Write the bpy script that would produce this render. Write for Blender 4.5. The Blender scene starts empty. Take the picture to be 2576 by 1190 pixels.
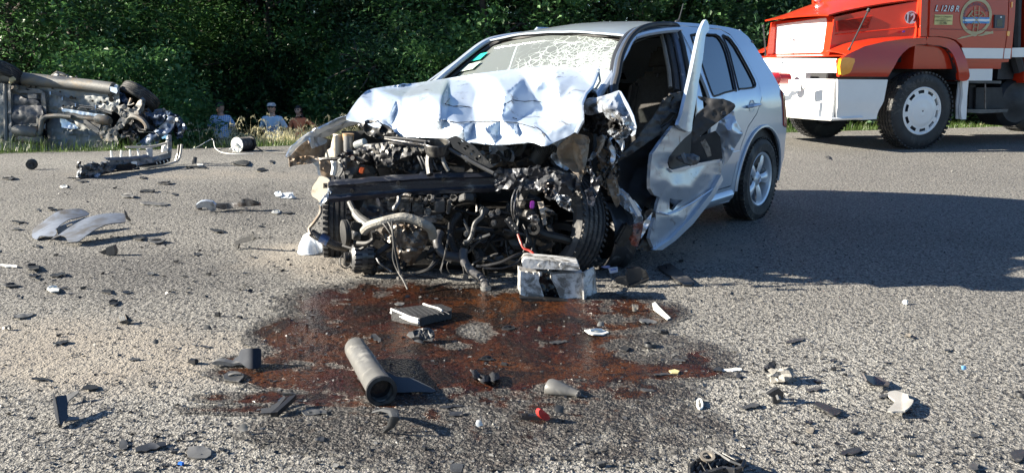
import bpy, bmesh, math, random
from math import sin, cos, pi, radians, sqrt, atan2
from mathutils import Vector, Matrix, noise
from mathutils.geometry import delaunay_2d_cdt
scene = bpy.context.scene
COL = scene.collection
V = Vector
# ------------------------------------------------------------------ camera, world, sun, exposure
FPX, HCAM, HOR = 2100.0, 1.15, 165.0          # focal length in px of a 2576 px wide picture, eye height, horizon row
TILT = math.atan((595.0 - HOR) / FPX)
cam_d = bpy.data.cameras.new('camera'); cam = bpy.data.objects.new('camera', cam_d); COL.objects.link(cam)
cam.location = (0, 0, HCAM); cam.rotation_euler = (pi/2 - TILT, 0, 0)
cam_d.sensor_width = 36.0; cam_d.lens = 36.0 * FPX / 2576.0; cam_d.clip_start = 0.05; cam_d.clip_end = 3000
scene.camera = cam
SUN_EL, SUN_AZ = 23.0, -4.0                      # elevation; degrees the sun stands beyond the pure left
world = bpy.data.worlds.new('World'); scene.world = world; world.use_nodes = True
wn = world.node_tree.nodes; wn.clear()
wo = wn.new('ShaderNodeOutputWorld'); wb = wn.new('ShaderNodeBackground'); ws = wn.new('ShaderNodeTexSky')
ws.sky_type = 'NISHITA'; ws.sun_disc = False; ws.sun_elevation = radians(SUN_EL); ws.sun_rotation = radians(270 + SUN_AZ)
ws.air_density = 1.0; ws.dust_density = 0.4; ws.ozone_density = 5.0
wb.inputs['Strength'].default_value = 0.05
world.node_tree.links.new(ws.outputs[0], wb.inputs[0]); world.node_tree.links.new(wb.outputs[0], wo.inputs[0])
sun_d = bpy.data.lights.new('sun', 'SUN'); sun_d.energy = 5.0; sun_d.angle = radians(0.5); sun_d.color = (1.0, 0.91, 0.76)
sun = bpy.data.objects.new('sun', sun_d); COL.objects.link(sun)
tosun = V((-cos(radians(SUN_EL))*cos(radians(SUN_AZ)), cos(radians(SUN_EL))*sin(radians(SUN_AZ)), sin(radians(SUN_EL))))
sun.rotation_euler = tosun.to_track_quat('Z', 'Y').to_euler()
vs = scene.view_settings; vs.view_transform = 'Standard'; vs.look = 'None'; vs.gamma = 1.0; vs.use_curve_mapping = False
vs.exposure = 2.0
scene.render.resolution_x = 1024; scene.render.resolution_y = 472

# ------------------------------------------------------------------ measuring helpers (photo pixel -> place in the world)
ZF = {0:(1,0,0),1:(.4025,0,0),2:(.4024,684,0),3:(.5751,1453.9,0),4:(.345,1881.5,0),5:(.3954,726.9,299.3),6:(.4167,1154.5,299.3),
 7:(.332,0,384.8),8:(.3887,0,726.9),9:(.4104,769.7,701.3),10:(.6404,1624.9,427.6),11:(.2012,0,153.9),12:(.1437,478.9,239.5),
 13:(.3955,1539.4,213.8),14:(.1797,1368.4,213.8),15:(.3305,2223.6,0),16:(.2875,898,427.6),17:(.2875,1197.3,427.6),
 18:(.23,701.3,273.7),19:(.2011,1796,325),20:(.3194,1753.2,855.2),21:(.0863,1949.9,171),22:(.1195,171,342.1),23:(.1036,2309.1,0)}
def px(n, x, y):
    s, ox, oy = ZF[n]; return (ox + x*s, oy + y*s)
def ray(p):
    a = (p[0]-1288)/FPX; b = (595-p[1])/FPX
    return V((a, cos(TILT)+b*sin(TILT), -sin(TILT)+b*cos(TILT)))
def atD(p, D):
    d = ray(p); return V((0, 0, HCAM)) + d*(D/d.y)
def W(n, x, y, D): return atD(px(n, x, y), D)
def gp(p, z=0.0):
    d = ray(p); return V((0, 0, HCAM)) + d*((z-HCAM)/d.z)
def G(n, x, y, z=0.0): return gp(px(n, x, y), z)
def isect(p, f, D0=3.0, D1=20.0):
    a = f(atD(p, D0)); b = f(atD(p, D1))
    for i in range(40):
        m = (D0+D1)/2; c = f(atD(p, m))
        if (c > 0) == (a > 0): D0 = m; a = c
        else: D1 = m; b = c
    return atD(p, (D0+D1)/2)

# ------------------------------------------------------------------ mesh helpers
def fbm(x, y, z=0.0, o=3):
    s = 0; a = 1
    for i in range(o):
        s += a*noise.noise(V((x, y, z))); x *= 2.03; y *= 2.03; z = z*2.03+5.1; a *= .5
    return s
def inpoly(p, poly):
    x, y = p; c = False; j = len(poly)-1
    for i in range(len(poly)):
        xi, yi = poly[i]; xj, yj = poly[j]
        if (yi > y) != (yj > y) and x < (xj-xi)*(y-yi)/(yj-yi)+xi: c = not c
        j = i
    return c
def cr(pts, closed=True, n=4):
    out = []; N = len(pts); dim = len(pts[0])
    for i in range(N if closed else N-1):
        P = [pts[(i+k) % N] if closed else pts[min(max(i+k, 0), N-1)] for k in (-1, 0, 1, 2)]
        for j in range(n):
            t = j/n
            out.append(tuple(.5*((2*P[1][k])+(-P[0][k]+P[2][k])*t+(2*P[0][k]-5*P[1][k]+4*P[2][k]-P[3][k])*t*t+(-P[0][k]+3*P[1][k]-3*P[2][k]+P[3][k])*t**3) for k in range(dim)))
    if not closed: out.append(tuple(pts[-1]))
    return out
def subd(poly, step, closed=True):
    out = []; N = len(poly)
    for i in range(N if closed else N-1):
        a = poly[i]; b = poly[(i+1) % N]; L = math.dist(a, b); k = max(1, int(round(L/step)))
        for j in range(k): out.append(tuple(a[m]+(b[m]-a[m])*j/k for m in range(len(a))))
    if not closed: out.append(tuple(poly[-1]))
    return out
def frame_of(d):
    d = d.normalized(); u = d.orthogonal() if abs(d.z) > .95 else d.cross(V((0, 0, 1)))
    u.normalize(); return u, d.cross(u).normalized()

class MB:
    def __init__(s): s.v = []; s.f = []; s.m = []; s.cm = 0
    def add(s, vs, fs):
        b = len(s.v); s.v += [V(p) for p in vs]; s.f += [tuple(i+b for i in f) for f in fs]; s.m += [s.cm]*len(fs); return s
    def box(s, c, size, R=None, bev=0.0):
        c = V(c); hx, hy, hz = size[0]/2, size[1]/2, size[2]/2
        R = R if R is not None else Matrix.Identity(3)
        if bev <= 0:
            vs = [c+R@V((x, y, z)) for x in (-hx, hx) for y in (-hy, hy) for z in (-hz, hz)]
            return s.add(vs, [(0,1,3,2),(4,6,7,5),(0,4,5,1),(2,3,7,6),(0,2,6,4),(1,5,7,3)])
        bm = bmesh.new(); bmesh.ops.create_cube(bm, size=1)
        for v in bm.verts: v.co = V((v.co.x*size[0], v.co.y*size[1], v.co.z*size[2]))
        bmesh.ops.bevel(bm, geom=bm.edges[:], offset=bev, segments=2, affect='EDGES')
        bm.verts.ensure_lookup_table()
        s.add([c+R@v.co for v in bm.verts], [tuple(v.index for v in f.verts) for f in bm.faces]); bm.free(); return s
    def tube(s, pts, r, seg=8, cap=True, flat=1.0):
        pts = [V(p) for p in pts]; n = len(pts)
        rr = r if isinstance(r, (list, tuple)) else [r]*n
        vs = []; fs = []; u = None
        for i, p in enumerate(pts):
            d = (pts[min(i+1, n-1)]-pts[max(i-1, 0)])
            if d.length < 1e-9: d = V((0, 0, 1))
            d.normalize()
            if u is None: u, w = frame_of(d)
            else:
                u = (u-d*u.dot(d))
                if u.length < 1e-6: u, w = frame_of(d)
                u.normalize(); w = d.cross(u)
            for k in range(seg):
                a = 2*pi*k/seg; vs.append(p+(u*cos(a)+w*sin(a)*flat)*rr[i])
        for i in range(n-1):
            for k in range(seg):
                k2 = (k+1) % seg; fs.append((i*seg+k, i*seg+k2, (i+1)*seg+k2, (i+1)*seg+k))
        if cap: fs.append(tuple(range(seg))[::-1]); fs.append(tuple((n-1)*seg+k for k in range(seg)))
        return s.add(vs, fs)
    def lathe(s, c, axis, prof, seg=24, closed=False, up=None, arc=1.0, wob=None):
        c = V(c); axis = V(axis).normalized(); u, w = frame_of(axis)
        vs = []; fs = []; n = len(prof); ns = seg if arc >= 1 else seg+1
        for k in range(ns):
            a = 2*pi*arc*k/seg; d = u*cos(a)+w*sin(a)
            for (r, h) in prof:
                q = c+d*r+axis*h
                vs.append(wob(q, a, r, h) if wob else q)
        for k in range(seg):
            k2 = (k+1) % ns if arc >= 1 else k+1
            for i in range(n if closed else n-1):
                j = (i+1) % n
                fs.append((k*n+i, k*n+j, k2*n+j, k2*n+i))
        return s.add(vs, fs)
    def cyl(s, a, b, r, seg=12, r2=None):
        return s.tube([a, b], [r, r2 if r2 is not None else r], seg)
    def sheet(s, outline, fn, holes=(), step=.08, t=.004, jit=.15, rnd=random.Random(3), away=None):
        o = subd(outline, step); hs = [subd(h, step) for h in holes]
        co = [V(p) for p in o]; ed = [(i, (i+1) % len(o)) for i in range(len(o))]
        for h in hs:
            b = len(co); co += [V(p) for p in h]; ed += [(b+i, b+(i+1) % len(h)) for i in range(len(h))]
        bd = list(co)
        x0 = min(p[0] for p in o); x1 = max(p[0] for p in o); y0 = min(p[1] for p in o); y1 = max(p[1] for p in o)
        cells = {}
        for p in bd: cells.setdefault((int(p[0]//step), int(p[1]//step)), []).append(p)
        y = y0+step*.5; row = 0
        while y < y1:
            x = x0+step*.5*(1+row % 2)
            while x < x1:
                q = (x+rnd.uniform(-jit, jit)*step, y+rnd.uniform(-jit, jit)*step)
                if inpoly(q, o) and not any(inpoly(q, h) for h in hs):
                    ci = (int(q[0]//step), int(q[1]//step)); ok = True
                    for ax in (-1, 0, 1):
                        for ay in (-1, 0, 1):
                            for bq in cells.get((ci[0]+ax, ci[1]+ay), ()):
                                if (bq[0]-q[0])**2+(bq[1]-q[1])**2 < (.45*step)**2: ok = False
                    if ok: co.append(V(q))
                x += step
            y += step; row += 1
        vo, eo, fo, _, _, _ = delaunay_2d_cdt(co, ed, [], 0, 1e-6)
        tr = []
        for f in fo:
            c = ((vo[f[0]][0]+vo[f[1]][0]+vo[f[2]][0])/3, (vo[f[0]][1]+vo[f[1]][1]+vo[f[2]][1])/3)
            if inpoly(c, o) and not any(inpoly(c, h) for h in hs): tr.append(tuple(f))
        P = [V(fn(v[0], v[1])) for v in vo]
        return s.solid(P, tr, t, away)
    def solid(s, P, tr, t, away=None):
        if t <= 0: return s.add(P, tr)
        N = [V((0, 0, 0)) for _ in P]
        cnt = {}
        for f in tr:
            n = (P[f[1]]-P[f[0]]).cross(P[f[2]]-P[f[0]])
            for i in f: N[i] += n
            for i in range(len(f)):
                a, b = f[i], f[(i+1) % len(f)]; cnt[(a, b)] = 1
        Q = []
        for p, n in zip(P, N):
            if n.length > 0: n.normalize()
            if away is not None and n.dot(away(p) if callable(away) else away) > 0: n = -n
            Q.append(p-n*t)
        b = len(P); fs = list(tr)+[tuple(i+b for i in f[::-1]) for f in tr]
        for (a, c) in cnt:
            if (c, a) not in cnt: fs.append((c, a, a+b, c+b))
        return s.add(P+Q, fs)
    def grid(s, fn, nu, nv, t=0.0, away=None):
        P = [V(fn(i/nu, j/nv)) for i in range(nu+1) for j in range(nv+1)]
        tr = [(i*(nv+1)+j, (i+1)*(nv+1)+j, (i+1)*(nv+1)+j+1, i*(nv+1)+j+1) for i in range(nu) for j in range(nv)]
        return s.solid(P, tr, t, away)
    def ball(s, c, r, seg=10, sq=(1, 1, 1), R=None, nz=0.0, seed=0.0):
        c = V(c); R = R if R is not None else Matrix.Identity(3); vs = [];fs = []; n = seg//2+1
        for j in range(n+1):
            th = pi*j/n
            for k in range(seg):
                a = 2*pi*k/seg; d = V((sin(th)*cos(a), sin(th)*sin(a), cos(th)))
                m = 1+nz*fbm(d.x*1.7+seed, d.y*1.7, d.z*1.7+seed, 2)
                vs.append(c+R@V((d.x*sq[0], d.y*sq[1], d.z*sq[2]))*r*m)
        for j in range(n):
            for k in range(seg): fs.append((j*seg+k, (j+1)*seg+k, (j+1)*seg+(k+1) % seg, j*seg+(k+1) % seg))
        return s.add(vs, fs)

def to_object(name, mb, mats, M=None, origin=None, smooth=35, parent=None):
    me = bpy.data.meshes.new(name)
    Mi = M.inverted() if M is not None else Matrix.Translation(-V(origin)) if origin is not None else None
    vs = [Mi@p for p in mb.v] if Mi is not None else mb.v
    me.from_pydata([tuple(p) for p in vs], [], mb.f)
    mats = mats if isinstance(mats, (list, tuple)) else [mats]
    for m in mats: me.materials.append(m)
    if len(mats) > 1: me.polygons.foreach_set('material_index', mb.m)
    bm = bmesh.new(); bm.from_mesh(me)
    bmesh.ops.remove_doubles(bm, verts=bm.verts, dist=1e-5)
    bmesh.ops.dissolve_degenerate(bm, edges=bm.edges, dist=1e-6)
    bmesh.ops.recalc_face_normals(bm, faces=bm.faces); bm.to_mesh(me); bm.free()
    if smooth:
        me.polygons.foreach_set('use_smooth', [True]*len(me.polygons)); me.set_sharp_from_angle(angle=radians(smooth))
    me.update()
    o = bpy.data.objects.new(name, me); COL.objects.link(o)
    if parent is not None: o.parent = parent
    if M is None and origin is not None: o.location = origin
    return o
def tag(o, label=None, cat=None, group=None, kind=None):
    if label: o['label'] = label
    if cat: o['category'] = cat
    if group: o['group'] = group
    if kind: o['kind'] = kind
    return o
class Thing:
    def __init__(s, name, label, cat, loc, rotz=0.0, group=None):
        s.o = bpy.data.objects.new(name, None); COL.objects.link(s.o); s.o.empty_display_size = .1
        s.M = Matrix.Translation(V(loc)) @ Matrix.Rotation(rotz, 4, 'Z'); s.o.matrix_world = s.M
        s.o.location = loc; s.o.rotation_euler = (0, 0, rotz); tag(s.o, label, cat, group)
    def part(s, name, mb, mat, parent=None, label=None, smooth=35, kind=None):
        o = to_object(name, mb, mat, M=s.M, smooth=smooth, parent=parent or s.o)
        if label: o['label'] = label
        if kind: o['kind'] = kind
        return o
def single(name, mb, mat, label, cat, group=None, smooth=35, kind=None):
    c = V((0, 0, 0))
    for p in mb.v: c += p
    c /= len(mb.v); c.z = min(p.z for p in mb.v)
    o = to_object(name, mb, mat, origin=c, smooth=smooth)
    return tag(o, label, cat, group, kind)
def text_mb(mb, txt, size, fn, extrude=0.0, align='CENTER', bold=0.0, shear=0.0, spacing=1.0):
    cu = bpy.data.curves.new('t', 'FONT'); cu.body = txt; cu.size = size; cu.align_x = align; cu.align_y = 'CENTER'
    cu.offset = bold; cu.shear = shear; cu.space_character = spacing; cu.resolution_u = 3
    o = bpy.data.objects.new('t', cu); COL.objects.link(o)
    dg = bpy.context.evaluated_depsgraph_get(); dg.update(); me = o.evaluated_get(dg).to_mesh()
    vs = [fn(v.co.x, v.co.y) for v in me.vertices]; fs = [tuple(p.vertices) for p in me.polygons]
    o.evaluated_get(dg).to_mesh_clear(); bpy.data.objects.remove(o); bpy.data.curves.remove(cu)
    mb.add(vs, fs); return mb

# ------------------------------------------------------------------ materials
MATS = {}
def nt(name):
    m = bpy.data.materials.new(name); m.use_nodes = True; return m, m.node_tree.nodes, m.node_tree.links, m.node_tree.nodes['Principled BSDF']
def mat(name, col, rough=.5, metal=0.0, var=.25, vscale=9.0, col2=None, mixamt=.5, bump=.0, bscale=40.0, coat=0.0, spec=.5, dirt=None, dirtamt=.5, dscale=4.0, emis=None, alpha=None, trans=0.0, rvar=.15, aniso=(1,1,1)):
    if name in MATS: return MATS[name]
    m, N, L, b = nt(name); MATS[name] = m
    tc = N.new('ShaderNodeTexCoord'); mp = N.new('ShaderNodeMapping'); mp.inputs['Scale'].default_value = aniso
    L.new(tc.outputs['Object'], mp.inputs[0])
    n1 = N.new('ShaderNodeTexNoise'); n1.inputs['Scale'].default_value = vscale; n1.inputs['Detail'].default_value = 6; n1.inputs['Roughness'].default_value = .65
    L.new(mp.outputs[0], n1.inputs[0])
    r1 = N.new('ShaderNodeMapRange'); r1.inputs[1].default_value = .35; r1.inputs[2].default_value = .65; L.new(n1.outputs[0], r1.inputs[0])
    mx = N.new('ShaderNodeMix'); mx.data_type = 'RGBA'
    c2 = col2 if col2 else tuple(c*(1-var) for c in col)
    mx.inputs[6].default_value = (*col, 1); mx.inputs[7].default_value = (*c2, 1)
    L.new(r1.outputs[0], mx.inputs[0]); out = mx.outputs[2]
    if dirt:
        n2 = N.new('ShaderNodeTexNoise'); n2.inputs['Scale'].default_value = dscale; n2.inputs['Detail'].default_value = 10; n2.inputs['Roughness'].default_value = .7
        n2.inputs['Distortion'].default_value = .6; L.new(mp.outputs[0], n2.inputs[0])
        r2 = N.new('ShaderNodeMapRange'); r2.inputs[1].default_value = .62-.25*dirtamt; r2.inputs[2].default_value = .72-.2*dirtamt; L.new(n2.outputs[0], r2.inputs[0])
        m2 = N.new('ShaderNodeMix'); m2.data_type = 'RGBA'; L.new(r2.outputs[0], m2.inputs[0]); L.new(out, m2.inputs[6]); m2.inputs[7].default_value = (*dirt, 1); out = m2.outputs[2]
    L.new(out, b.inputs['Base Color'])
    rr = N.new('ShaderNodeMapRange'); rr.inputs[3].default_value = max(.02, rough-rvar); rr.inputs[4].default_value = min(1, rough+rvar); L.new(n1.outputs[0], rr.inputs[0]); L.new(rr.outputs[0], b.inputs['Roughness'])
    b.inputs['Metallic'].default_value = metal; b.inputs['Specular IOR Level'].default_value = spec; b.inputs['Coat Weight'].default_value = coat; b.inputs['Coat Roughness'].default_value = .05
    if trans: b.inputs['Transmission Weight'].default_value = trans
    if bump:
        nb = N.new('ShaderNodeTexNoise'); nb.inputs['Scale'].default_value = bscale; nb.inputs['Detail'].default_value = 5; L.new(mp.outputs[0], nb.inputs[0])
        bp = N.new('ShaderNodeBump'); bp.inputs['Strength'].default_value = bump; bp.inputs['Distance'].default_value = .01; L.new(nb.outputs[0], bp.inputs['Height']); L.new(bp.outputs[0], b.inputs['Normal'])
    if alpha is not None: b.inputs['Alpha'].default_value = alpha
    if emis: b.inputs['Emission Color'].default_value = (*emis, 1); b.inputs['Emission Strength'].default_value = 1
    return m
silver = mat('silver_paint', (.50,.56,.64), .30, .42, var=.05, vscale=2, coat=.8, rvar=.04)
silver_dirty = mat('silver_paint_scraped', (.44,.49,.56), .36, .5, var=.15, coat=.3, dirt=(.07,.065,.06), dirtamt=.5, dscale=7, bump=.1, bscale=25)
door_paint = mat('door_paint', (.44,.48,.54), .33, .5, var=.12, vscale=4, coat=.4, dirt=(.13,.12,.11), dirtamt=.22, dscale=11)
silver_under = mat('primer_underside', (.30,.28,.25), .6, .1, col2=(.22,.15,.09), vscale=5, dirt=(.08,.06,.045), dirtamt=.6)
black_pl = mat('black_plastic', (.022,.023,.026), .42, 0, var=.4, vscale=14, dirt=(.10,.095,.085), dirtamt=.35, dscale=9, bump=.1)
black_gl = mat('black_gloss', (.012,.012,.014), .12, 0, var=.2)
black_rub = mat('black_rubber', (.02,.02,.021), .6, 0, var=.4, dirt=(.09,.085,.08), dirtamt=.3)
tyre_m = mat('tyre_rubber', (.024,.024,.026), .7, 0, var=.3, vscale=12, dirt=(.09,.085,.075), dirtamt=.45, dscale=8, bump=.2, bscale=60)
alloy = mat('alloy_silver', (.66,.69,.73), .3, .4, var=.1, dirt=(.12,.1,.08), dirtamt=.15, rvar=.08)
steel = mat('bare_steel', (.20,.20,.21), .38, .75, var=.35, vscale=12, dirt=(.06,.05,.045), dirtamt=.55, dscale=9, bump=.2)
grime = mat('oily_metal', (.028,.027,.027), .42, .4, var=.5, vscale=16, dirt=(.12,.11,.10), dirtamt=.22, dscale=14, bump=.3, bscale=50)
alu = mat('cast_aluminium', (.20,.20,.205), .45, .6, var=.5, vscale=14, dirt=(.035,.032,.03), dirtamt=.65, dscale=10, bump=.4, bscale=60)
shield_m = mat('manifold_shield', (.24,.22,.20), .45, .6, var=.5, vscale=9, dirt=(.11,.065,.035), dirtamt=.6, dscale=7, bump=.3)
beam_m = mat('bumper_beam_black', (.022,.025,.036), .3, .1, var=.4, vscale=8, dirt=(.17,.165,.16), dirtamt=.30, dscale=5, bump=.15, aniso=(1,1,3))  # pale blotches: soot, with lit patches and highlights put into the colour
white_m = mat('white_paint', (.80,.80,.78), .35, 0, var=.05, vscale=3, coat=.4)
whitep = mat('white_plastic', (.72,.72,.68), .4, 0, var=.12, dirt=(.35,.3,.22), dirtamt=.3)
greyp = mat('grey_plastic', (.13,.13,.128), .5, 0, var=.3, dirt=(.30,.29,.27), dirtamt=.25, bump=.1)
dkgrey = mat('dark_grey_plastic', (.05,.052,.055), .5, 0, var=.4, dirt=(.15,.145,.14), dirtamt=.25, dscale=12, bump=.1)
trimc = mat('interior_fabric', (.045,.042,.04), .9, 0, var=.3, vscale=30, bump=.2, bscale=200)
trimd = mat('interior_dark', (.02,.021,.024), .6, 0, var=.3)
trimg = mat('interior_grey', (.17,.165,.155), .7, 0, var=.2)
copper = mat('red_cable', (.32,.03,.02), .4, 0, var=.3)
orange_m = mat('orange_plastic', (.7,.13,.03), .4, 0, var=.3)
redlens = mat('red_lens', (.35,.012,.012), .1, 0, var=.2, coat=1)
amber = mat('amber_lens', (.95,.34,.02), .12, 0, var=.15, coat=1)
# ------------------------------------------------------------------ ground, road
RD = V((.956, .294, 0)); RN = V((-.294, .956, 0)); EDGE0 = V((-6.87, 11.19, 0))   # the far edge of the asphalt
def sdist(x, y): return (x-EDGE0.x)*RN.x+(y-EDGE0.y)*RN.y
def terr(x, y):
    s = sdist(x, y)
    if s <= 0: return -.03 if s > -15 else -.03-.08*min(3, -s-15)
    z = -.03-.33*max(0, s-.5) if s < 4.2 else -1.25-.12*(s-4.2)
    z = max(z, -1.62) if s < 60 else -1.62
    return z+.05*fbm(x*.7, y*.7)*min(1, s)
def ladder(a, b, fine0, fine1, st):
    r = []; v = a
    while v < b:
        r.append(v)
        d = max(0, fine0-v, v-fine1); v += st+d*.12
    r.append(b); return r
xs = ladder(-600, 600, -14, 16, .45); ys = ladder(-300, 900, 9, 30, .4)
mb = MB(); mb.add([(x, y, terr(x, y)) for x in xs for y in ys], [(i*len(ys)+j, (i+1)*len(ys)+j, (i+1)*len(ys)+j+1, i*len(ys)+j+1) for i in range(len(xs)-1) for j in range(len(ys)-1)])
soil = mat('verge_soil', (.05,.055,.025), .95, 0, col2=(.035,.05,.018), vscale=3, bump=.5, bscale=20)
tag(to_object('ground', mb, soil), kind='structure')
def asphalt(name, stain=False, hide=False):
    m, N, L, b = nt(name)
    def nd(t, **k):
        n = N.new(t)
        for a, v in k.items():
            if a.startswith('i'): n.inputs[int(a[1:])].default_value = v
            else: setattr(n, a, v)
        return n
    def mix(f, a, c):
        x = nd('ShaderNodeMix', data_type='RGBA')
        for i, q in ((0, f), (6, a), (7, c)):
            if hasattr(q, 'is_linked'): L.new(q, x.inputs[i])
            else: x.inputs[i].default_value = q
        return x.outputs[2]
    def rng(s, a, c, d=0, e=1):
        r = nd('ShaderNodeMapRange'); L.new(s, r.inputs[0])
        for i, q in ((1, a), (2, c), (3, d), (4, e)): r.inputs[i].default_value = q
        return r.outputs[0]
    def mul(a, c, op='MULTIPLY'):
        r = nd('ShaderNodeMath', operation=op)
        for i, q in ((0, a), (1, c)):
            if hasattr(q, 'is_linked'): L.new(q, r.inputs[i])
            else: r.inputs[i].default_value = q
        return r.outputs[0]
    g = nd('ShaderNodeNewGeometry'); pos = g.outputs['Position']
    def noi(s, det=3, ro=.6, dist=0.):
        n = nd('ShaderNodeTexNoise'); n.inputs['Scale'].default_value = s; n.inputs['Detail'].default_value = det; n.inputs['Roughness'].default_value = ro; n.inputs['Distortion'].default_value = dist; L.new(pos, n.inputs[0]); return n.outputs[0]
    def vor(s, f='F1'):
        v = nd('ShaderNodeTexVoronoi', feature=f); v.inputs['Scale'].default_value = s; L.new(pos, v.inputs[0]); return v
    v1 = vor(105); v3 = vor(210)
    big = noi(.55, 4, .6, .4); mid = noi(2.6, 6, .7); sp = noi(42, 3, .65); sp2 = noi(120, 2, .7); sp3 = noi(13, 4, .7)
    def att(n_):
        a_ = nd('ShaderNodeAttribute', attribute_name=n_); return a_.outputs['Fac']
    warp = mul(mul(mid, .5, 'SUBTRACT'), 1.6)
    dust = rng(mul(att('dust'), warp, 'ADD'), .18, .75) if not stain else rng(big, 9, 10)
    drk = rng(mul(att('dark'), warp, 'ADD'), .10, .8) if not stain else rng(big, 9, 10)
    pal = rng(mul(att('pale'), warp, 'ADD'), .10, .9) if not stain else rng(big, 9, 10)
    rnd1 = v1.outputs['Color']
    stone = mix(rng(rnd1, .1, .9), (.175,.170,.158,1), (.335,.322,.295,1))
    stone = mix(pal, stone, mix(rng(rnd1, .1, .9), (.27,.262,.24,1), (.44,.43,.395,1)))
    dark = mix(rng(rnd1, .2, .95), (.06,.06,.061,1), (.24,.232,.222,1))
    c = mix(mul(drk, .75), stone, dark)
    c = mix(rng(big, .52, .68, 0, .35), c, dark)
    tan = mix(rng(mid, .3, .7), (.225,.195,.160,1), (.30,.270,.228,1))
    c = mix(mul(dust, .80), c, tan)
    pitamt = mul(mul(dust, -.055), mul(drk, .02), 'ADD')
    spv = mul(sp, pitamt, 'ADD')
    pit = rng(spv, .555, .615)
    c = mix(mul(pit, .93), c, (.020,.020,.022,1))
    gap = rng(v1.outputs['Distance'], .45, .8)
    c = mix(mul(gap, mul(mul(dust, -.55), .75, 'ADD')), c, (.035,.035,.036,1))
    pit2 = rng(sp2, .56, .68)
    c = mix(mul(pit2, .5), c, (.05,.05,.052,1))
    h = mul(rng(v1.outputs['Distance'], 0, .8, 1, 0), .0035)
    h = mul(h, rng(spv, .45, .64, .010, 0), 'ADD')
    h = mul(h, rng(sp2, .3, .7, .003, 0), 'ADD')
    h = mul(h, rng(sp3, .35, .65, .006, 0), 'ADD')
    rough = .85
    if stain:
        at = nd('ShaderNodeAttribute', attribute_name='soak')
        edge = mul(mul(at.outputs['Fac'], mul(noi(3.2, 8, .75, .8), .95), 'ADD'), mul(sp3, .42), 'ADD')   # amount of fluid
        redn = noi(1.35, 5, .6, .5)
        fluid = mix(rng(redn, .40, .60), (.062,.021,.006,1), (.026,.005,.003,1))
        fluid = mix(rng(noi(3.2, 6, .75, 1.2), .46, .58), fluid, (.012,.007,.005,1))
        fl2 = mix(rng(v1.outputs['Color'], .6, .98, 0, .30), fluid, (.085,.055,.035,1))
        fl2 = mix(mul(pit, .9), fl2, (.008,.006,.006,1))
        damp = mix(rng(v1.outputs['Color'], .4, .98), (.022,.02,.019,1), (.15,.135,.122,1))
        dampw = rng(edge, .70, .86)
        c = mix(dampw, c, mix(mul(gap, .8), damp, (.012,.012,.012,1)))
        full = rng(edge, .99, 1.10)
        c = mix(full, c, fl2)
        r = rng(full, 0, 1, .5, .16); L.new(r, b.inputs['Roughness'])
        hk = nd('ShaderNodeMath', operation='MULTIPLY'); L.new(h, hk.inputs[0]); L.new(rng(full, 0, 1, 1, .4), hk.inputs[1]); h = hk.outputs[0]
        al = rng(edge, .68, .78); L.new(al, b.inputs['Alpha'])
    else: b.inputs['Roughness'].default_value = rough
    L.new(c, b.inputs['Base Color']); b.inputs['Specular IOR Level'].default_value = .35
    bp = nd('ShaderNodeBump'); bp.inputs['Strength'].default_value = 1.0; bp.inputs['Distance'].default_value = 1.0
    L.new(h, bp.inputs['Height']); L.new(bp.outputs[0], b.inputs['Normal'])
    return m
road_m = asphalt('chip_seal_asphalt')
mb = MB(); n0 = 260
def rp(u, s, z): p = EDGE0+RD*u+RN*s; return V((p.x, p.y, z))
us = [-300+i*4.0 for i in range(0, 71)]+[-18+i*.3 for i in range(0, 140)]+[25+i*6.0 for i in range(55)]
ss_ = [0, -.5]+[-.8-.28*i for i in range(40)]+[-12.2, -14.0]
def prj(p):
    yc = p.y*cos(TILT)-(p.z-HCAM)*sin(TILT); zc = p.y*sin(TILT)+(p.z-HCAM)*cos(TILT)
    return (1288+FPX*p.x/yc, 595-FPX*zc/yc) if yc > .8 else (99999, 99999)
DUST = [(230,900,470,125,1.),(560,870,260,75,.7),(770,650,150,60,1.1),(900,690,170,30,.8),(520,440,480,18,.5),(1760,620,190,60,.7),(1950,1010,330,45,-.0),(1000,1010,100,20,.4),(1640,600,80,40,.6)]
DARK = [(330,690,480,85,.8),(640,520,190,70,.8),(250,480,420,60,.35),(180,1120,300,60,.35),(2250,430,700,40,.15),(2350,1110,400,60,.5),(1500,600,300,120,.5)]
PALE = [(1980,985,420,50,1.),(1080,1180,330,40,1.),(1500,1110,130,60,.9),(2100,880,560,80,.55),(420,1000,300,50,.5),(300,410,500,25,.7),(2300,350,500,40,.6)]
def ell(L, x, y): return max([0]+[w*max(0, 1-((x-a)/rx)**2-((y-b)/ry)**2)**.8 for a, b, rx, ry, w in L])
vs_ = []; fs_ = []; AA = [[], [], []]
for i, u in enumerate(us):
    wv = .10*fbm(u*.9, 3.1)+.05*fbm(u*4, 9.)
    for k, q in enumerate(ss_):
        p = rp(u, wv if k == 0 else q, -.012 if k == 0 else 0); vs_.append(p); X, Y = prj(p)
        for j, L in enumerate((DUST, DARK, PALE)): AA[j].append(ell(L, X, Y))
nk = len(ss_)
for i in range(len(us)-1):
    for k in range(nk-1): fs_.append((i*nk+k, i*nk+k+1, i*nk+nk+k+1, i*nk+nk+k))
me = bpy.data.meshes.new('road'); me.from_pydata([tuple(p) for p in vs_], [], fs_)
for j, nm_ in enumerate(('dust', 'dark', 'pale')): me.attributes.new(nm_, 'FLOAT', 'POINT').data.foreach_set('value', AA[j])
me.materials.append(road_m); o = bpy.data.objects.new('road', me); COL.objects.link(o); tag(o, kind='structure')
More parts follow.
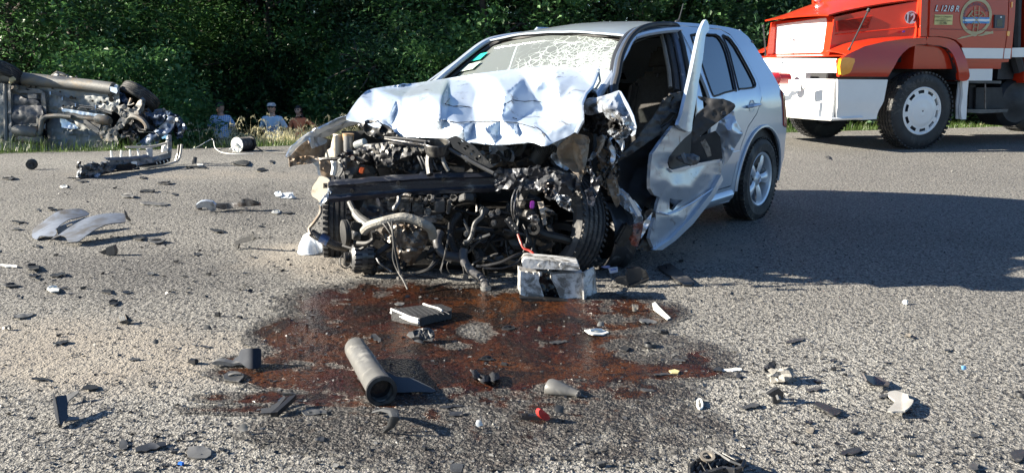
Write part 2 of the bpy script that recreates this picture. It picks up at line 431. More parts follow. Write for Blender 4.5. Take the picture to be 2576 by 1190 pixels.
# spilled coolant and oil: a thin film, thick where the pool stood
pool = [(1430,722),(1660,770),(1830,830),(1880,935),(1760,960),(1830,1010),(1700,1130),(1480,1190),(1250,1170),(1040,1150),(820,1120),(620,1060),(450,1040),(420,1015),(560,960),(600,925),(660,880),(690,830),(690,790),(780,735),(930,705),(1200,700)]
blobs = [(1000,770,290,62,1.0),(860,850,230,75,1.),(1180,890,420,100,1.),(1500,900,330,65,.95),(1250,790,330,60,1.05),(1550,790,170,45,.85),(780,950,190,40,.95),(1660,935,190,20,1.),(690,1000,210,16,.95),(600,1030,150,10,.8),(700,940,190,22,.9),(650,910,110,18,.7),(900,1000,250,30,.8),
 (1300,980,430,50,.72),(1200,1060,420,75,.47),(850,1080,250,60,.42),(1560,1080,260,80,.42),(1100,1140,260,50,.36)]
dry = [(1200,832,62,26,.95),(1140,872,60,14,.6),(1020,800,40,10,.5),(1560,800,80,14,.6),(1640,880,130,40,.75),(740,985,60,10,.5),(1440,1100,120,50,.3)]
def soak(x, y):
    a = 0
    for (bx, by, rx, ry, s) in blobs:
        d = ((x-bx)/rx)**2+((y-by)/ry)**2
        a = max(a, s*min(1, 1.55*max(0, 1.25-d)))
    for (bx, by, rx, ry, s) in dry:
        d = ((x-bx)/rx)**2+((y-by)/ry)**2
        a -= s*max(0, 1-d)
    return (a+.34*fbm(x*.018, y*.045, 3., 4)*(1 if a > .05 else 0))*.52
mb = MB(); nx, ny = 150, 90; P = []; A = []
for i in range(nx+1):
    for j in range(ny+1):
        p = (340+i*(1600/nx), 690+j*(515/ny)); q = gp(p, .004); P.append(q); A.append(soak(*p))
mb.add(P, [(i*(ny+1)+j, (i+1)*(ny+1)+j, (i+1)*(ny+1)+j+1, i*(ny+1)+j+1) for i in range(nx) for j in range(ny) if max(A[i*(ny+1)+j], A[(i+1)*(ny+1)+j+1]) > .02])
me = bpy.data.meshes.new('fluid_spill'); me.from_pydata([tuple(p) for p in P], [], mb.f)
at = me.attributes.new('soak', 'FLOAT', 'POINT'); at.data.foreach_set('value', A)
me.materials.append(asphalt('spill_film', True))
o = bpy.data.objects.new('fluid_spill', me); COL.objects.link(o); tag(o, kind='structure')
bm = bmesh.new(); bm.from_mesh(me); bmesh.ops.delete(bm, geom=[v for v in bm.verts if not v.link_faces], context='VERTS'); bm.to_mesh(me); bm.free()

# loose chips lying on the seal
rnd = random.Random(11); mb = MB()
for k in range(5200):
    p = (rnd.uniform(-200, 2780), 300+900*rnd.random()**.8)
    if rnd.random() < .5: p = (rnd.gauss(1250, 600), rnd.uniform(560, 1195))
    if p[1] < 395-.03*p[0]: continue
    q = gp(p, 0); D = q.y; r = rnd.uniform(.0022, .0052)*(1 if D < 5 else 1.6)
    if rnd.random() < .03: r *= 1.8
    if sdist(q.x, q.y) > -.2: continue
    R = Matrix.Rotation(rnd.uniform(0, 6.28), 3, V((rnd.gauss(0, 1), rnd.gauss(0, 1), rnd.gauss(0, 1))).normalized())
    if soak(*p) > .42 and rnd.random() < .85: continue
    c = q+V((0, 0, r*.6)); mb.cm = 0 if rnd.random() < .6 else 1
    if rnd.random() < .035: mb.cm = 2; r *= .6
    vs = [c+R@(V(d)*r*rnd.uniform(.6, 1.3)) for d in ((1,0,0),(-1,0,0),(0,1,0),(0,-1,0),(0,0,.8),(0,0,-.8))]
    mb.add(vs, [(0,2,4),(2,1,4),(1,3,4),(3,0,4),(2,0,5),(1,2,5),(3,1,5),(0,3,5)])
tag(to_object('gravel', mb, [mat('grey_chip', (.22,.215,.2), .8), mat('dark_chip', (.03,.03,.032), .5), mat('glass_chip', (.32,.33,.33), .15)], smooth=0), kind='stuff')

# ------------------------------------------------------------------ vegetation
def leafmat(name, c1, c2, tr=.35):
    m, N, L, b = nt(name)
    oi = N.new('ShaderNodeNewGeometry'); tcn = N.new('ShaderNodeTexCoord')
    n = N.new('ShaderNodeTexNoise'); n.inputs['Scale'].default_value = .55; n.inputs['Detail'].default_value = 3; L.new(tcn.outputs['Object'], n.inputs[0])
    ad = N.new('ShaderNodeMath'); ad.operation = 'MULTIPLY_ADD'; L.new(oi.outputs['Random Per Island'], ad.inputs[0]); ad.inputs[1].default_value = .5
    r = N.new('ShaderNodeMapRange'); r.inputs[1].default_value = .35; r.inputs[2].default_value = .65; r.inputs[4].default_value = .6; L.new(n.outputs[0], r.inputs[0]); L.new(r.outputs[0], ad.inputs[2])
    mx = N.new('ShaderNodeMix'); mx.data_type = 'RGBA'; L.new(ad.outputs[0], mx.inputs[0]); mx.inputs[6].default_value = (*c1, 1); mx.inputs[7].default_value = (*c2, 1)
    L.new(mx.outputs[2], b.inputs['Base Color']); b.inputs['Roughness'].default_value = .42; b.inputs['Specular IOR Level'].default_value = .5
    t = N.new('ShaderNodeBsdfTranslucent'); L.new(mx.outputs[2], t.inputs[0]); ms = N.new('ShaderNodeMixShader'); ms.inputs[0].default_value = tr
    L.new(b.outputs[0], ms.inputs[1]); L.new(t.outputs[0], ms.inputs[2]); L.new(ms.outputs[0], N['Material Output'].inputs[0]); return m
leaf1 = leafmat('leaf_green', (.06,.15,.05), (.12,.25,.08), .4)
leaf2 = leafmat('leaf_deep', (.024,.066,.031), (.065,.14,.06))
leaf3 = leafmat('leaf_greyish', (.06,.11,.075), (.11,.18,.11), .35)
bark = mat('bark', (.07,.06,.05), .9, 0, var=.5, vscale=6, bump=.5)
def tree_meshes(seed, H, Rc, leafm, nclu, ll, droop=.0, low=.2):
    rn = random.Random(seed); t = MB(); c = MB()
    base = V((0, 0, 0)); pts = [base]; 
    for i in range(1, 7): pts.append(V((rn.gauss(0, .12)*i*.5, rn.gauss(0, .12)*i*.5, H*.75*i/6)))
    t.tube(pts, [.17*(1-i/7.5) for i in range(7)], 8)
    ends = []
    for k in range(16):
        i = rn.randint(1, 5); p = pts[i]; a = rn.uniform(0, 6.28); L = Rc*rn.uniform(.6, 1.05)
        q = p+V((cos(a)*L*.5, sin(a)*L*.5, L*.3)); e = p+V((cos(a)*L, sin(a)*L, L*rn.uniform(-.1, .5)))
        t.tube([p, q, e], [.06, .035, .012], 5); ends += [q, e]
        for _ in range(3):
            e2 = q+V((rn.gauss(0, .5), rn.gauss(0, .5), rn.gauss(0, .4)))*Rc*.5; t.tube([q, (q+e2)/2+V((0, 0, .1)), e2], [.022, .014, .006], 4); ends.append(e2)
    vs = []; fs = []
    for k in range(nclu):
        # lumpy crown: clusters on several lobes
        a = rn.uniform(0, 6.28); zc = low*H+(1-low)*H*rn.random()
        hr = (zc/H-low)/(1-low); prof = Rc*(.55+.6*sin(pi*min(1, hr*.85+.12)))
        lob = 1+.38*noise.noise(V((cos(a)*1.6+seed, sin(a)*1.6, zc*.55)))+.2*noise.noise(V((cos(a)*4+seed, sin(a)*4, zc*1.6)))
        r = prof*lob*(rn.random()**.35)
        cc = V((cos(a)*r, sin(a)*r, zc)); out = V((cos(a), sin(a), .35)).normalized()
        if rn.random() < .25: t.tube([cc-out*.5, cc], [.012, .004], 3, cap=False)
        nl = rn.randint(26, 46); sz = rn.uniform(.22, .5)
        stem = (out+V((rn.gauss(0, .4), rn.gauss(0, .4), rn.gauss(0, .3)-droop))).normalized()
        for j in range(nl):
            q = cc+stem*rn.uniform(-sz, sz)*1.4+V((rn.gauss(0, 1), rn.gauss(0, 1), rn.gauss(0, 1)))*sz*.33
            d = (out*.6+V((rn.gauss(0, .6), rn.gauss(0, .6), rn.gauss(-.15, .5)))).normalized()
            u = d.cross(V((rn.gauss(0, .5), rn.gauss(0, .5), 1))).normalized(); l = ll*rn.uniform(.6, 1.25); w = l*.3
            n = d.cross(u)*l*.12
            b0 = len(vs); vs += [q, q+d*l*.5+u*w-n, q+d*l, q+d*l*.5-u*w-n]; fs += [(b0, b0+1, b0+2, b0+3)]
    c.add(vs, fs)
    def mk(name, m, mt, sm):
        me = bpy.data.meshes.new(name); me.from_pydata([tuple(p) for p in m.v], [], m.f); me.materials.append(mt)
        me.polygons.foreach_set('use_smooth', [sm]*len(me.polygons)); return me
    return mk('trunk', t, bark, True), mk('crown', c, leafm, False)
KIND = [tree_meshes(1, 8.5, 2.4, leaf1, 620, .14), tree_meshes(2, 9.5, 2.6, leaf2, 650, .13, .2), tree_meshes(3, 7.5, 2.2, leaf1, 620, .12, .9, .1),
        tree_meshes(4, 9.0, 2.5, leaf3, 650, .10, .5), tree_meshes(5, 3.2, 1.6, leaf1, 330, .13, 0, .03), tree_meshes(6, 3.4, 1.7, leaf2, 360, .12, 0, .03)]
def tree(x, y, k, sc, rz, label, cat='tree', group='trees of the roadside wood'):
    r = bpy.data.objects.new('bush' if k > 3 else 'broadleaf_tree', None); COL.objects.link(r); r.location = (x, y, terr(x, y)-.05); r.rotation_euler = (0, 0, rz); r.scale = (sc, sc, sc)
    tag(r, label, 'bush' if k > 3 else cat, 'bushes at the foot of the wood' if k > 3 else group)
    for nm, me in zip(('trunk', 'crown'), KIND[k]):
        o = bpy.data.objects.new(nm, me); COL.objects.link(o); o.parent = r
def tx(px_, D): return (px_-1288)*D/FPX
rnd = random.Random(5)
TL = [(90,20.0,1,1.1,'dark tree behind the rear wheel of the overturned car'),(210,20.6,0,1.0,'bright leafy tree rising behind the middle of the overturned car'),
 (370,24.0,0,1.05,'tree with spreading branches above the front wheel of the overturned car'),(540,27.5,1,1.1,'deep green tree behind the man in the checked shirt'),
 (700,25.2,2,1.15,'tree with hanging bright twigs behind the tall pale grass'),(850,28.0,3,1.1,'greyish green tree behind the woman in the orange top'),
 (1000,26,3,1.1,'grey-green willowy tree above the left end of the car bonnet'),(1110,26.0,1,1.1,'shaded tree behind the passenger side of the windscreen'),
 (1250,22.0,0,1.05,'bright green tree above the front edge of the silver car roof'),(1430,25.0,3,1.05,'dull grey-green tree above the cracked windscreen'),
 (1600,23.5,1,1.1,'dark tree behind the roof aerial of the silver car'),(1790,23.0,0,1.0,'green tree above the rear door of the silver car'),
 (1930,26,1,1.1,'dark tree just left of the red truck bonnet'),(2120,25,2,1.1,'tree behind the red truck bonnet'),(2380,26,1,1.2,'tree hidden behind the cab door of the red truck'),(2600,27,3,1.2,'tree behind the rear of the red truck cab')]
for i, (p, D, k, sc, lb) in enumerate(TL): tree(tx(p, D), D, k, sc, rnd.uniform(0, 6.28), lb)
for i in range(19):
    p = -350+i*175+rnd.uniform(-40, 40); D = rnd.uniform(28.5, 32); tree(tx(p, D), D, rnd.choice((1, 1, 0, 3)), rnd.uniform(1.15, 1.4), rnd.uniform(0, 6.28), 'dark tree deeper in the wood, half hidden behind the front row', group='trees deeper in the wood')
for i, (x, y) in enumerate([(-18,14.2),(-22,22.5),(-25,13.6),(-30,21.5),(-31,14.5),(-38,14)]): tree(x, y, (1,0,1,3)[i % 4], 1.05, i*1.7, 'tree of the wood beyond the left edge of the picture', group='trees beyond the left edge')
BL = [(20,17.6,4,.8,'low bush under the rear wheel of the overturned car'),(330,18.0,4,.95,'leafy bush right behind the overturned car'),(370,20.5,4,.85,'bright bush between the overturned car and the man in the checked shirt'),
 (600,25,5,1.0,'dark bush behind the man in the checked shirt'),(680,25.5,5,1.0,'dark bush left of the man in the pale T-shirt'),(790,25,5,1.0,'dark bush behind the woman in the orange top'),(900,23.5,4,.9,'bush right of the woman in the orange top'),
 (985,22.5,4,1.05,'green bush above the bent front wing'),(1040,21.5,5,1.1,'bush above the passenger side of the bonnet'),(1160,20,4,1.0,'green bush seen left of the windscreen pillar'),(1960,21,5,1.2,'dark bush left of the truck grille'),(2260,22,5,1.2,'bush under the red truck'),(2520,22,5,1.2,'bush behind the truck steps'),(2420,21,5,1.1,'bush behind the truck mudguard')]
for i, (p, D, k, sc, lb) in enumerate(BL): tree(tx(p, D), D, k, sc, rnd.uniform(0, 6.28), lb)
# the deep of the wood, which reads as one mass
mb = MB(); rn = random.Random(8); vs = []; fs = []
for k in range(16000):
    x = rn.uniform(-26, 32); y = rn.uniform(33, 38)+.29*x*.4; z = terr(x, y)+rn.random()*9
    d = V((rn.gauss(0, 1), rn.gauss(0, 1), rn.gauss(0, .6))).normalized(); u = d.orthogonal().normalized(); l = rn.uniform(.3, .55)
    q = V((x, y, z)); b0 = len(vs); vs += [q, q+d*l*.5+u*l*.35, q+d*l, q+d*l*.5-u*l*.35]; fs.append((b0, b0+1, b0+2, b0+3))
mb.add(vs, fs); tag(to_object('deep_wood', mb, leaf2, smooth=0), kind='stuff')
# grass
grass_m = leafmat('verge_grass_blade', (.035,.085,.018), (.10,.15,.035), .4)
straw_m = leafmat('straw', (.42,.39,.20), (.75,.70,.48), .5)
def blade(vs, fs, p, h, w, az, lean):
    d = V((cos(az), sin(az), 0)); s_ = V((-sin(az), cos(az), 0))*w
    b0 = len(vs); m = p+V((0, 0, h*.55))+d*lean*h*.3; t = p+V((0, 0, h*(.95-lean*.2)))+d*lean*h
    vs += [p-s_, p+s_, m+s_*.7, m-s_*.7, t]; fs += [(b0, b0+1, b0+2, b0+3), (b0+3, b0+2, b0+4)]
rn = random.Random(21); vs = []; fs = []
for k in range(70000):
    s = .02+rn.random()**1.5*9; u = rn.uniform(-6, 28)
    q = EDGE0+RD*u+RN*s
    if noise.noise(V((q.x*1.3, q.y*1.3, 0))) < -.25 and rn.random() < .7: continue
    if abs((q.x/q.y)) > .72: continue
    h = rn.uniform(.08, .26)*(.6+.9*max(0, noise.noise(V((q.x*.8, q.y*.8, 4)))+.4))*min(1, .35+s*1.4); h = min(h, .34)
    blade(vs, fs, V((q.x, q.y, terr(q.x, q.y)-.01 if s > .1 else -.02)), h, rn.uniform(.0025, .006), rn.uniform(0, 6.28), rn.uniform(.1, .8))
mb = MB(); mb.add(vs, fs); tag(to_object('verge_grass', mb, grass_m, smooth=0), 'short green grass along the edge of the asphalt', 'grass', kind='stuff')
vs = []; fs = []
for k in range(2600):
    D = rn.uniform(12.6, 17.5); p = rn.gauss(700, 95) if rn.random() < .8 else rn.uniform(520, 960)
    if k > 2250: D = rn.uniform(15.5, 19); p = rn.uniform(1960, 2600)
    x = tx(p, D); y = D; s = sdist(x, y)
    if s < .8: continue
    h = (rn.uniform(.2, .46) if rn.random() < .93 else rn.uniform(.5,.75))*min(1, .45+s*.35)*(1.1 if k <= 2250 else .6); z = terr(x, y); az = rn.uniform(0, 6.28); lean = rn.uniform(.05, .45)
    blade(vs, fs, V((x, y, z)), h, rn.uniform(.003, .0055), az, lean)
    if rn.random() < .5:
        t = V((x, y, z))+V((0, 0, h*(.95-lean*.2)))+V((cos(az), sin(az), 0))*lean*h
        for j in range(9):
            q = t+V((cos(az)*.02*j, sin(az)*.02*j, .02*j-.006*j*j*.6))*.8
            blade(vs, fs, q, rn.uniform(.03, .06), .005, rn.uniform(0, 6.28), rn.uniform(.2, 1.4))
for k in range(5000):
    D = rn.uniform(12.8, 16.5); p = rn.uniform(560, 900); x = tx(p, D); s = sdist(x, D)
    if s < .2: continue
    blade(vs, fs, V((x, D, terr(x, D))), rn.uniform(.15, .42), rn.uniform(.003, .006), rn.uniform(0, 6.28), rn.uniform(.2, .8))
mb = MB(); mb.add(vs, fs); tag(to_object('tall_dry_grass', mb, straw_m, smooth=0), 'tall pale seeding grass in front of the onlookers', 'grass', kind='stuff')
# ------------------------------------------------------------------ the wrecked silver hatchback
CX, CY, TH, PT = -.356, 4.873, .692, .0204
def cW(x, y, z):           # car frame: x metres behind the front axle, y to the driver's side, z up; nose sunk by PT
    dx = x-2.511; X = dx*cos(PT)-z*sin(PT)+2.511; Z = dx*sin(PT)+z*cos(PT)
    return V((CX+X*sin(TH)+y*cos(TH), CY+X*cos(TH)-y*sin(TH), Z))
def cL(p):
    a, b = p.x-CX, p.y-CY; X = a*sin(TH)+b*cos(TH); y = a*cos(TH)-b*sin(TH); Z = p.z; dx = X-2.511
    return (dx*cos(PT)+Z*sin(PT)+2.511, y, -dx*sin(PT)+Z*cos(PT))
def yb(x, z):              # half width of the body
    y = .852-.10*max(0, (.55-z))**1.5*1.2-.05*max(0, z-.6)**1.3
    if z > .93: y -= (z-.93)*.40+.25*max(0, z-1.28)**1.2
    if x > 2.3: y -= (x-2.3)**2*(.055+.03*max(0, z-.9))
    if x < .2: y -= .04*(x-.2)**2
    return y
def side(n, x, y, off=0.0):
    q = cL(isect(px(n, x, y), lambda p: (lambda c: c[1]-yb(c[0], c[2])-off)(cL(p)), 3.5, 9)); return (q[0], q[2])
car = Thing('crashed_hatchback', 'silver hatchback with its front end torn off, crumpled bonnet and driver door bent outward', 'car', (cW(1.2,0,0).x, cW(1.2,0,0).y, 0), -TH)
# body side (driver's side), traced from the photograph onto the curved side
dip = lambda x, z, s: s*yb(x, z)
def sidefn(s, off=0.0): return lambda x, z: cW(x, s*(yb(x, z)+off), z)
arch = [(2.46+.405*cos(a), .305+.405*sin(a)) for a in [pi*(1.03-i*1.06/18) for i in range(19)]]
rearL = [(2.90,.30),(2.955,.42),(2.95,.55),(2.965,.64),(2.925,.77),(2.86,.95),(2.80,1.09),(2.69,1.24),(2.62,1.36),(2.54,1.405),(2.36,1.425),(2.15,1.437),(1.82,1.447),(1.57,1.45)]
door_out = [(1.60,.33),(1.975,.33),(2.01,.45),(2.08,.60),(2.19,.73),(2.34,.815),(2.43,.93),(2.455,1.05),(2.37,1.25),(2.31,1.365),(2.2,1.405),(1.63,1.425),(1.60,1.39),(1.63,1.0),(1.60,.6)]
door_win = cr([(1.70,1.365),(2.0,1.37),(2.115,1.355),(2.125,1.24),(2.05,1.005),(2.02,.99),(1.85,.98),(1.70,.965),(1.67,1.0),(1.68,1.2)], True, 2)
quart = [(1.52,.24),(1.98,.21)]+arch+rearL+[(1.555,1.43),(2.205,1.413),(2.318,1.375),(2.378,1.25),(2.463,1.05),(2.438,.923),(2.348,.807),(2.198,.722),(2.088,.592),(2.018,.442),(1.982,.322),(1.53,.322)]
qwin = cr([(2.165,1.36),(2.22,1.358),(2.275,1.335),(2.34,1.20),(2.395,1.05),(2.375,1.005),(2.30,.995),(2.11,.995),(2.09,1.01),(2.155,1.24)], True, 2)
for s, nm in ((1, 'body_side'), (-1, 'body_side')):
    mb = MB(); mb.sheet(quart, sidefn(s), [qwin], .07, .012, away=lambda p, s=s: -s*(cW(0,1,0)-cW(0,0,0)))
    if s < 0: mb.sheet([(.3,.28),(1.515,.24),(1.515,1.40),(1.06,1.345),(.40,.95),(.35,.9)], sidefn(s), [[(.62,.96),(1.08,1.28),(1.45,1.33),(1.45,.97)]], .08, .012)
    car.part(nm, mb, silver)
    mb = MB(); mb.sheet(door_out, sidefn(s, .002), [door_win, qwin], .06, .02, away=lambda p, s=s: -s*(cW(0,1,0)-cW(0,0,0)))
    # swage line and rub strip moulding
    rd = car.part('rear_door', mb, silver)
    mb = MB(); mb.sheet([(1.62,.50),(2.03,.50),(2.06,.57),(1.62,.57)], sidefn(s, .012), [], .06, .016, away=lambda p, s=s: -s*(cW(0,1,0)-cW(0,0,0))); car.part('rub_strip', mb, silver, parent=rd)
    h = MB(); hx, hz = (2.25, .868)
    h.tube([cW(hx-.085, s*(yb(hx, hz)+.008), hz), cW(hx-.06, s*(yb(hx, hz)+.034), hz+.003), cW(hx+.06, s*(yb(hx, hz)+.034), hz+.008), cW(hx+.085, s*(yb(hx, hz)+.006), hz+.008)], .016, 8, flat=.7)
    h.lathe(cW(hx, s*(yb(hx, hz)-.001), hz), cW(0,s,0)-cW(0,0,0), [(.045,.006),(.04,.002),(.0,.004)], 16)
    car.part('handle', h, silver, parent=rd)
    mb = MB(); mb.sheet(door_win, sidefn(s, -.008), [], .08, .004, away=lambda p, s=s: -s*(cW(0,1,0)-cW(0,0,0))); car.part('rear_door_glass', mb, None or mat('tinted_glass', (.010,.012,.016), .03, 0, var=.05, spec=.9, coat=1, rvar=.01), parent=rd)
    mb = MB(); mb.sheet(qwin, sidefn(s, -.008), [], .08, .004, away=lambda p, s=s: -s*(cW(0,1,0)-cW(0,0,0))); car.part('quarter_window', mb, MATS['tinted_glass'], parent=rd)
    mb = MB()
    for poly in (door_win, qwin):
        mb.tube([cW(x, s*(yb(x, z)+.003), z) for x, z in poly+[poly[0]]], .0075, 5, cap=False)
    car.part('window_rubber', mb, black_rub, parent=rd)
    # wheel arch lip and liner
    mb = MB(); lip = [(2.46+r*cos(a), .305+r*sin(a)) for r in (.405,) for a in [pi*(1.02-i*1.06/20) for i in range(21)]]
    mb.tube([cW(x, s*(yb(x, z)+.006), z) for x, z in lip], .012, 6); car.part('wheel_arch_lip', mb, silver)
    mb = MB(); mb.grid(lambda u, v: cW(2.46+.40*cos(pi*u*1.05-.05), s*(.83-v*.30), .30+.40*sin(pi*u*1.05-.05)), 14, 3, .004)
    mb.grid(lambda u, v: cW(2.46+.40*v*cos(pi*u), s*.55, .30+.40*v*sin(pi*u)), 14, 2, .004); car.part('wheel_arch_liner', mb, trimd)
# sill with its bright painted skirt
mb = MB(); mb.grid(lambda u, v: cW(1.2+u*.80, .80+.055*sin(pi*v)-.02*(v > .9), .20+.13*v), 10, 6, .01); car.part('sill', mb, silver)
mb = MB(); mb.grid(lambda u, v: cW(.3+u*1.83, -.80-.055*sin(pi*v), .20+.13*v), 10, 6, .01); car.part('sill', mb, silver)
# roof
def roofz(x, y):
    t = (x-1.02)/1.62
    return 1.378+.085*sin(pi*min(1, max(0, t*.93+.02)))**.8-.05*(abs(y)/.58)**2.2-.02*max(0, t-.8)*5
def roofw(x): return yb(x, 1.447-.09*max(0, (1.25-x)/.25)-.04*max(0,(x-2.3)/.35))-.003
mb = MB()
mb.grid(lambda u, v: cW(1.03+u*1.60, (2*v-1)*roofw(1.03+u*1.60), roofz(1.03+u*1.60, (2*v-1)*.60)+.004*fbm(u*5, v*6)), 26, 20, .012)
roof = car.part('roof', mb, silver)
mb = MB(); a = cW(2.35, .0, 1.435)
a0 = isect(px(3, 436, 95), lambda p: (lambda c: c[1]-.10)(cL(p)), 4, 9)
mb = MB(); mb.tube([a0, a0+V((.012, 0, .02)), atD(px(3, 461, 18), a0.y+.02)], [.012, .006, .004], 6); mb.ball(a0, .018, 8, (1.3, 1, .7))
car.part('roof_aerial', mb, black_pl, parent=roof)
# tailgate, rear bumper, tail lamp
mb = MB()
RX = [(.52,2.95),(.64,2.965),(.77,2.925),(.95,2.86),(1.09,2.80),(1.24,2.69),(1.36,2.62),(1.42,2.55)]
def rearx(z):
    for (z0, x0), (z1, x1) in zip(RX, RX[1:]):
        if z <= z1: return x0+(x1-x0)*max(0, z-z0)/(z1-z0)
    return RX[-1][1]
mb.grid(lambda u, v: (lambda z, q: cW(rearx(z)-.01+.13*(1-abs(q)**2.2)*(1-.5*u), q*(yb(rearx(z), z)-.004), z))(.50+.91*u, 2*v-1), 14, 18, .02)
tg = car.part('tailgate', mb, silver)
mb = MB(); mb.grid(lambda u, v: (lambda z, q: cW(rearx(z)+.13*(1-abs(q)**2.2)*(1-.5*(z-.5)/.91), q*(yb(2.7, 1.2)-.05), z))(1.03+.30*u, (2*v-1)), 4, 12, .01); car.part('tailgate_window', mb, MATS['tinted_glass'], parent=tg)
mb = MB(); mb.grid(lambda u, v: cW(2.975+.20*(1-abs(2*v-1)**3), (2*v-1)*.775, .24+.36*u), 6, 18, .03); car.part('rear_bumper', mb, silver)
for s in (1, -1):
    mb = MB(); mb.sheet([(2.88,.68),(2.95,.66),(2.925,.78),(2.875,.93),(2.83,.96),(2.86,.8)], lambda x, z: cW(x+.004, s*(yb(x, z)+.008), z), [], .03, .02)
    car.part('tail_lamp', mb, redlens)
# floor and bulkheads (dark inside)
mb = MB(); mb.box(cW(1.7, 0, .27), (1.44, 2.9, .04), Matrix.Rotation(-TH, 3, 'Z')); mb.box(cW(.50, 0, .58), (1.36, .04, .62), Matrix.Rotation(-TH, 3, 'Z'))
car.part('floor_pan', mb, trimd)
mb = MB(); mb.box(cW(2.62, 0, .75), (1.3, .04, .5), Matrix.Rotation(-TH, 3, 'Z'), .01); car.part('rear_seat', mb, trimc)
# dashboard, steering wheel
mb = MB(); mb.grid(lambda u, v: cW(.48+.32*u, (2*v-1)*.70, .93+.03*sin(u*3)-.26*max(0, u-.6)*2), 6, 10, .03); car.part('dashboard', mb, trimd)
mb = MB(); ax = (cW(0,0,0)-cW(1,0,-.5)).normalized(); c0 = cW(.98, .38, .88)
mb.lathe(c0, ax, [(.185,0),(.172,.012),(.16,0),(.172,-.012)], 24, True); mb.cyl(c0, c0+ax*.25, .03, 8); mb.box(c0, (.28,.03,.05), Matrix.Rotation(-TH, 3, 'Z')); car.part('steering_wheel', mb, trimd)
RZ = Matrix.Rotation(-TH, 3, 'Z')
for y in (.37, -.37):
    b = MB(); b.box(cW(1.45, y, .44), (.50,.52,.18), RZ, .05); st = car.part('front_seat', b, trimc)
    b = MB(); Rr = RZ @ Matrix.Rotation(radians(-16), 3, 'X'); b.box(cW(1.78, y, .80), (.48,.13,.66), Rr, .055)
    b.box(cW(1.715, y+.215, .78), (.07,.10,.55), Rr, .03); b.box(cW(1.715, y-.215, .78), (.07,.10,.55), Rr, .03); car.part('seat_back', b, trimc, parent=st)
    b = MB(); b.box(cW(1.87, y, 1.20), (.29,.10,.19), Rr, .045); hr = car.part('headrest', b, trimc, parent=st)
    for k in (-.07, .07): b = MB(); b.cyl(cW(1.84, y+k, 1.05), cW(1.87, y+k, 1.15), .006, 6); car.part('headrest_post', b, steel, parent=st)
mb = MB(); mb.sheet([(.3,.28),(1.515,.24),(2.9,.35),(2.8,1.0),(2.55,1.37),(1.515,1.41),(1.06,1.335),(.40,.94),(.35,.9)], sidefn(-1, -.035), [[(.64,.975),(1.09,1.265),(1.44,1.315),(1.44,.985)]], .1, .006); car.part('side_lining', mb, trimd)
mb = MB(); mb.sheet([(1.62,.34),(2.0,.34),(2.9,.5),(2.8,1.0),(2.55,1.37),(1.62,1.40)], sidefn(1, -.035), [], .1, .006); car.part('side_lining', mb, trimd)
mb = MB(); mb.grid(lambda u, v: cW(1.06+u*1.5, (2*v-1)*(roofw(1.06+u*1.5)-.03), roofz(1.06+u*1.5, (2*v-1)*.60)-.03), 12, 10, .004); car.part('roof_lining', mb, trimc)
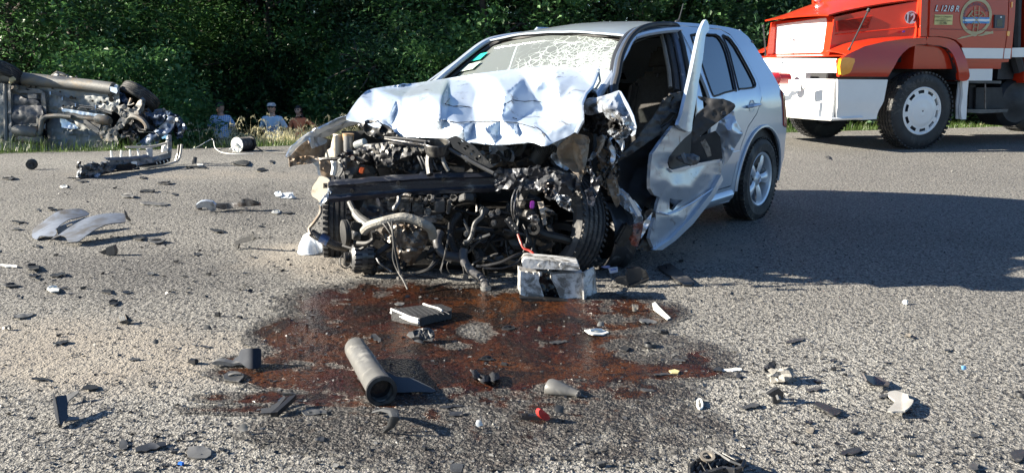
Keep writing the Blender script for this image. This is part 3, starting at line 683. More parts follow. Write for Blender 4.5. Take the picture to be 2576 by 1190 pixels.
# windscreen: laminated, cracked, still in its frame
def wsz(x, y): return .955+(x-.40)*.655-.05*y*y/.36
wso = [(.34,-.66),(.46,-.70),(1.02,-.555),(1.055,-.3),(1.07,0),(1.055,.3),(1.02,.555),(.46,.70),(.34,.66),(.30,.3),(.29,0),(.30,-.3)]
def glass_mat():
    m, N, L, b = nt('cracked_windscreen'); g = N.new('ShaderNodeTexCoord'); pos = g.outputs['Object']
    def noi(s, det=3, dist=0.):
        n = N.new('ShaderNodeTexNoise'); n.inputs['Scale'].default_value = s; n.inputs['Detail'].default_value = det; n.inputs['Distortion'].default_value = dist; L.new(pos, n.inputs[0]); return n
    def rng(s, a, c, d=0, e=1):
        r = N.new('ShaderNodeMapRange'); L.new(s, r.inputs[0])
        for i, q in ((1, a), (2, c), (3, d), (4, e)): r.inputs[i].default_value = q
        return r.outputs[0]
    def op(o, a, c):
        r = N.new('ShaderNodeMath'); r.operation = o
        for i, q in ((0, a), (1, c)):
            if hasattr(q, 'is_linked'): L.new(q, r.inputs[i])
            else: r.inputs[i].default_value = q
        return r.outputs[0]
    n = noi(5, 3); ad = N.new('ShaderNodeMixRGB'); ad.blend_type = 'ADD'; ad.inputs[0].default_value = .12; L.new(pos, ad.inputs[1]); L.new(n.outputs[1], ad.inputs[2])
    at = N.new('ShaderNodeAttribute'); at.attribute_name = 'dmg'; dm = at.outputs['Fac']
    cr_ = None
    for sc, th, lo in ((7., .022, .42), (15., .045, .40), (34., .09, .60)):
        v = N.new('ShaderNodeTexVoronoi'); v.feature = 'DISTANCE_TO_EDGE'; v.inputs['Scale'].default_value = sc; L.new(ad.outputs[0], v.inputs[0])
        e = rng(v.outputs['Distance'], 0, th, 1, 0); msk = rng(op('ADD', dm, op('MULTIPLY', op('SUBTRACT', noi(4+sc*.4, 3).outputs[0], .5), .7)), lo-.10, lo+.08)
        e = op('MULTIPLY', e, msk); cr_ = e if cr_ is None else op('MAXIMUM', cr_, e)
    frost = rng(op('ADD', dm, op('MULTIPLY', op('SUBTRACT', noi(30, 6, 1.).outputs[0], .5), 1.1)), .74, 1.0, 0, .85)
    dust_haze = rng(noi(60, 6).outputs[0], .56, .70, 0, .22)
    fac = op('MAXIMUM', op('MAXIMUM', cr_, frost), op('MAXIMUM', dust_haze, .25))  # constant floor: haze and reflections on the glass painted in as a pale veil
    b.inputs['Base Color'].default_value = (.72, .80, .78, 1); b.inputs['Roughness'].default_value = .35
    tr = N.new('ShaderNodeBsdfTransparent'); tr.inputs[0].default_value = (.62, .70, .70, 1); gl = N.new('ShaderNodeBsdfGlossy'); gl.inputs['Roughness'].default_value = .03
    fr = N.new('ShaderNodeFresnel'); fr.inputs[0].default_value = 1.52; m1 = N.new('ShaderNodeMixShader'); L.new(fr.outputs[0], m1.inputs[0]); L.new(tr.outputs[0], m1.inputs[1]); L.new(gl.outputs[0], m1.inputs[2])
    tl = N.new('ShaderNodeBsdfTranslucent'); tl.inputs[0].default_value = (.7, .8, .78, 1); m0 = N.new('ShaderNodeMixShader'); m0.inputs[0].default_value = .3; L.new(b.outputs[0], m0.inputs[1]); L.new(tl.outputs[0], m0.inputs[2])
    m2 = N.new('ShaderNodeMixShader'); L.new(fac, m2.inputs[0]); L.new(m1.outputs[0], m2.inputs[1]); L.new(m0.outputs[0], m2.inputs[2]); L.new(m2.outputs[0], N['Material Output'].inputs[0]); return m
mb = MB(); mb.sheet(wso, lambda x, y: cW(x, y, wsz(x, y)-.012+.012*fbm(x*4, y*4)*(1 if y > 0 else .2)), [], .04, 0)
wsh = car.part('windscreen', mb, glass_mat(), smooth=60)
at = wsh.data.attributes.new('dmg', 'FLOAT', 'POINT'); vals = []
for v in wsh.data.vertices:
    q = cL(car.M @ v.co); x, y = q[0], q[1]
    d1 = math.hypot((x-.62)/.62, (y-.66)/.80); vals.append(max(0, 1.26-.80*d1))
at.data.foreach_set('value', vals)
mb = MB()
rim = cr(wso, True, 4); mb.tube([cW(x, y, wsz(x, y)-.005) for x, y in rim+[rim[0]]], .016, 6, cap=False); car.part('windscreen_seal', mb, black_rub)
mb = MB(); mb.sheet([(.86,-.60),(.93,-.585),(.93,-.50),(.86,-.515)], lambda x, y: cW(x, y, wsz(x, y)+.004), [], .05, .001); car.part('windscreen_sticker', mb, mat('green_sticker', (.02,.5,.36), .5), label='green square sticker')
mb = MB(); mb.sheet([(.76,-.615),(.83,-.60),(.83,-.48),(.76,-.495)], lambda x, y: cW(x, y, wsz(x, y)+.004), [], .05, .001); car.part('windscreen_sticker', mb, mat('pale_sticker', (.5,.6,.5), .5), label='pale paper sticker')
mb = MB(); mb.sheet([(.58,-.655),(.66,-.635),(.66,-.52),(.58,-.54)], lambda x, y: cW(x, y, wsz(x, y)+.004), [], .05, .001); car.part('windscreen_sticker', mb, MATS['pale_sticker'], label='large white sticker low on the glass')
# header and pillars
for s in (1, -1):
    mb = MB(); pl = [(.36, .715, .93), (.60, .685, 1.085), (.85, .64, 1.245), (1.0, .60, 1.335), (1.15, .59, 1.368), (1.40, .595, 1.392), (1.60, .60, 1.40)]
    pl = cr([(a_, b_, c_) for a_, b_, c_ in pl], False, 4)
    mb.tube([cW(a_, s*(b_+.0), c_) for a_, b_, c_ in pl], [.026]*len(pl), 8, flat=.8); car.part('windscreen_pillar', mb, silver)
# driver's doorway: outer rubber, painted inner flange, grey trim, all following the traced opening
op_ = [(165,560),(160,400),(172,330),(190,240),(225,170),(275,125),(345,108),(425,112),(440,150),(462,230),(480,320),(490,420)]
opo = [side(3, x, y, -.01) for x, y in op_]
path = cr([(x, z) for x, z in opo], False, 4)
mb = MB(); mb.tube([cW(x, yb(x, z)-.005, z) for x, z in path], .017, 8); car.part('door_seal', mb, black_rub)
def inset(path, d):
    cx_ = sum(p[0] for p in path)/len(path); cz_ = sum(p[1] for p in path)/len(path)
    return [(cx_+(x-cx_)*(1-d), cz_+(z-cz_)*(1-d)) for x, z in path]
p2 = inset(path, .055); mb = MB(); mb.tube([cW(x, yb(x, z)-.035, z) for x, z in p2], .020, 8); car.part('door_frame', mb, mat('blue_black_frame', (.10,.13,.19), .35, .3, coat=.5))
p3 = inset(path, .12); mb = MB(); mb.tube([cW(x, yb(x, z)-.075, z) for x, z in p3], .022, 8); car.part('door_frame_trim', mb, mat('door_seal_dark', (.03,.033,.04), .5))
p4 = inset(path, .20); mb = MB(); mb.tube([cW(x, yb(x, z)-.10, z) for x, z in p4], .014, 8); car.part('door_frame_trim', mb, trimg, label='grey inner edge of the doorway')
# B pillar between the doorway and the rear door
def strip(pts, w, off, mt, nm, t=.01):
    P = [side(3, x, y, off) for x, y in pts]; m_ = MB(); m_.grid(lambda u, v: cW(P[0][0]+(P[1][0]-P[0][0])*u+(v-.5)*w, yb(P[0][0]+(P[1][0]-P[0][0])*u, P[0][1]+(P[1][1]-P[0][1])*u)+off, P[0][1]+(P[1][1]-P[0][1])*u), 10, 2, t); return car.part(nm, m_, mt)
strip([(432,112),(520,640)], .085, -.006, silver, 'door_pillar')
# rear wheel and generic road wheels
def wheel(T, c, ax, R, wd, spokes=True, tyre=tyre_m, rimm=None, rr=.195, wob=None):
    ax = V(ax).normalized(); mb = MB(); h = wd/2
    prof = [(rr, -h*.75), (rr+.02, -h*.95), (R*.86, -h), (R*.955, -h*.86), (R*.985, -h*.72)]
    gr = []
    for k, g in enumerate((-.5, -.17, .17, .5)):
        gr += [(R, h*(g-.08)), (R-.009, h*(g-.05)), (R-.009, h*(g+.05)), (R, h*(g+.08))]
    prof += gr+[(R*.985, h*.72), (R*.955, h*.86), (R*.86, h), (rr+.02, h*.95), (rr, h*.75)]
    mb.lathe(c, ax, prof, 56, wob=wob)
    u, w = frame_of(ax)
    for k in range(56):                     # shoulder blocks
        a = 2*pi*(k+.5)/56; d = u*cos(a)+w*sin(a); tt = ax.cross(d)
        for s in (-1, 1):
            q = V(c)+d*(R-.002)+ax*(h*.76*s)
            if wob: q = wob(q, a, R, h*.76*s)
            Rm = Matrix((ax, tt, d)).transposed(); mb.box(q, (h*.30, .019, .012), Rm)
    wl = T.part('wheel', MB().lathe(c, ax, [(rr+.012, h*.80), (rr+.004, h*.9), (rr-.010, h*.82), (rr-.016, h*.55), (rr-.03, -h*.6), (rr+.004, -h*.9)], 40), rimm or alloy)
    T.part('tyre', mb, tyre, parent=wl, smooth=25)
    return wl, u, w
ax = (cW(0,1,0)-cW(0,0,0)).normalized(); wc = cW(2.511, .745, .285); wc.z = .308
wl, u, w = wheel(car, wc, ax, .312, .195)
for k in range(5):
    a = 2*pi*k/5+.62; d = u*cos(a)+w*sin(a); tt = ax.cross(d); mb = MB()
    def sp(uu, vv, d=d, tt=tt):
        r = .035+.158*uu; hw = .026+.030*uu**1.5; q = (2*vv-1)
        return wc+d*r+tt*(hw*q)+ax*(.058+.012*sin(pi*uu)-.016*q*q+.010*uu)
    mb.grid(sp, 8, 6, .022); car.part('spoke', mb, alloy, parent=wl)
    mb = MB(); d2 = u*cos(a+pi/5)+w*sin(a+pi/5); mb.cyl(wc+d2*.055+ax*.045, wc+d2*.055+ax*.052, .011, 10); car.part('wheel_bolt', mb, grime, parent=wl)
mb = MB(); mb.lathe(wc, ax, [(.0,.074),(.030,.074),(.036,.068),(.055,.058),(.060,.03)], 24); car.part('hub_cap', mb, alloy, parent=wl)
mb = MB(); mb.lathe(wc+ax*.0755, ax, [(.0255,0),(.0235,.0012),(.0215,0)], 20, True)
for (a_, b_, c_, d_) in [(-.016,.014,-.004,-.002),(-.004,-.002,0,.006),(.016,.014,.004,-.002),(.004,-.002,0,.006),(-.018,.002,-.008,-.018),(-.008,-.018,0,-.006),(.018,.002,.008,-.018),(.008,-.018,0,-.006)]:
    up = V((0,0,1)); rt = up.cross(ax).normalized()*1
    mb.tube([wc+ax*.0760+rt*a_+up*b_, wc+ax*.0760+rt*c_+up*d_], .0016, 4)
car.part('hub_emblem', mb, mat('emblem_chrome', (.6,.6,.62), .2, .9), parent=wl)
mb = MB(); mb.lathe(wc-ax*.02, ax, [(0,.02),(.13,.02),(.13,-.01),(0,-.01)], 24); car.part('brake_disc', mb, grime)
wc2 = cW(2.511, -.745, .285); wc2.z = .308; wl, u, w = wheel(car, wc2, -ax, .312, .195); mb = MB(); mb.lathe(wc2, -ax, [(0,.06),(.19,.07),(.19,.05),(0,.04)], 20); car.part('hub_cap', mb, alloy, parent=wl)

# ---- bonnet: folded steel; facets set by points (picture position and distance), interpolated between them
HP = [(871,300,5.02),(881,278,5.14),(909,241,5.30),(941,223,5.45),(1050,209,5.66),(1130,197,5.5),(1207,185,5.35),(1308,173,5.12),(1368,169,4.98),(1392,169,4.88),(1449,172,4.80),(1505,173,4.66),
 (1489,217,4.50),(1465,241,4.36),(1457,266,4.27),(1459,306,4.18),(1445,334,4.18),(1368,368,4.14),(1328,358,4.22),(1247,364,4.34),(1167,358,4.45),(1147,350,4.47),(1046,346,4.62),(978,342,4.74),(962,330,4.77),(925,314,4.90),(901,306,4.97),
 (935,275,5.08),(960,300,4.90),(975,250,5.14),(1035,222,5.50),
 (1014,245,5.16),(998,278,5.01),(985,323,4.85),(1000,246,5.13),(985,278,4.93),(972,322,4.78),(1026,246,5.05),(1011,278,4.88),(998,325,4.72),
 (1060,270,4.82),(1060,315,4.66),(1075,235,5.02),(1112,238,4.90),(1106,262,4.66),(1103,303,4.49),(1130,243,4.98),(1128,270,4.72),(1122,300,4.54),
 (1200,232,5.06),(1190,275,4.82),(1195,303,4.60),(1272,236,4.62),(1268,262,4.53),(1262,301,4.41),(1290,240,4.70),(1292,270,4.60),(1300,306,4.46),
 (1340,232,4.82),(1345,270,4.68),(1348,315,4.32),(1382,225,4.84),(1388,260,4.72),(1386,300,4.50),(1402,215,4.50),(1406,255,4.38),(1408,300,4.23),(1440,215,4.52),(1440,260,4.30),
 (1180,205,5.30),(1250,200,5.02),(1320,195,4.98),(1370,200,4.86),(1400,190,4.74),(1440,190,4.70),
 (1110,330,4.54),(1060,330,4.62),(1165,322,4.43),(1185,345,4.48),(1220,322,4.37),(1250,345,4.40),(1290,325,4.31),(1310,345,4.32),(1340,335,4.20),(1380,335,4.18),(1420,315,4.19)]
def interp_setup(pts):
    vo, eo, fo, _, _, _ = delaunay_2d_cdt([V((p[0], p[1])) for p in pts], [], [], 0, 1e-4)
    ds = [min(pts, key=lambda q: (q[0]-v[0])**2+(q[1]-v[1])**2)[2] for v in vo]
    tris = [(vo[f[0]], vo[f[1]], vo[f[2]], ds[f[0]], ds[f[1]], ds[f[2]]) for f in fo]
    def ev(x, y):
        best = None
        for a, b, c, da, db, dc in tris:
            det = (b[1]-c[1])*(a[0]-c[0])+(c[0]-b[0])*(a[1]-c[1])
            if abs(det) < 1e-9: continue
            l1 = ((b[1]-c[1])*(x-c[0])+(c[0]-b[0])*(y-c[1]))/det; l2 = ((c[1]-a[1])*(x-c[0])+(a[0]-c[0])*(y-c[1]))/det; l3 = 1-l1-l2
            m_ = min(l1, l2, l3)
            if m_ >= -1e-6: return l1*da+l2*db+l3*dc
            if best is None or m_ > best[0]:
                k = [max(0, q) for q in (l1, l2, l3)]; s_ = sum(k); best = (m_, (k[0]*da+k[1]*db+k[2]*dc)/s_)
        return best[1]
    return ev
def psheet(T, name, mt, outline, D, holes=(), step=6, t=.004, nz=0.0, ns=.05, parent=None, smooth=30, label=None, sm=0, z=0):
    o = [px(z, *p) for p in outline]; hs = [[px(z, *p) for p in h] for h in holes]
    ev = interp_setup(D) if isinstance(D, list) else (D if callable(D) else (lambda x, y: D))
    if nz > .03: nz *= .42; ns *= .75
    ev2 = (lambda x, y: sum(ev(x+a*sm, y+b*sm) for a, b in ((0,0),(1,0),(-1,0),(0,1),(0,-1)))/5) if sm else ev
    mb = MB(); mb.sheet(o, lambda x, y: atD((x, y), ev2(x, y)+nz*(abs(noise.noise(V((x*ns, y*ns, 1.3))))*2-.6+.35*noise.noise(V((x*ns*3, y*ns*3, 7.))))), hs, step, t, away=lambda p: p-V((0,0,HCAM)))
    return T.part(name, mb, mt, parent=parent, smooth=smooth, label=label)
hood_out = cr([(871,300),(881,278),(909,241),(941,223),(1050,209),(1130,197),(1207,185),(1308,173),(1368,168),(1392,167),(1449,171),(1500,171),(1505,178),(1489,217),(1465,241),(1457,266),(1459,306),(1445,334),(1400,356),(1368,368),(1328,358),(1247,365),(1200,359),(1167,359),(1147,350),(1046,346),(978,342),(962,330),(925,314),(901,306)], True, 3)
hood_m = mat('bonnet_paint', (.50,.58,.68), .30, .35, var=.06, coat=.7, dirt=(.12,.11,.11), dirtamt=.14, dscale=9, rvar=.06)
hood = psheet(car, 'bonnet', hood_m, hood_out, HP, step=5, t=.006, nz=.004, ns=.03, smooth=34, sm=2.2)
# torn paint lines along the sharp creases
mb = MB(); evh = interp_setup(HP)
for ln in ([(1120,262),(1140,268),(1160,267),(1182,270)],[(1110,303),(1150,309),(1180,307),(1240,306),(1300,309),(1345,322)],[(1272,262),(1290,252),(1320,256),(1340,254),(1362,257)],[(1345,318),(1362,330),(1372,350)],[(1120,262),(1132,248)],[(1290,296),(1300,300)]):
    L_ = subd(ln, 5, False); P = [atD(p, evh(*p)-.012+random.Random(int(p[0])).uniform(-.002, .002)) for p in L_]
    mb.tube(P, [random.Random(i).uniform(.001, .0032) for i in range(len(P))], 4)
car.part('torn_crease', mb, grime, parent=hood)
# rolled right rim of the bonnet with hinge loop
mb = MB(); mb.tube([atD(p, D) for p, D in (((1505,176),4.65),((1497,200),4.53),((1489,219),4.47),((1472,238),4.36),((1462,262),4.27),((1464,306),4.17),((1449,335),4.16))], [.010,.012,.012,.011,.012,.012,.01], 6); car.part('bonnet_rim', mb, silver, parent=hood)
mb = MB(); mb.tube([atD(p, 4.60) for p in ((1506,178),(1510,205),(1500,222),(1492,226),(1490,215),(1500,195),(1504,182))], .006, 6); car.part('bonnet_hinge', mb, silver_dirty, parent=hood)
# ---- front wings and the torn structure round the driver's side
# passenger wing: outer skin bent out, brown-grey inside showing
ev = interp_setup([(720,395,4.86),(735,368,4.90),(790,330,5.02),(870,294,5.22),(930,268,5.45),(760,420,4.86),(815,400,5.15),(850,350,5.35),(890,330,5.45),(930,300,5.5),(800,345,5.10),(840,380,5.30),(770,390,5.0)])
psheet(car, 'passenger_wing', silver, cr([(718,394),(728,374),(745,357),(768,340),(800,321),(838,303),(872,291),(905,285),(930,282),(925,291),(880,302),(845,316),(812,333),(785,347),(765,358),(742,378),(730,393)], True, 2), lambda x, y: ev(x, y)-.03, step=5, t=.006)
psheet(car, 'wing_inner_face', silver_under, cr([(721,396),(732,391),(745,376),(768,356),(800,343),(832,352),(842,365),(828,385),(812,398),(780,393),(740,398)], True, 2), lambda x, y: ev(x, y)+.02, step=6, t=.004, nz=.03)
psheet(car, 'wing_stay', silver_dirty, cr([(785,347),(812,333),(850,315),(890,303),(930,296),(935,306),(900,312),(860,325),(830,342),(805,348)], True, 2), lambda x, y: ev(x, y)-.005, step=5, t=.005, nz=.02)
psheet(car, 'wing_fold', silver_dirty, cr([(776,346),(800,345),(822,352),(818,362),(795,370),(786,374),(780,360)], True, 2), lambda x, y: ev(x, y)-.06-.002*(y-350), step=4, t=.004, nz=.05)
psheet(car, 'wing_lower_flange', silver_under, [(726,396),(770,393),(800,396),(812,400),(810,412),(800,404),(785,410),(740,417),(729,421)], 4.93, step=5, t=.006, nz=.03)
psheet(car, 'wing_bracket', silver_dirty, [(788,398),(799,396),(803,418),(806,442),(800,440),(797,420),(786,410)], 4.95, step=4, t=.006)
# end bracket of the crash beam, pale primer with a square hole
psheet(car, 'beam_end_bracket', mat('cream_primer', (.42,.38,.31), .55, .1, var=.2, dirt=(.12,.09,.06), dirtamt=.35), cr([(804,444),(816,446),(828,452),(831,470),(826,492),(812,500),(806,510),(798,502),(788,496),(783,488),(786,470),(796,456)], True, 2), lambda x, y: 4.52-.001*(x-800), [[(813,461),(824,461),(824,474),(813,474)]], step=5, t=.012)
psheet(car, 'beam_end_flange', silver_dirty, [(826,470),(832,486),(826,500),(812,512),(806,520),(802,512),(812,498),(822,486)], 4.46, step=5, t=.008, nz=.02)
# the crash beam: a hollow box section, straight on the passenger side, crushed on the driver's side
def beam(u, v):
    x = 828+(1248-828)*u; yc = 484-26*u-5*sin(pi*u); D = 4.47+.06*u
    h = .060-.006*u; prof = [(-.03,1),(.004,.94),(.012,.62),(.004,.42),(.003,-.35),(.010,-.55),(.003,-.95),(-.03,-1)]
    k = v*7; i = min(6, int(k)); f = k-i; a = prof[i]; b = prof[i+1]
    p = atD((x, yc), D); dy = a[0]+(b[0]-a[0])*f; dz = (a[1]+(b[1]-a[1])*f)*h
    return p+V((0, -dy*1.4-.01, dz+.004*fbm(u*9, v*3)))
mb = MB(); mb.grid(beam, 40, 28, .012, away=V((0,1,0))); bo = car.part('crash_beam', mb, beam_m, smooth=40)
for x, y in ((886, 480), (1002, 461), (1115, 452)):
    D = 4.47+.06*(x-828)/420-.035; mb = MB(); mb.lathe(atD((x, y), D), (0, -1, 0), [(0,.0),(.010,.0),(.012,-.004)], 12); car.part('beam_hole', mb, black_gl, parent=bo)
ev = interp_setup([(1240,430,4.460),(1270,425,4.420),(1330,424,4.340),(1400,432,4.310),(1450,440,4.340),(1240,480,4.460),(1270,476,4.420),(1340,478,4.350),(1390,485,4.310),(1440,490,4.330),(1420,460,4.270),(1350,452,4.365),(1375,455,4.290),(1290,450,4.375),(1400,510,4.320),(1425,520,4.350),(1440,455,4.320)])
psheet(car, 'crushed_beam_end', mat('scuffed_beam', (.055,.06,.072), .42, .4, var=.5, dirt=(.24,.235,.23), dirtamt=.3, dscale=16, bump=.4), cr([(1243,432),(1262,426),(1300,424),(1350,424),(1400,431),(1446,438),(1450,446),(1447,470),(1442,492),(1436,500),(1410,494),(1400,503),(1386,500),(1376,488),(1350,479),(1300,478),(1262,475),(1246,481)], True, 2), ev, [[(1308,446),(1313,446),(1313,450),(1308,450)],[(1323,443),(1330,443),(1330,448),(1323,448)],[(1405,450),(1412,449),(1411,456),(1404,456)]], step=5, t=.03, nz=.05, ns=.06, parent=bo)
psheet(car, 'torn_bracket', silver_dirty, cr([(1400,492),(1425,492),(1440,500),(1436,520),(1444,535),(1425,528),(1412,520),(1400,508)], True, 2), 4.22, step=4, t=.006, nz=.07, ns=.1)
psheet(car, 'crumpled_rail_end', steel, cr([(1368,468),(1385,462),(1398,470),(1402,486),(1392,498),(1378,494),(1366,482)], True, 2), 4.14, step=4, t=.006, nz=.06, ns=.12, parent=bo)
# inner wing / strut tower metal hanging on the driver's side
psheet(car, 'inner_wing_panel', silver_under, cr([(1402,372),(1425,350),(1445,338),(1478,345),(1482,362),(1480,385),(1474,415),(1466,440),(1462,458),(1450,440),(1428,420),(1405,400)], True, 2), interp_setup([(1402,372,4.32),(1440,345,4.30),(1480,350,4.25),(1470,450,4.30),(1442,400,4.38),(1405,400,4.35),(1462,380,4.22)]), step=5, t=.005, nz=.05, ns=.05, label='torn grey-beige inner wing panel')
psheet(car, 'inner_wing_panel', silver_dirty, [(1390,360),(1412,350),(1438,352),(1440,420),(1425,430),(1400,415),(1385,395)], 4.42, step=5, t=.005, nz=.07, ns=.05)
psheet(car, 'hanging_bracket', beam_m, [(1486,400),(1492,455),(1510,440),(1508,470),(1498,500),(1493,520),(1480,515),(1478,495),(1470,480),(1488,470),(1484,430)], 4.25, [[(1482,503),(1489,503),(1488,511),(1482,511)]], step=5, t=.008, nz=.02)
# crumpled driver's wing, rolled up against the windscreen pillar
WE = [(1468,260,4.42),(1500,248,4.35),(1557,229,4.25),(1590,290,4.12),(1598,330,4.12),(1580,348,4.15),(1545,345,4.10),(1500,330,4.3),(1480,300,4.42),(1530,270,4.12),(1560,262,4.16),(1515,285,4.22),(1565,300,4.05),(1540,310,4.12),(1575,320,4.08),(1600,318,4.2)]
evw = interp_setup(WE)
psheet(car, 'crumpled_wing', silver_dirty, cr([(1470,254),(1500,246),(1535,236),(1557,228),(1565,238),(1576,262),(1588,285),(1598,308),(1600,330),(1593,342),(1588,326),(1580,318),(1562,308),(1545,302),(1530,288),(1516,282),(1490,290),(1470,286)], True, 2), lambda x, y: evw(x, y), step=4, t=.006, nz=.05, ns=.06, smooth=30)
psheet(car, 'wing_crush_folds', grime, cr([(1466,280),(1500,272),(1520,280),(1545,300),(1570,310),(1590,320),(1592,340),(1575,349),(1550,350),(1525,340),(1500,338),(1470,330),(1462,300)], True, 2), lambda x, y: evw(x, y)+.05, step=4, t=.005, nz=.14, ns=.09)
psheet(car, 'wing_crush_folds', silver_dirty, cr([(1518,284),(1545,298),(1570,312),(1586,330),(1578,345),(1550,348),(1527,332),(1545,322),(1560,330),(1566,318),(1548,308),(1530,300)], True, 2), lambda x, y: evw(x, y)+.0, step=4, t=.004, nz=.12, ns=.11)
psheet(car, 'wing_crush_folds', grime, cr([(1456,238),(1480,226),(1500,232),(1505,250),(1530,258),(1520,275),(1480,285),(1462,300),(1460,270)], True, 2), 4.46, step=5, t=.005, nz=.10, ns=.07)
psheet(car, 'wing_lip', silver, [(1556,228),(1562,231),(1580,262),(1594,292),(1601,320),(1598,338),(1590,344),(1586,340),(1594,328),(1593,312),(1584,288),(1570,262)], lambda x, y: 4.1-.001*(x-1556), step=4, t=.006)
psheet(car, 'torn_sill_strip', silver, cr([(1546,352),(1566,350),(1569,366),(1566,384),(1561,372),(1555,360)], True, 2), 4.2, step=4, t=.005, nz=.03)
psheet(car, 'torn_sill_strip', silver_dirty, cr([(1533,372),(1540,366),(1548,376),(1549,395),(1545,410),(1538,414),(1535,400),(1539,385)], True, 2), 4.2, step=4, t=.005, nz=.04)
rn = random.Random(77)
for k in range(16):          # ragged strips of torn sheet in the crushed corner
    x0 = rn.uniform(1470, 1570); y0 = rn.uniform(335, 440); P = [(x0, y0)]
    for j in range(3): P.append((P[-1][0]+rn.uniform(-16, 16), P[-1][1]+rn.uniform(6, 24)))
    D0 = rn.uniform(4.25, 4.6); wv = rn.uniform(3, 8)
    psheet(car, 'torn_strip', (grime, grime, silver_under, silver_dirty)[k % 4], [(p[0]-wv*(1-.2*i), p[1]) for i, p in enumerate(P)]+[(p[0]+wv*(1-.25*i), p[1]+2) for i, p in enumerate(P)][::-1], lambda x, y: D0, step=5, t=.004, nz=.10, ns=.1)
# door hinge post, folded sill, footwell cloth
psheet(car, 'hinge_post', silver_under, cr([(1500,345),(1530,350),(1548,400),(1552,450),(1560,500),(1548,520),(1530,470),(1512,420)], True, 2), 4.62, step=6, t=.02, nz=.08, ns=.05)
psheet(car, 'folded_sill', silver_dirty, [(1552,470),(1580,490),(1612,530),(1616,560),(1600,575),(1590,540),(1565,520),(1550,500)], 4.62, step=5, t=.01, nz=.07, ns=.07)
psheet(car, 'sill_edge', silver, [(1579,497),(1586,495),(1613,537),(1612,543),(1605,544)], 4.52, step=4, t=.008)
psheet(car, 'rusty_sill_end', mat('rust_and_paint', (.20,.19,.18), .6, .2, col2=(.28,.06,.03), vscale=14, bump=.3), [(1578,570),(1600,562),(1620,556),(1614,590),(1604,620),(1590,618),(1582,600)], 4.55, step=5, t=.01, nz=.06, ns=.08)
psheet(car, 'wheelhouse_liner', black_pl, cr([(1604,545),(1640,525),(1650,545),(1644,575),(1636,610),(1640,630),(1620,632),(1604,620),(1612,580)], True, 2), 4.66, step=5, t=.006, nz=.05)
psheet(car, 'sill_scrap', silver, [(1620,560),(1640,535),(1636,560),(1622,585),(1612,600)], 4.5, step=5, t=.006, nz=.04)
psheet(car, 'footwell_lining', trimd, cr([(1550,380),(1600,370),(1650,330),(1700,300),(1712,330),(1650,440),(1640,500),(1620,540),(1570,500),(1552,450)], True, 2), interp_setup([(1550,380,4.75),(1700,300,5.1),(1640,500,4.85),(1570,500,4.7),(1600,430,4.95),(1650,400,5.05)]), step=8, t=.01, nz=.10, ns=.02)
# door inner trim, pulled out of the door, patterned pale and dark with long slots
trimlite = mat('door_card_trim', (.075,.07,.065), .55, 0, var=.4, dirt=(.022,.022,.024), dirtamt=.7, dscale=10)
psheet(car, 'door_card', trimlite, cr([(1614,332),(1640,300),(1662,268),(1680,243),(1702,233),(1722,235),(1716,262),(1700,290),(1690,308),(1665,335),(1640,352),(1600,380),(1560,405),(1552,396),(1590,365)], True, 3), interp_setup([(1722,235,4.95),(1662,268,4.85),(1700,290,4.9),(1614,332,4.72),(1552,400,4.6),(1640,352,4.75)]), [cr([(1690,282),(1698,290),(1684,306),(1668,322),(1660,320),(1672,302)], True, 2),cr([(1690,246),(1697,243),(1693,252),(1686,258)], True, 1)], step=5, t=.012, nz=.02)
# window surround / airbag cover hanging over the door
psheet(car, 'pulled_out_trim', mat('plain_black_trim', (.022,.022,.024), .55, 0, var=.3), cr([(1755,242),(1785,248),(1820,250),(1848,262),(1846,276),(1822,296),(1790,320),(1760,345),(1745,362),(1741,340),(1745,310),(1752,290),(1780,262),(1762,250)], True, 2), lambda x, y: 4.66+.10*(((x-1755)*.62-(y-350)*-.78-0)/110)**2*.5, step=6, t=.014, nz=.008)
mb = MB(); mb.lathe(atD((1820,286), 4.60), (0,-1,.2), [(0,.01),(.012,.01),(.016,0)], 12); car.part('trim_clip', mb, black_gl)
# driver's door, bent out and folded down the middle
def dD(x, y): return 4.62+(x-1640)*.0042
fold = interp_setup([(1635,400,0),(1640,460,-.03),(1650,500,.02),(1700,470,-.10),(1700,440,.02),(1760,440,-.05),(1815,410,0),(1740,470,-.07),(1800,440,.03),(1690,520,.06),(1665,500,.06),(1740,510,.03),(1660,545,-.02),(1700,545,-.04),(1760,480,.04),(1648,625,.02),(1700,600,.05),(1740,560,-.03),(1780,500,0),(1680,455,-.06),(1720,430,.04),(1780,395,.02),(1715,300,0),(1730,250,-.02),(1775,50,0),(1760,480,.02)])
door_poly = [(1693,317),(1668,350),(1641,388),(1637,420),(1635,455),(1636,475),(1645,490),(1660,497),(1655,512),(1650,535),(1641,570),(1634,600),(1646,628),(1662,628),(1710,592),(1760,530),(1800,475),(1812,450),(1818,405),(1820,400),(1815,408),(1790,408),(1752,412),(1720,420),(1692,430),(1683,424),(1679,410),(1683,395),(1700,372),(1720,350),(1738,335),(1740,330),(1738,333),(1720,325)]
dr = psheet(car, 'driver_door', door_paint, door_poly, lambda x, y: dD(x, y)+.34*fold(x, y), [cr([(1685,500),(1700,503),(1718,503),(1705,514),(1692,530),(1684,526)], True, 1)], step=5, t=.02, nz=.006, ns=.03, sm=4, smooth=40)
psheet(car, 'door_frame_front', silver, cr([(1776,50),(1783,62),(1784,78),(1775,90),(1768,150),(1758,205),(1750,260),(1742,310),(1739,332),(1722,328),(1706,315),(1714,292),(1724,250),(1738,190),(1750,130),(1760,85),(1768,62)], True, 2), lambda x, y: dD(x, y)-.04-.0015*(abs(x-1750+.15*(y-180))), step=6, t=.02, parent=dr)
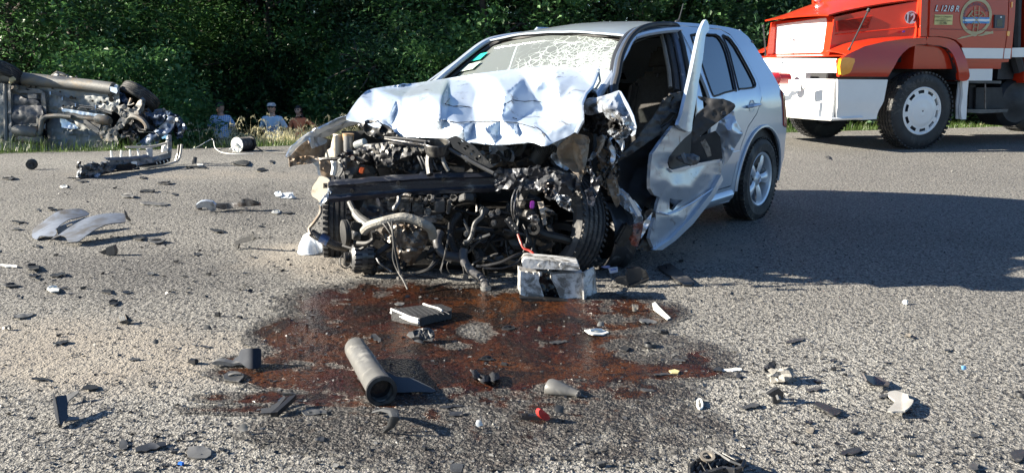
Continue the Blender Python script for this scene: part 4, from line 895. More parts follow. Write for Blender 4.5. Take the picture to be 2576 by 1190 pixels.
psheet(car, 'door_bottom_edge', silver, [(1648,629),(1690,600),(1740,548),(1790,485),(1815,440),(1820,452),(1795,498),(1745,562),(1700,605),(1666,629)], lambda x, y: dD(x, y)-.05, step=5, t=.03, parent=dr)
mb = MB(); mb.tube([atD(p, dD(*p)-.03) for p in ((1655,533),(1680,540),(1710,528),(1745,508),(1775,488),(1800,470))], .005, 5); car.part('swage_line', mb, silver, parent=dr)
psheet(car, 'door_lip', silver, [(1683,424),(1692,434),(1752,420),(1790,412),(1818,410),(1818,405),(1790,405),(1752,412),(1692,428)], lambda x, y: dD(x, y)-.02, step=5, t=.02, parent=dr)
psheet(car, 'mirror_base', MATS['plain_black_trim'], cr([(1740,332),(1738,372),(1735,400),(1750,408),(1720,420),(1692,428),(1684,420),(1681,405),(1688,386),(1706,362)], True, 1), lambda x, y: dD(x, y)+.03, step=6, t=.02, parent=dr)
mb = MB(); p0 = atD((1725, 398), 4.86); mb.ball(p0, .05, 10, (1.1,.7,.5), nz=.3); mb.ball(atD((1742,402),4.84), .045, 10, (1,.8,.7), nz=.3, seed=3); mb.tube([atD((1716,388),4.84), atD((1725,408),4.82), atD((1740,412),4.82)], .016, 6); car.part('broken_mirror_mount', mb, mat('worn_grey', (.16,.16,.165), .5, .3, var=.5, dirt=(.03,.03,.03), dirtamt=.5), parent=dr)
psheet(car, 'door_inner_dark', trimd, [(1738,330),(1760,345),(1800,330),(1812,345),(1818,400),(1790,404),(1750,410),(1735,400)], 5.25, step=8, t=.01, parent=dr)
psheet(car, 'door_window_regulator', steel, cr([(1762,358),(1774,350),(1786,372),(1790,392),(1780,396),(1772,376)], True, 1), 5.0, step=5, t=.008, parent=dr)
psheet(car, 'dented_rear_skin', silver, cr([(1820,290),(1840,270),(1850,300),(1866,330),(1868,340),(1850,370),(1828,412),(1818,410),(1812,380),(1800,330)], True, 2), interp_setup([(1820,290,5.25),(1850,300,5.22),(1868,340,5.25),(1828,412,5.32),(1812,380,5.32),(1835,330,5.17),(1842,360,5.27),(1800,330,5.28)]), step=5, t=.01, nz=.015, ns=.05, sm=3, parent=dr)
# broken wheel on the driver's side: tyre turned inward and off its rim
def lfwob(q, a, r, h): return q
wx = atD((1398,566), 4.72); axl = V((-.74,-.62,.24)).normalized()
mb = MB(); R, h = .315, .105
prof = [(.20,-h*.6),(.235,-h*.95),(R*.86,-h),(R*.955,-h*.9),(R*.985,-h*.74)]
for g in (-.52,-.18,.18,.52): prof += [(R,h*(g-.09)),(R-.010,h*(g-.055)),(R-.010,h*(g+.055)),(R,h*(g+.09))]
prof += [(R*.985,h*.74),(R*.955,h*.9),(R*.86,h),(.235,h*.95),(.20,h*.6)]
mb.lathe(wx, axl, prof, 64)
u, w = frame_of(axl)
for k in range(64):
    a = 2*pi*k/64; d = u*cos(a)+w*sin(a); tt = axl.cross(d)
    for s in (-.86,-.35,0,.35,.86):
        mb.box(wx+d*(R-.002)+axl*(h*s*.98), (h*.2,.012,.010), Matrix((axl, tt, d)).transposed() @ Matrix.Rotation(.5, 3, 'Z'))
lw = car.part('loose_front_tyre', mb, mat('worn_tread', (.035,.036,.04), .62, 0, var=.3, vscale=10, dirt=(.13,.12,.11), dirtamt=.4, dscale=7, bump=.2), smooth=22)
rc = atD((1515,592), 4.80); axr = V((-.82,-.50,.10)).normalized(); mb = MB()
mb.lathe(rc, axr, [(.205,.07),(.222,.085),(.225,.07),(.20,.05),(.19,-.06),(.215,-.08),(.212,-.09),(.18,-.07),(.18,.05)], 40, True); rm = car.part('bare_rim', mb, mat('scraped_rim', (.09,.09,.095), .4, .6, var=.4, dirt=(.4,.4,.4), dirtamt=.15, bump=.2))
mb = MB(); mb.lathe(rc-axr*.03, axr, [(0,.03),(.06,.03),(.14,.01),(.14,-.01),(0,-.02)], 24); car.part('brake_disc', mb, grime, parent=rm)
mb = MB(); mb.box(atD((1568,590),4.55), (.06,.10,.13), Matrix.Rotation(.5,3,'Y'), .012); car.part('brake_caliper', mb, grime, parent=rm)
# passenger side front wheel, nearly upright, turned in
wl, u, w = wheel(car, atD((852,560), 5.24), V((-.985,-.17,.03)), .30, .185)
mb = MB(); mb.lathe(atD((852,560), 5.24), V((-.985,-.17,.03)), [(0,.03),(.19,.05),(.19,.03),(0,0)], 24); car.part('hub_cap', mb, alloy, parent=wl)
# ---- engine bay
def hose(name, pts, r, m, seg=8, ribs=0, label=None, n=5):
    P = cr([tuple(atD((a, b), c)) for a, b, c in pts], False, n); rr = r
    if ribs: P = cr([tuple(q) for q in P], False, 3); rr = [r*(1+.14*(i % 2)) for i in range(len(P))]
    mb = MB(); mb.tube(P, rr, seg); return car.part(name, mb, m, label=label)
def pbox(name, p, D, w, h, d, m, rot=(0,0,0), bev=.008, parent=None, label=None):
    R = Matrix.Rotation(rot[2], 3, 'Z') @ Matrix.Rotation(rot[1], 3, 'Y') @ Matrix.Rotation(rot[0], 3, 'X'); mb = MB()
    q = atD(p, D); q.y += d/2; mb.box(q, (w*D/FPX, d, h*D/FPX), R, min(bev, .3*min(w*D/FPX, d, h*D/FPX))); return car.part(name, mb, m, parent=parent, label=label)
# engine block, head, gearbox masses
eb = pbox('engine_block', (1060,600), 4.75, 260, 190, .42, grime, (0,.03,-.12), .03)
pbox('gearbox', (1300,610), 4.72, 230, 170, .36, grime, (0,-.06,-.1), .04)
pbox('front_subframe', (1100,688), 4.62, 440, 24, .5, grime, (0,.02,-.12), .01)
pbox('engine_underside', (1330,690), 4.75, 300, 36, .5, grime, (0,0,-.12), .01)
psheet(car, 'bulkhead', trimd, [(860,330),(1500,330),(1500,660),(1420,690),(1300,700),(900,690),(900,620),(870,500)], 5.12, step=30, t=.01, nz=.12, ns=.02)
# cylinder head and coil packs
for i, (x, y, w_, h_) in enumerate(((1018,519,30,34),(1053,523,34,30),(985,516,22,30))): pbox('coil_cover', (x, y), 4.50, w_, h_, .09, alu, (.1,.02,0), .01, parent=None)
pbox('head_cover', (1040,545), 4.52, 150, 14, .14, alu, (0,.03,0))
pbox('throttle_body', (1104,519), 4.42, 28, 30, .08, dkgrey, (.1,0,.15), .006)
pbox('throttle_bracket', (1128,522), 4.40, 10, 36, .05, alu, (0,.15,.1), .005)
pbox('injector_rail', (1075,533), 4.46, 16, 20, .05, alu, (0,0,.2), .008); pbox('head_bracket', (1080,553), 4.44, 36, 18, .04, alu, (0,-.1,.1), .004)
hose('coolant_stub', [(1004,496,4.46),(1002,510,4.44),(994,522,4.42),(992,528,4.42)], .014, alu); hose('coolant_stub', [(1000,494,4.5),(1018,490,4.48),(1036,493,4.46)], .013, alu)
for x, y in ((1055,507),(1070,510),(1036,506),(1012,538),(1088,505)):
    mb = MB(); q = atD((x, y), 4.42); mb.cyl(q, q+V((0,.05,.012)), .012, 6); car.part('head_bolt', mb, alu)
# heat-wrapped pipe over the manifold shield
hose('heat_wrapped_pipe', [(916,582,4.36),(930,568,4.32),(955,560,4.30),(985,552,4.30),(1015,547,4.30),(1045,555,4.30),(1072,566,4.30),(1086,580,4.33),(1088,596,4.36)], .025, mat('heat_wrap', (.30,.285,.25), .7, .15, var=.35, vscale=14, dirt=(.12,.1,.08), dirtamt=.4, bump=.6, bscale=50), 10)
sh = interp_setup([(945,580,4.40),(985,566,4.36),(1040,575,4.34),(1075,588,4.36),(1078,600,4.33),(1060,640,4.40),(1035,672,4.46),(1010,655,4.40),(990,620,4.38),(965,600,4.42),(1030,600,4.33),(1000,600,4.34),(1070,605,4.36),(1020,640,4.36),(1050,610,4.31)])
psheet(car, 'manifold_heat_shield', shield_m, cr([(946,578),(972,570),(1010,565),(1050,574),(1074,584),(1076,600),(1070,622),(1050,648),(1036,668),(1022,660),(1006,650),(998,630),(990,618),(965,602),(950,592)], True, 2), sh, [cr([(1010,617),(1022,619),(1020,632),(1011,630)], True, 2)], step=4, t=.004, nz=.03, ns=.05, sm=2)
psheet(car, 'shield_top', shield_m, [(948,572),(990,562),(1040,566),(1062,580),(1048,586),(1000,574),(965,582)], 4.38, step=5, t=.004, nz=.02)
# alternator with its slotted case and pulley
ac = atD((912,646), 4.50); axa = V((-.93,-.36,.05)).normalized(); u, w = frame_of(axa); mb = MB()
mb.lathe(ac, axa, [(0,.065),(.05,.065),(.068,.05),(.072,.0),(.07,-.05),(.05,-.07),(0,-.07)], 28); al = car.part('alternator', mb, mat('alternator_case', (.22,.22,.22), .4, .6, var=.4, dirt=(.04,.04,.04), dirtamt=.45))
for k in range(16):
    a = 2*pi*k/16; d = u*cos(a)+w*sin(a); tt = axa.cross(d)
    for s in (.035, -.038): mb = MB(); mb.box(ac+d*.071+axa*s, (.042,.010,.004), Matrix((axa, tt, d)).transposed()); car.part('cooling_slot', mb, black_gl, parent=al)
mb = MB(); mb.lathe(ac+axa*.08, axa, [(0,.02),(.028,.02),(.030,.01),(.026,.005),(.03,0),(.026,-.005),(.03,-.01),(0,-.012)], 20); car.part('pulley', mb, grime, parent=al)
pc = atD((869,585), 4.62); mb = MB(); mb.lathe(pc, V((-.9,-.42,0)), [(.0,.02),(.045,.02),(.060,.014),(.072,.014),(.074,.0),(.07,-.004),(.074,-.012),(.05,-.02),(0,-.02)], 32); car.part('drive_pulley', mb, black_rub)
pc = atD((895,590), 4.55); mb = MB(); mb.lathe(pc, V((-.9,-.42,0)), [(.0,.02),(.025,.02),(.032,.01),(.034,-.02),(.0,-.03)], 20); car.part('tensioner', mb, alu)
pbox('tensioner_bracket', (895,572), 4.52, 30, 22, .05, grime, (0,.3,.2))
for x, y, r in ((880,662,.03),(900,675,.035),(930,676,.04),(958,672,.035),(985,668,.04),(945,650,.03)):
    mb = MB(); mb.ball(atD((x, y), 4.52), r, 10, (1.2,1,.8), nz=.35, seed=x*.1); car.part('engine_casting', mb, grime)
hose('oil_dipstick_tube', [(948,650,4.44),(955,662,4.42),(968,672,4.42),(985,683,4.42)], .006, alu)
# radiator hoses
hose('lower_radiator_hose', [(1168,628,4.36),(1165,645,4.34),(1172,665,4.32),(1190,685,4.30),(1210,698,4.28),(1220,715,4.24),(1224,728,4.2)], .024, mat('hose_rubber', (.055,.055,.06), .5, 0, var=.4, dirt=(.2,.19,.18), dirtamt=.3, bump=.15), 12)
mb = MB(); mb.lathe(atD((1217,706), 4.26), V((.35,-.1,-.9)), [(.0265,.008),(.029,.008),(.029,-.008),(.0265,-.008)], 20, True); car.part('hose_clamp', mb, steel)
mb = MB(); mb.lathe(atD((1222,724), 4.21), V((.15,-.05,-1)), [(.025,-.012),(.028,-.010),(.028,.012),(.018,.016)], 20); car.part('hose_fitting', mb, greyp)
hose('upper_radiator_hose', [(1165,650,4.40),(1140,645,4.40),(1118,640,4.40),(1105,625,4.42),(1100,605,4.44),(1108,585,4.48)], .025, MATS['hose_rubber'], 12)
hose('coolant_pipe', [(1215,530,4.42),(1212,545,4.40),(1195,562,4.38),(1188,590,4.38),(1180,605,4.38),(1168,610,4.38)], .013, dkgrey)
pbox('coolant_flange', (1218,533), 4.44, 24, 20, .05, dkgrey, (0,.5,.1)); pbox('coolant_flange', (1172,590), 4.40, 10, 14, .04, alu, (0,.1,.1))
hose('intake_duct', [(1155,540,4.55),(1140,560,4.5),(1133,590,4.48),(1140,620,4.46),(1152,640,4.46)], .02, black_rub, 10, ribs=1)
hose('intake_duct', [(1352,398,4.52),(1366,380,4.46),(1388,374,4.44),(1402,384,4.46),(1404,404,4.5)], .038, black_rub, 12, ribs=1)
pbox('engine_mount', (1250,558), 4.45, 44, 30, .08, grime, (.1,-.1,.2)); 
for x, y in ((1236,541),(1253,535),(1242,562)):
    mb = MB(); q = atD((x, y), 4.38); mb.cyl(q, q+V((0,.05,0)), .016, 6); mb.cyl(q+V((0,-.012,0)), q, .010, 6); car.part('mount_bolt', mb, alu)
# front panel (black plastic lock carrier) broken into two arms
ev = interp_setup([(850,395,4.75),(870,383,4.72),(905,370,4.70),(955,352,4.66),(1000,345,4.64),(1080,360,4.52),(1075,345,4.55),(955,380,4.62),(1000,400,4.56),(870,395,4.74)])
psheet(car, 'front_panel_carrier', black_pl, cr([(845,400),(850,391),(868,384),(895,379),(905,372),(940,364),(985,356),(1030,352),(1078,360),(1082,372),(1072,384),(1040,390),(1010,398),(990,412),(980,420),(968,414),(958,404),(948,410),(938,396),(925,388),(908,387),(888,388),(868,398),(852,404)], True, 2), lambda x, y: ev(x, y)-.02, [cr([(915,392),(935,398),(944,404),(930,402)], True, 1)], step=5, t=.018, nz=.03)
mb = MB(); rcc = atD((1100,365), 4.46); mb.lathe(rcc, (0,-.25,1), [(.062,.012),(.066,.016),(.070,.01),(.069,-.02),(.060,-.05),(.058,-.03)], 30, True); car.part('bonnet_latch_ring', mb, black_pl)
psheet(car, 'grille_support', black_pl, [(898,314),(925,302),(950,304),(990,330),(1010,352),(985,346),(950,350),(925,338)], lambda x, y: 4.78-.001*(x-900), [cr([(925,311),(948,306),(962,316),(950,322),(932,320)], True, 2)], step=5, t=.010, nz=.03)
for i in range(9):
    a0, b0 = (1130+i*12, 352+i*10), (1148+i*11.5, 346+i*9.2)
psheet(car, 'air_grille_arm', black_pl, [(1128,348),(1146,342),(1192,368),(1242,420),(1226,426),(1180,398),(1140,372)], lambda x, y: 4.42-.0004*(x-1128), [[(1150+k*15+j*6,360+k*13-j*5),(1154+k*15+j*6,357+k*13-j*5),(1160+k*15+j*6,362+k*13-j*5),(1156+k*15+j*6,366+k*13-j*5)] for k in range(4) for j in range(2)], step=5, t=.010)
hose('latch_cable', [(968,350,4.6),(1010,356,4.52),(1050,362,4.48),(1100,372,4.44)], .005, alu); hose('grille_rib', [(968,347,4.6),(1020,350,4.54),(1082,358,4.48)], .008, dkgrey, 5); hose('grille_rib', [(980,360,4.58),(1030,364,4.53),(1085,366,4.48)], .007, black_pl, 5)
hose('carrier_arm', [(1130,375,4.44),(1170,398,4.40),(1210,420,4.37),(1242,436,4.34)], .010, dkgrey, 5)
hose('carrier_arm', [(1082,385,4.52),(1078,410,4.5),(1082,440,4.46)], .020, black_pl, 6); hose('carrier_arm', [(1112,390,4.46),(1118,412,4.44),(1128,430,4.44)], .012, greyp, 6)
psheet(car, 'fan_cowl', black_pl, cr([(1010,398),(1060,385),(1100,392),(1115,440),(1060,440),(1020,430)], True, 2), 4.6, step=8, t=.01, nz=.03)
for k in range(5): hose('cowl_rib', [(1050+k*9,392+k*2,4.52),(1058+k*9,408+k*2,4.50),(1064+k*9,425+k,4.5)], .006, dkgrey, 5)
# washer bottle and lamp remains at the passenger corner
psheet(car, 'washer_bottle', mat('milky_plastic', (.48,.44,.36), .45, 0, var=.25, vscale=8, dirt=(.2,.12,.06), dirtamt=.3), cr([(838,343),(866,340),(872,352),(866,378),(855,392),(840,402),(822,406),(818,392),(822,378),(832,372)], True, 2), lambda x, y: 4.98-.12*sin(pi*(x-815)/58), step=5, t=.05)
mb = MB(); q = atD((876,362), 4.86); mb.lathe(q, (0.03,0,1), [(0,.045),(.026,.045),(.028,.0),(.026,-.045),(0,-.05)], 18); car.part('filler_neck', mb, greyp)
mb = MB(); q = atD((876,345), 4.88); mb.lathe(q, (0.03,0,1), [(0,.02),(.034,.02),(.032,-.02),(0,-.02)], 18); car.part('filler_cap', mb, mat('tan_plastic', (.33,.22,.12), .5))
hose('corrugated_boot', [(895,366,4.84),(905,362,4.82),(918,358,4.8)], .020, whitep, 10, ribs=1); hose('corrugated_boot', [(1175,398,4.7),(1215,392,4.65)], .03, silver_dirty, 10)
psheet(car, 'strut_tower', silver_under, cr([(1215,372),(1250,366),(1285,378),(1290,400),(1270,418),(1225,416)], True, 2), 4.9, step=6, t=.01, nz=.06)
psheet(car, 'light_metal_panel', silver, cr([(1230,370),(1262,368),(1290,384),(1292,408),(1262,404),(1240,420),(1210,422),(1235,400)], True, 2), 4.78, step=6, t=.006, nz=.05)
psheet(car, 'battery_tray', black_pl, [(1180,392),(1245,388),(1262,396),(1255,410),(1190,424),(1175,410)], 4.56, step=6, t=.01, nz=.03)
psheet(car, 'headlamp_shell', black_pl, cr([(862,404),(905,392),(938,400),(945,430),(900,440),(868,438)], True, 2), 4.92, step=6, t=.02, nz=.06)
pbox('orange_connector', (909,430), 4.66, 12, 14, .03, orange_m, (0,.3,0), .004)
hose('lamp_bracket', [(838,402,4.80),(842,418,4.78),(838,440,4.78)], .018, whitep, 7); hose('lamp_bracket', [(852,404,4.78),(862,425,4.75),(852,445,4.75)], .009, greyp, 6); hose('lamp_bracket', [(868,395,4.8),(868,425,4.78)], .012, greyp, 6)
psheet(car, 'lamp_rear_casing', silver_under, cr([(806,405),(830,398),(836,420),(845,440),(820,448),(808,440)], True, 2), 4.86, step=5, t=.02, nz=.04)
hose('front_panel_tip', [(806,402,4.76),(822,400,4.74),(848,400,4.72),(865,394,4.72)], [.012]*16, grime, 6)
psheet(car, 'left_support', beam_m, [(930,500),(975,488),(990,492),(975,530),(958,560),(940,566),(925,545),(905,530),(915,508)], 4.56, [[(948,526),(953,526),(953,531),(948,531)]], step=5, t=.008, nz=.04)
hose('shock_absorber', [(880,508,4.82),(892,532,4.78),(908,552,4.72),(932,570,4.66)], [.018]*6+[.026]*5+[.03]*5, greyp, 10)
hose('lamp_hose', [(806,515,4.75),(806,535,4.75),(790,560,4.72),(778,575,4.72),(782,590,4.70)], .010, silver_under, 7)
# drive shaft with torn rubber boot and anti-roll bar dropped on the ground
hose('drive_shaft', [(782,585,4.72),(800,596,4.72),(820,605,4.74),(845,618,4.78),(870,622,4.85)], .022, mat('greasy_shaft', (.15,.14,.13), .4, .5, var=.5, dirt=(.2,.12,.07), dirtamt=.4), 10, ribs=1)
mb = MB(); mb.tube([atD(p, 4.72) for p in ((806,597),(826,608))], .031, 12); car.part('shaft_boot', mb, mat('blue_grease', (.07,.11,.22), .3, .3, var=.6, dirt=(.3,.26,.22), dirtamt=.4, dscale=20))
# cables hanging to the ground
cb = [([(972,552,4.3),(985,575,4.24),(990,610,4.22),(989,650,4.22),(1000,680,4.2),(1015,705,4.16),(1026,728,4.12)],.006),([(985,550,4.3),(988,580,4.22),(992,620,4.2),(1000,660,4.2),(1006,690,4.18)],.005),
 ([(940,560,4.34),(962,562,4.28),(980,585,4.24),(992,600,4.24),(996,640,4.22),(1003,668,4.22),(1010,690,4.2)],.005),([(1130,560,4.36),(1127,600,4.3),(1120,640,4.28),(1108,680,4.28)],.005),([(1128,590,4.32),(1116,655,4.28),(1110,682,4.27),(1118,690,4.27)],.004),
 ([(1000,700,4.2),(1040,690,4.3),(1080,676,4.3),(1100,655,4.36)],.009),([(1075,680,4.3),(1090,660,4.34),(1092,640,4.4)],.008),([(1010,690,4.25),(1050,695,4.3),(1100,700,4.35)],.007),
 ([(1200,671,4.24),(1225,668,4.24),(1260,660,4.24),(1290,646,4.26),(1315,638,4.3),(1335,648,4.28),(1345,656,4.25)],.009),([(1215,675,4.22),(1260,675,4.24),(1300,662,4.26),(1312,648,4.3)],.006),
 ([(1303,590,4.28),(1310,610,4.24),(1318,625,4.22),(1334,632,4.2),(1346,645,4.16),(1350,655,4.14)],.0065),([(1316,565,4.3),(1326,590,4.26),(1322,620,4.24),(1316,634,4.24)],.004),
 ([(1296,478,4.30),(1288,500,4.26),(1287,530,4.26),(1292,552,4.28)],.0045),([(1303,478,4.3),(1295,505,4.26),(1293,535,4.25),(1298,558,4.27)],.0045),([(1309,478,4.3),(1302,510,4.27),(1300,540,4.26)],.004),
 ([(862,642,4.52),(856,652,4.5),(858,668,4.48),(870,675,4.48),(882,668,4.48)],.004),([(1172,700,4.28),(1168,690,4.3),(1165,670,4.3)],.004),([(900,612,4.46),(925,612,4.42),(940,600,4.42),(938,582,4.4)],.014),([(862,618,4.5),(900,628,4.46),(922,618,4.44)],.008)]
for i, (pts, r) in enumerate(cb): hose('cable', pts, r, copper if i in (10,) else (alu if i in (12,13) else black_rub), 6, label='red battery cable' if i == 10 else None)
pbox('fuse_strip', (1287,566), 4.24, 18, 40, .03, black_pl, (0,-.65,0), .004)
for k in range(5): mb = MB(); mb.ball(atD((1277+k*6.5, 553+k*7.5), 4.22), .006, 6); car.part('fuse_stud', mb, alu)
pbox('hanging_connector', (1171,699), 4.26, 14, 16, .02, dkgrey, (0,.3,0), .003); pbox('cable_terminal', (1204,670), 4.22, 14, 6, .012, alu, (0,.1,0), .002)
pbox('purple_connector', (1339,516), 4.24, 12, 19, .02, mat('purple_plastic', (.25,.03,.32), .4), (0,.1,0), .005)
psheet(car, 'torn_bracket', silver_under, [(1352,510),(1366,508),(1368,520),(1396,533),(1370,530),(1376,565),(1366,566),(1358,530)], 4.26, step=4, t=.005, nz=.02); psheet(car, 'torn_bracket', steel, cr([(1326,546),(1345,540),(1358,552),(1350,566),(1338,558)], True, 2), 4.24, step=4, t=.01, nz=.05, ns=.12)
hose('control_arm', [(1345,576,4.42),(1370,590,4.42),(1420,602,4.46),(1450,615,4.5)], .026, grime, 9); mb = MB(); mb.lathe(atD((1344,574),4.4), (-.2,-1,0), [(.018,.02),(.034,.02),(.034,-.03),(.018,-.03)], 18, True); car.part('arm_bush', mb, black_rub)
# random hoses, brackets and castings that fill the bay, each its own piece
rn = random.Random(404)
for k in range(46):
    x = rn.uniform(935, 1390); y = rn.uniform(500, 668); D0 = rn.uniform(4.40, 4.75)
    if 930 < x < 1090 and y > 545: D0 += .15
    pts = [(x, y, D0)]
    for j in range(rn.randint(2, 4)): pts.append((min(1400,max(920,pts[-1][0]+rn.gauss(0, 34))), min(690, max(492, pts[-1][1]+rn.gauss(6, 26))), pts[-1][2]+rn.gauss(0, .03)))
    hose('engine_hose', pts, rn.choice((.004,.005,.008,.011,.016)), rn.choice((black_rub, grime, grime, dkgrey, black_rub)), 6, n=4)
for k in range(64):
    x = rn.uniform(930, 1385); y = rn.uniform(495, 672); D0 = rn.uniform(4.45, 4.72)
    if 930 < x < 1090 and y > 545: D0 += .12
    m = rn.choice((grime, grime, dkgrey, alu if rn.random() < .4 else grime, black_pl, grime))
    if k % 3 == 0: mb = MB(); q = atD((x, y), D0); mb.tube([q, q+V((rn.gauss(0,.3), rn.uniform(.2,1), rn.gauss(0,.3))).normalized()*.07], rn.uniform(.010,.035), 9); mb.lathe(q, (0,-1,0), [(0,.008),(.012,.008),(.014,0)], 8); car.part('engine_fitting', mb, m)
    elif k % 3 == 1: pbox('engine_bracket', (x, y), D0, rn.uniform(10,40), rn.uniform(8,26), rn.uniform(.02,.08), m, (rn.gauss(0,.4), rn.gauss(0,.6), rn.gauss(0,.4)), .004)
    else: mb = MB(); mb.ball(atD((x, y), D0), rn.uniform(.015,.045), 9, (rn.uniform(.7,1.5), 1, rn.uniform(.6,1.2)), nz=.5, seed=k); car.part('engine_casting', mb, m)
for k in range(26):
    x = rn.uniform(870, 1400); y = 372+60*rn.random(); D0 = rn.uniform(4.62, 4.95); pts = [(x, y, D0)]
    for j in range(3): pts.append((pts[-1][0]+rn.gauss(0, 30), min(440,max(365,pts[-1][1]+rn.gauss(0, 14))), pts[-1][2]+rn.gauss(0,.03)))
    hose('engine_hose', pts, rn.choice((.005,.009,.014,.02)), rn.choice((black_rub, grime, dkgrey, black_rub, grime)), 6, n=4)
for k in range(30):
    x = rn.uniform(880, 1400); y = rn.uniform(372, 440); pbox('engine_bracket', (x, y), rn.uniform(4.72, 5.0), rn.uniform(14,50), rn.uniform(8,28), rn.uniform(.02,.08), rn.choice((grime, dkgrey, black_pl, black_pl, grime, grime)), (rn.gauss(0,.4), rn.gauss(0,.5), rn.gauss(0,.4)), .005)

# ---- the car battery, burst open, standing in front of the wreck
batm = mat('battery_case', (.62,.62,.61), .4, 0, var=.12, vscale=8, dirt=(.13,.125,.115), dirtamt=.72, dscale=16, bump=.15)
bt = Thing('car_battery', 'white burst car battery standing on the asphalt before the broken wheel', 'battery', (*gp((1400,762))[:2], 0), 0)
def bs(nm, pts, D, m, **k): return psheet(bt, nm, m, pts, D, z=17, **k)
fr = lambda x, y: 4.02+.0002*(x-1300)
bs('case_front', [(388,885),(560,925),(548,970),(575,1040),(608,1150),(560,1150),(388,1090)], fr, batm, step=6, t=.12, label='left half of the case')
bs('case_front', [(660,912),(938,900),(945,1148),(880,1118),(740,1130),(700,1030),(660,960)], fr, batm, step=6, t=.12, label='right half of the case')
bs('case_side', [(940,898),(1040,850),(1062,1090),(1010,1140),(946,1148)], interp_setup([(px(17,940,1000)[0], px(17,940,1000)[1], 4.02),(px(17,1062,850)[0], px(17,0,850)[1], 4.18),(px(17,1062,1140)[0], px(17,0,1140)[1], 4.18),(px(17,940,1150)[0],px(17,0,1150)[1],4.02),(px(17,940,890)[0],px(17,0,890)[1],4.02)]), batm, step=5, t=.008)
bs('battery_plates', [(560,880),(740,880),(735,960),(720,1160),(640,1165),(590,1090),(556,980)], 4.09, mat('battery_inside', (.008,.008,.01), .25, 0), step=5, t=.06, nz=.04)
ld = bs('battery_lid', cr([(420,780),(500,782),(700,800),(890,820),(898,868),(890,880),(700,870),(560,868),(410,850)], True, 2), 4.0, batm, step=6, t=.13)
for k, x in enumerate((560, 745)): mb = MB(); mb.lathe(W(17, x, 832, 3.985), (0,-1,.1), [(0,.004),(.009,.004),(.011,0)], 14); bt.part('lid_plug', mb, batm, parent=ld)
for k, (x, y) in enumerate(((455,885),(510,890),(560,893))): mb = MB(); mb.cyl(W(17, x, y, 4.04), W(17, x, y+30, 4.04), .012, 10); bt.part('cell_neck', mb, batm)
for k in range(4): mb = MB(); q0 = W(17, 955, 930+k*50, 4.035); q1 = W(17, 1045, 900+k*52, 4.165); mb.tube([q0, q1], .003, 4); bt.part('case_rib', mb, batm)
mb = MB(); mb.sheet([(380,1090),(600,1100),(960,1140),(1040,1130),(1030,1145),(800,1150),(610,1165),(400,1120)], lambda x, y: W(17, x, y, 4.05), [], 25, .06); bt.part('case_bottom', mb, grime)
# ------------------------------------------------------------------ fire brigade truck
TF, TN = V((-.951,-.309,0)), V((.309,-.951,0)); TO = V((5.24,12.72,0))
def tW(u, w, z): return TO+TF*u+TN*w+V((0,0,z))
def tL(p): d = p-TO; return (d.dot(TF), d.dot(TN), p.z)
def ts(n, x, y, w=1.15): q = tL(isect(px(n, x, y), lambda p: tL(p)[1]-w, 5, 30)); return (q[0], q[2])
def tu(n, x, y, u): q = tL(isect(px(n, x, y), lambda p: tL(p)[0]-u, 5, 30)); return (q[1], q[2])
red = mat('fire_red_paint', (.48,.030,.010), .3, 0, var=.08, vscale=2, coat=.7, rvar=.04, spec=.15)
chass = mat('truck_chassis_black', (.02,.021,.024), .6, 0, var=.4)
truck = Thing('fire_truck', 'red and white bonneted fire truck parked at the right side of the road', 'truck', (TO.x, TO.y, 0), atan2(TF.y, TF.x))
def tsheet(name, m, outline, n=4, w=1.15, holes=(), t=.02, step=.08, parent=None, fn=None, label=None):
    o = [ts(n, *p, w) for p in outline]; hs = [[ts(n, *p, w) for p in h] for h in holes]
    mb = MB(); mb.sheet(o, fn or (lambda u, z: tW(u, w, z)), hs, step, t, away=-TN); return truck.part(name, mb, m, parent=parent, label=label)
def tpiece(name, m, outline, n=4, w=1.15, t=.004, parent=None, label=None, step=.06): return tsheet(name, m, outline, n, w, (), t, step, parent, None, label)
HW = .72
def hw(u): return .72+.40*min(1, max(0, (1.03-u)/1.18))
def tsf(n, x, y, off=0.0): q = tL(isect(px(n, x, y), lambda p: (lambda c: c[1]-hw(c[0])-off)(tL(p)), 5, 30)); return (q[0], q[2])
# bonnet: side faces, sloping top, nose
hs = [(630,130),(900,70),(1262,5),(1262,272),(1130,288),(900,335),(720,392),(590,405)]
o = [tsf(4, *p) for p in hs]
u_n = o[0][0]; u_b = o[2][0]; z_n = o[0][1]; z_b = o[2][1]
for s in (1, -1):
    mb = MB(); mb.sheet(o, lambda u, z, s=s: tW(u, s*hw(u), z), [], .09, .02, away=-TN*s)
    sidep = truck.part('bonnet_side', mb, red)
    if s > 0: hood_side = sidep
mb = MB()
def htop(u, v):
    uu = u_n+.10+(u_b-u_n-.25)*u; q = 2*v-1; zz = z_n+(z_b-z_n)*u+.16*sin(pi*min(1, u*.8+.1))*.3
    return tW(uu, q*hw(uu), zz+(.02+.13*min(1, u*1.6))*(1-abs(q)**2.6))
mb.grid(htop, 16, 18, .02); truck.part('bonnet_top', mb, red)
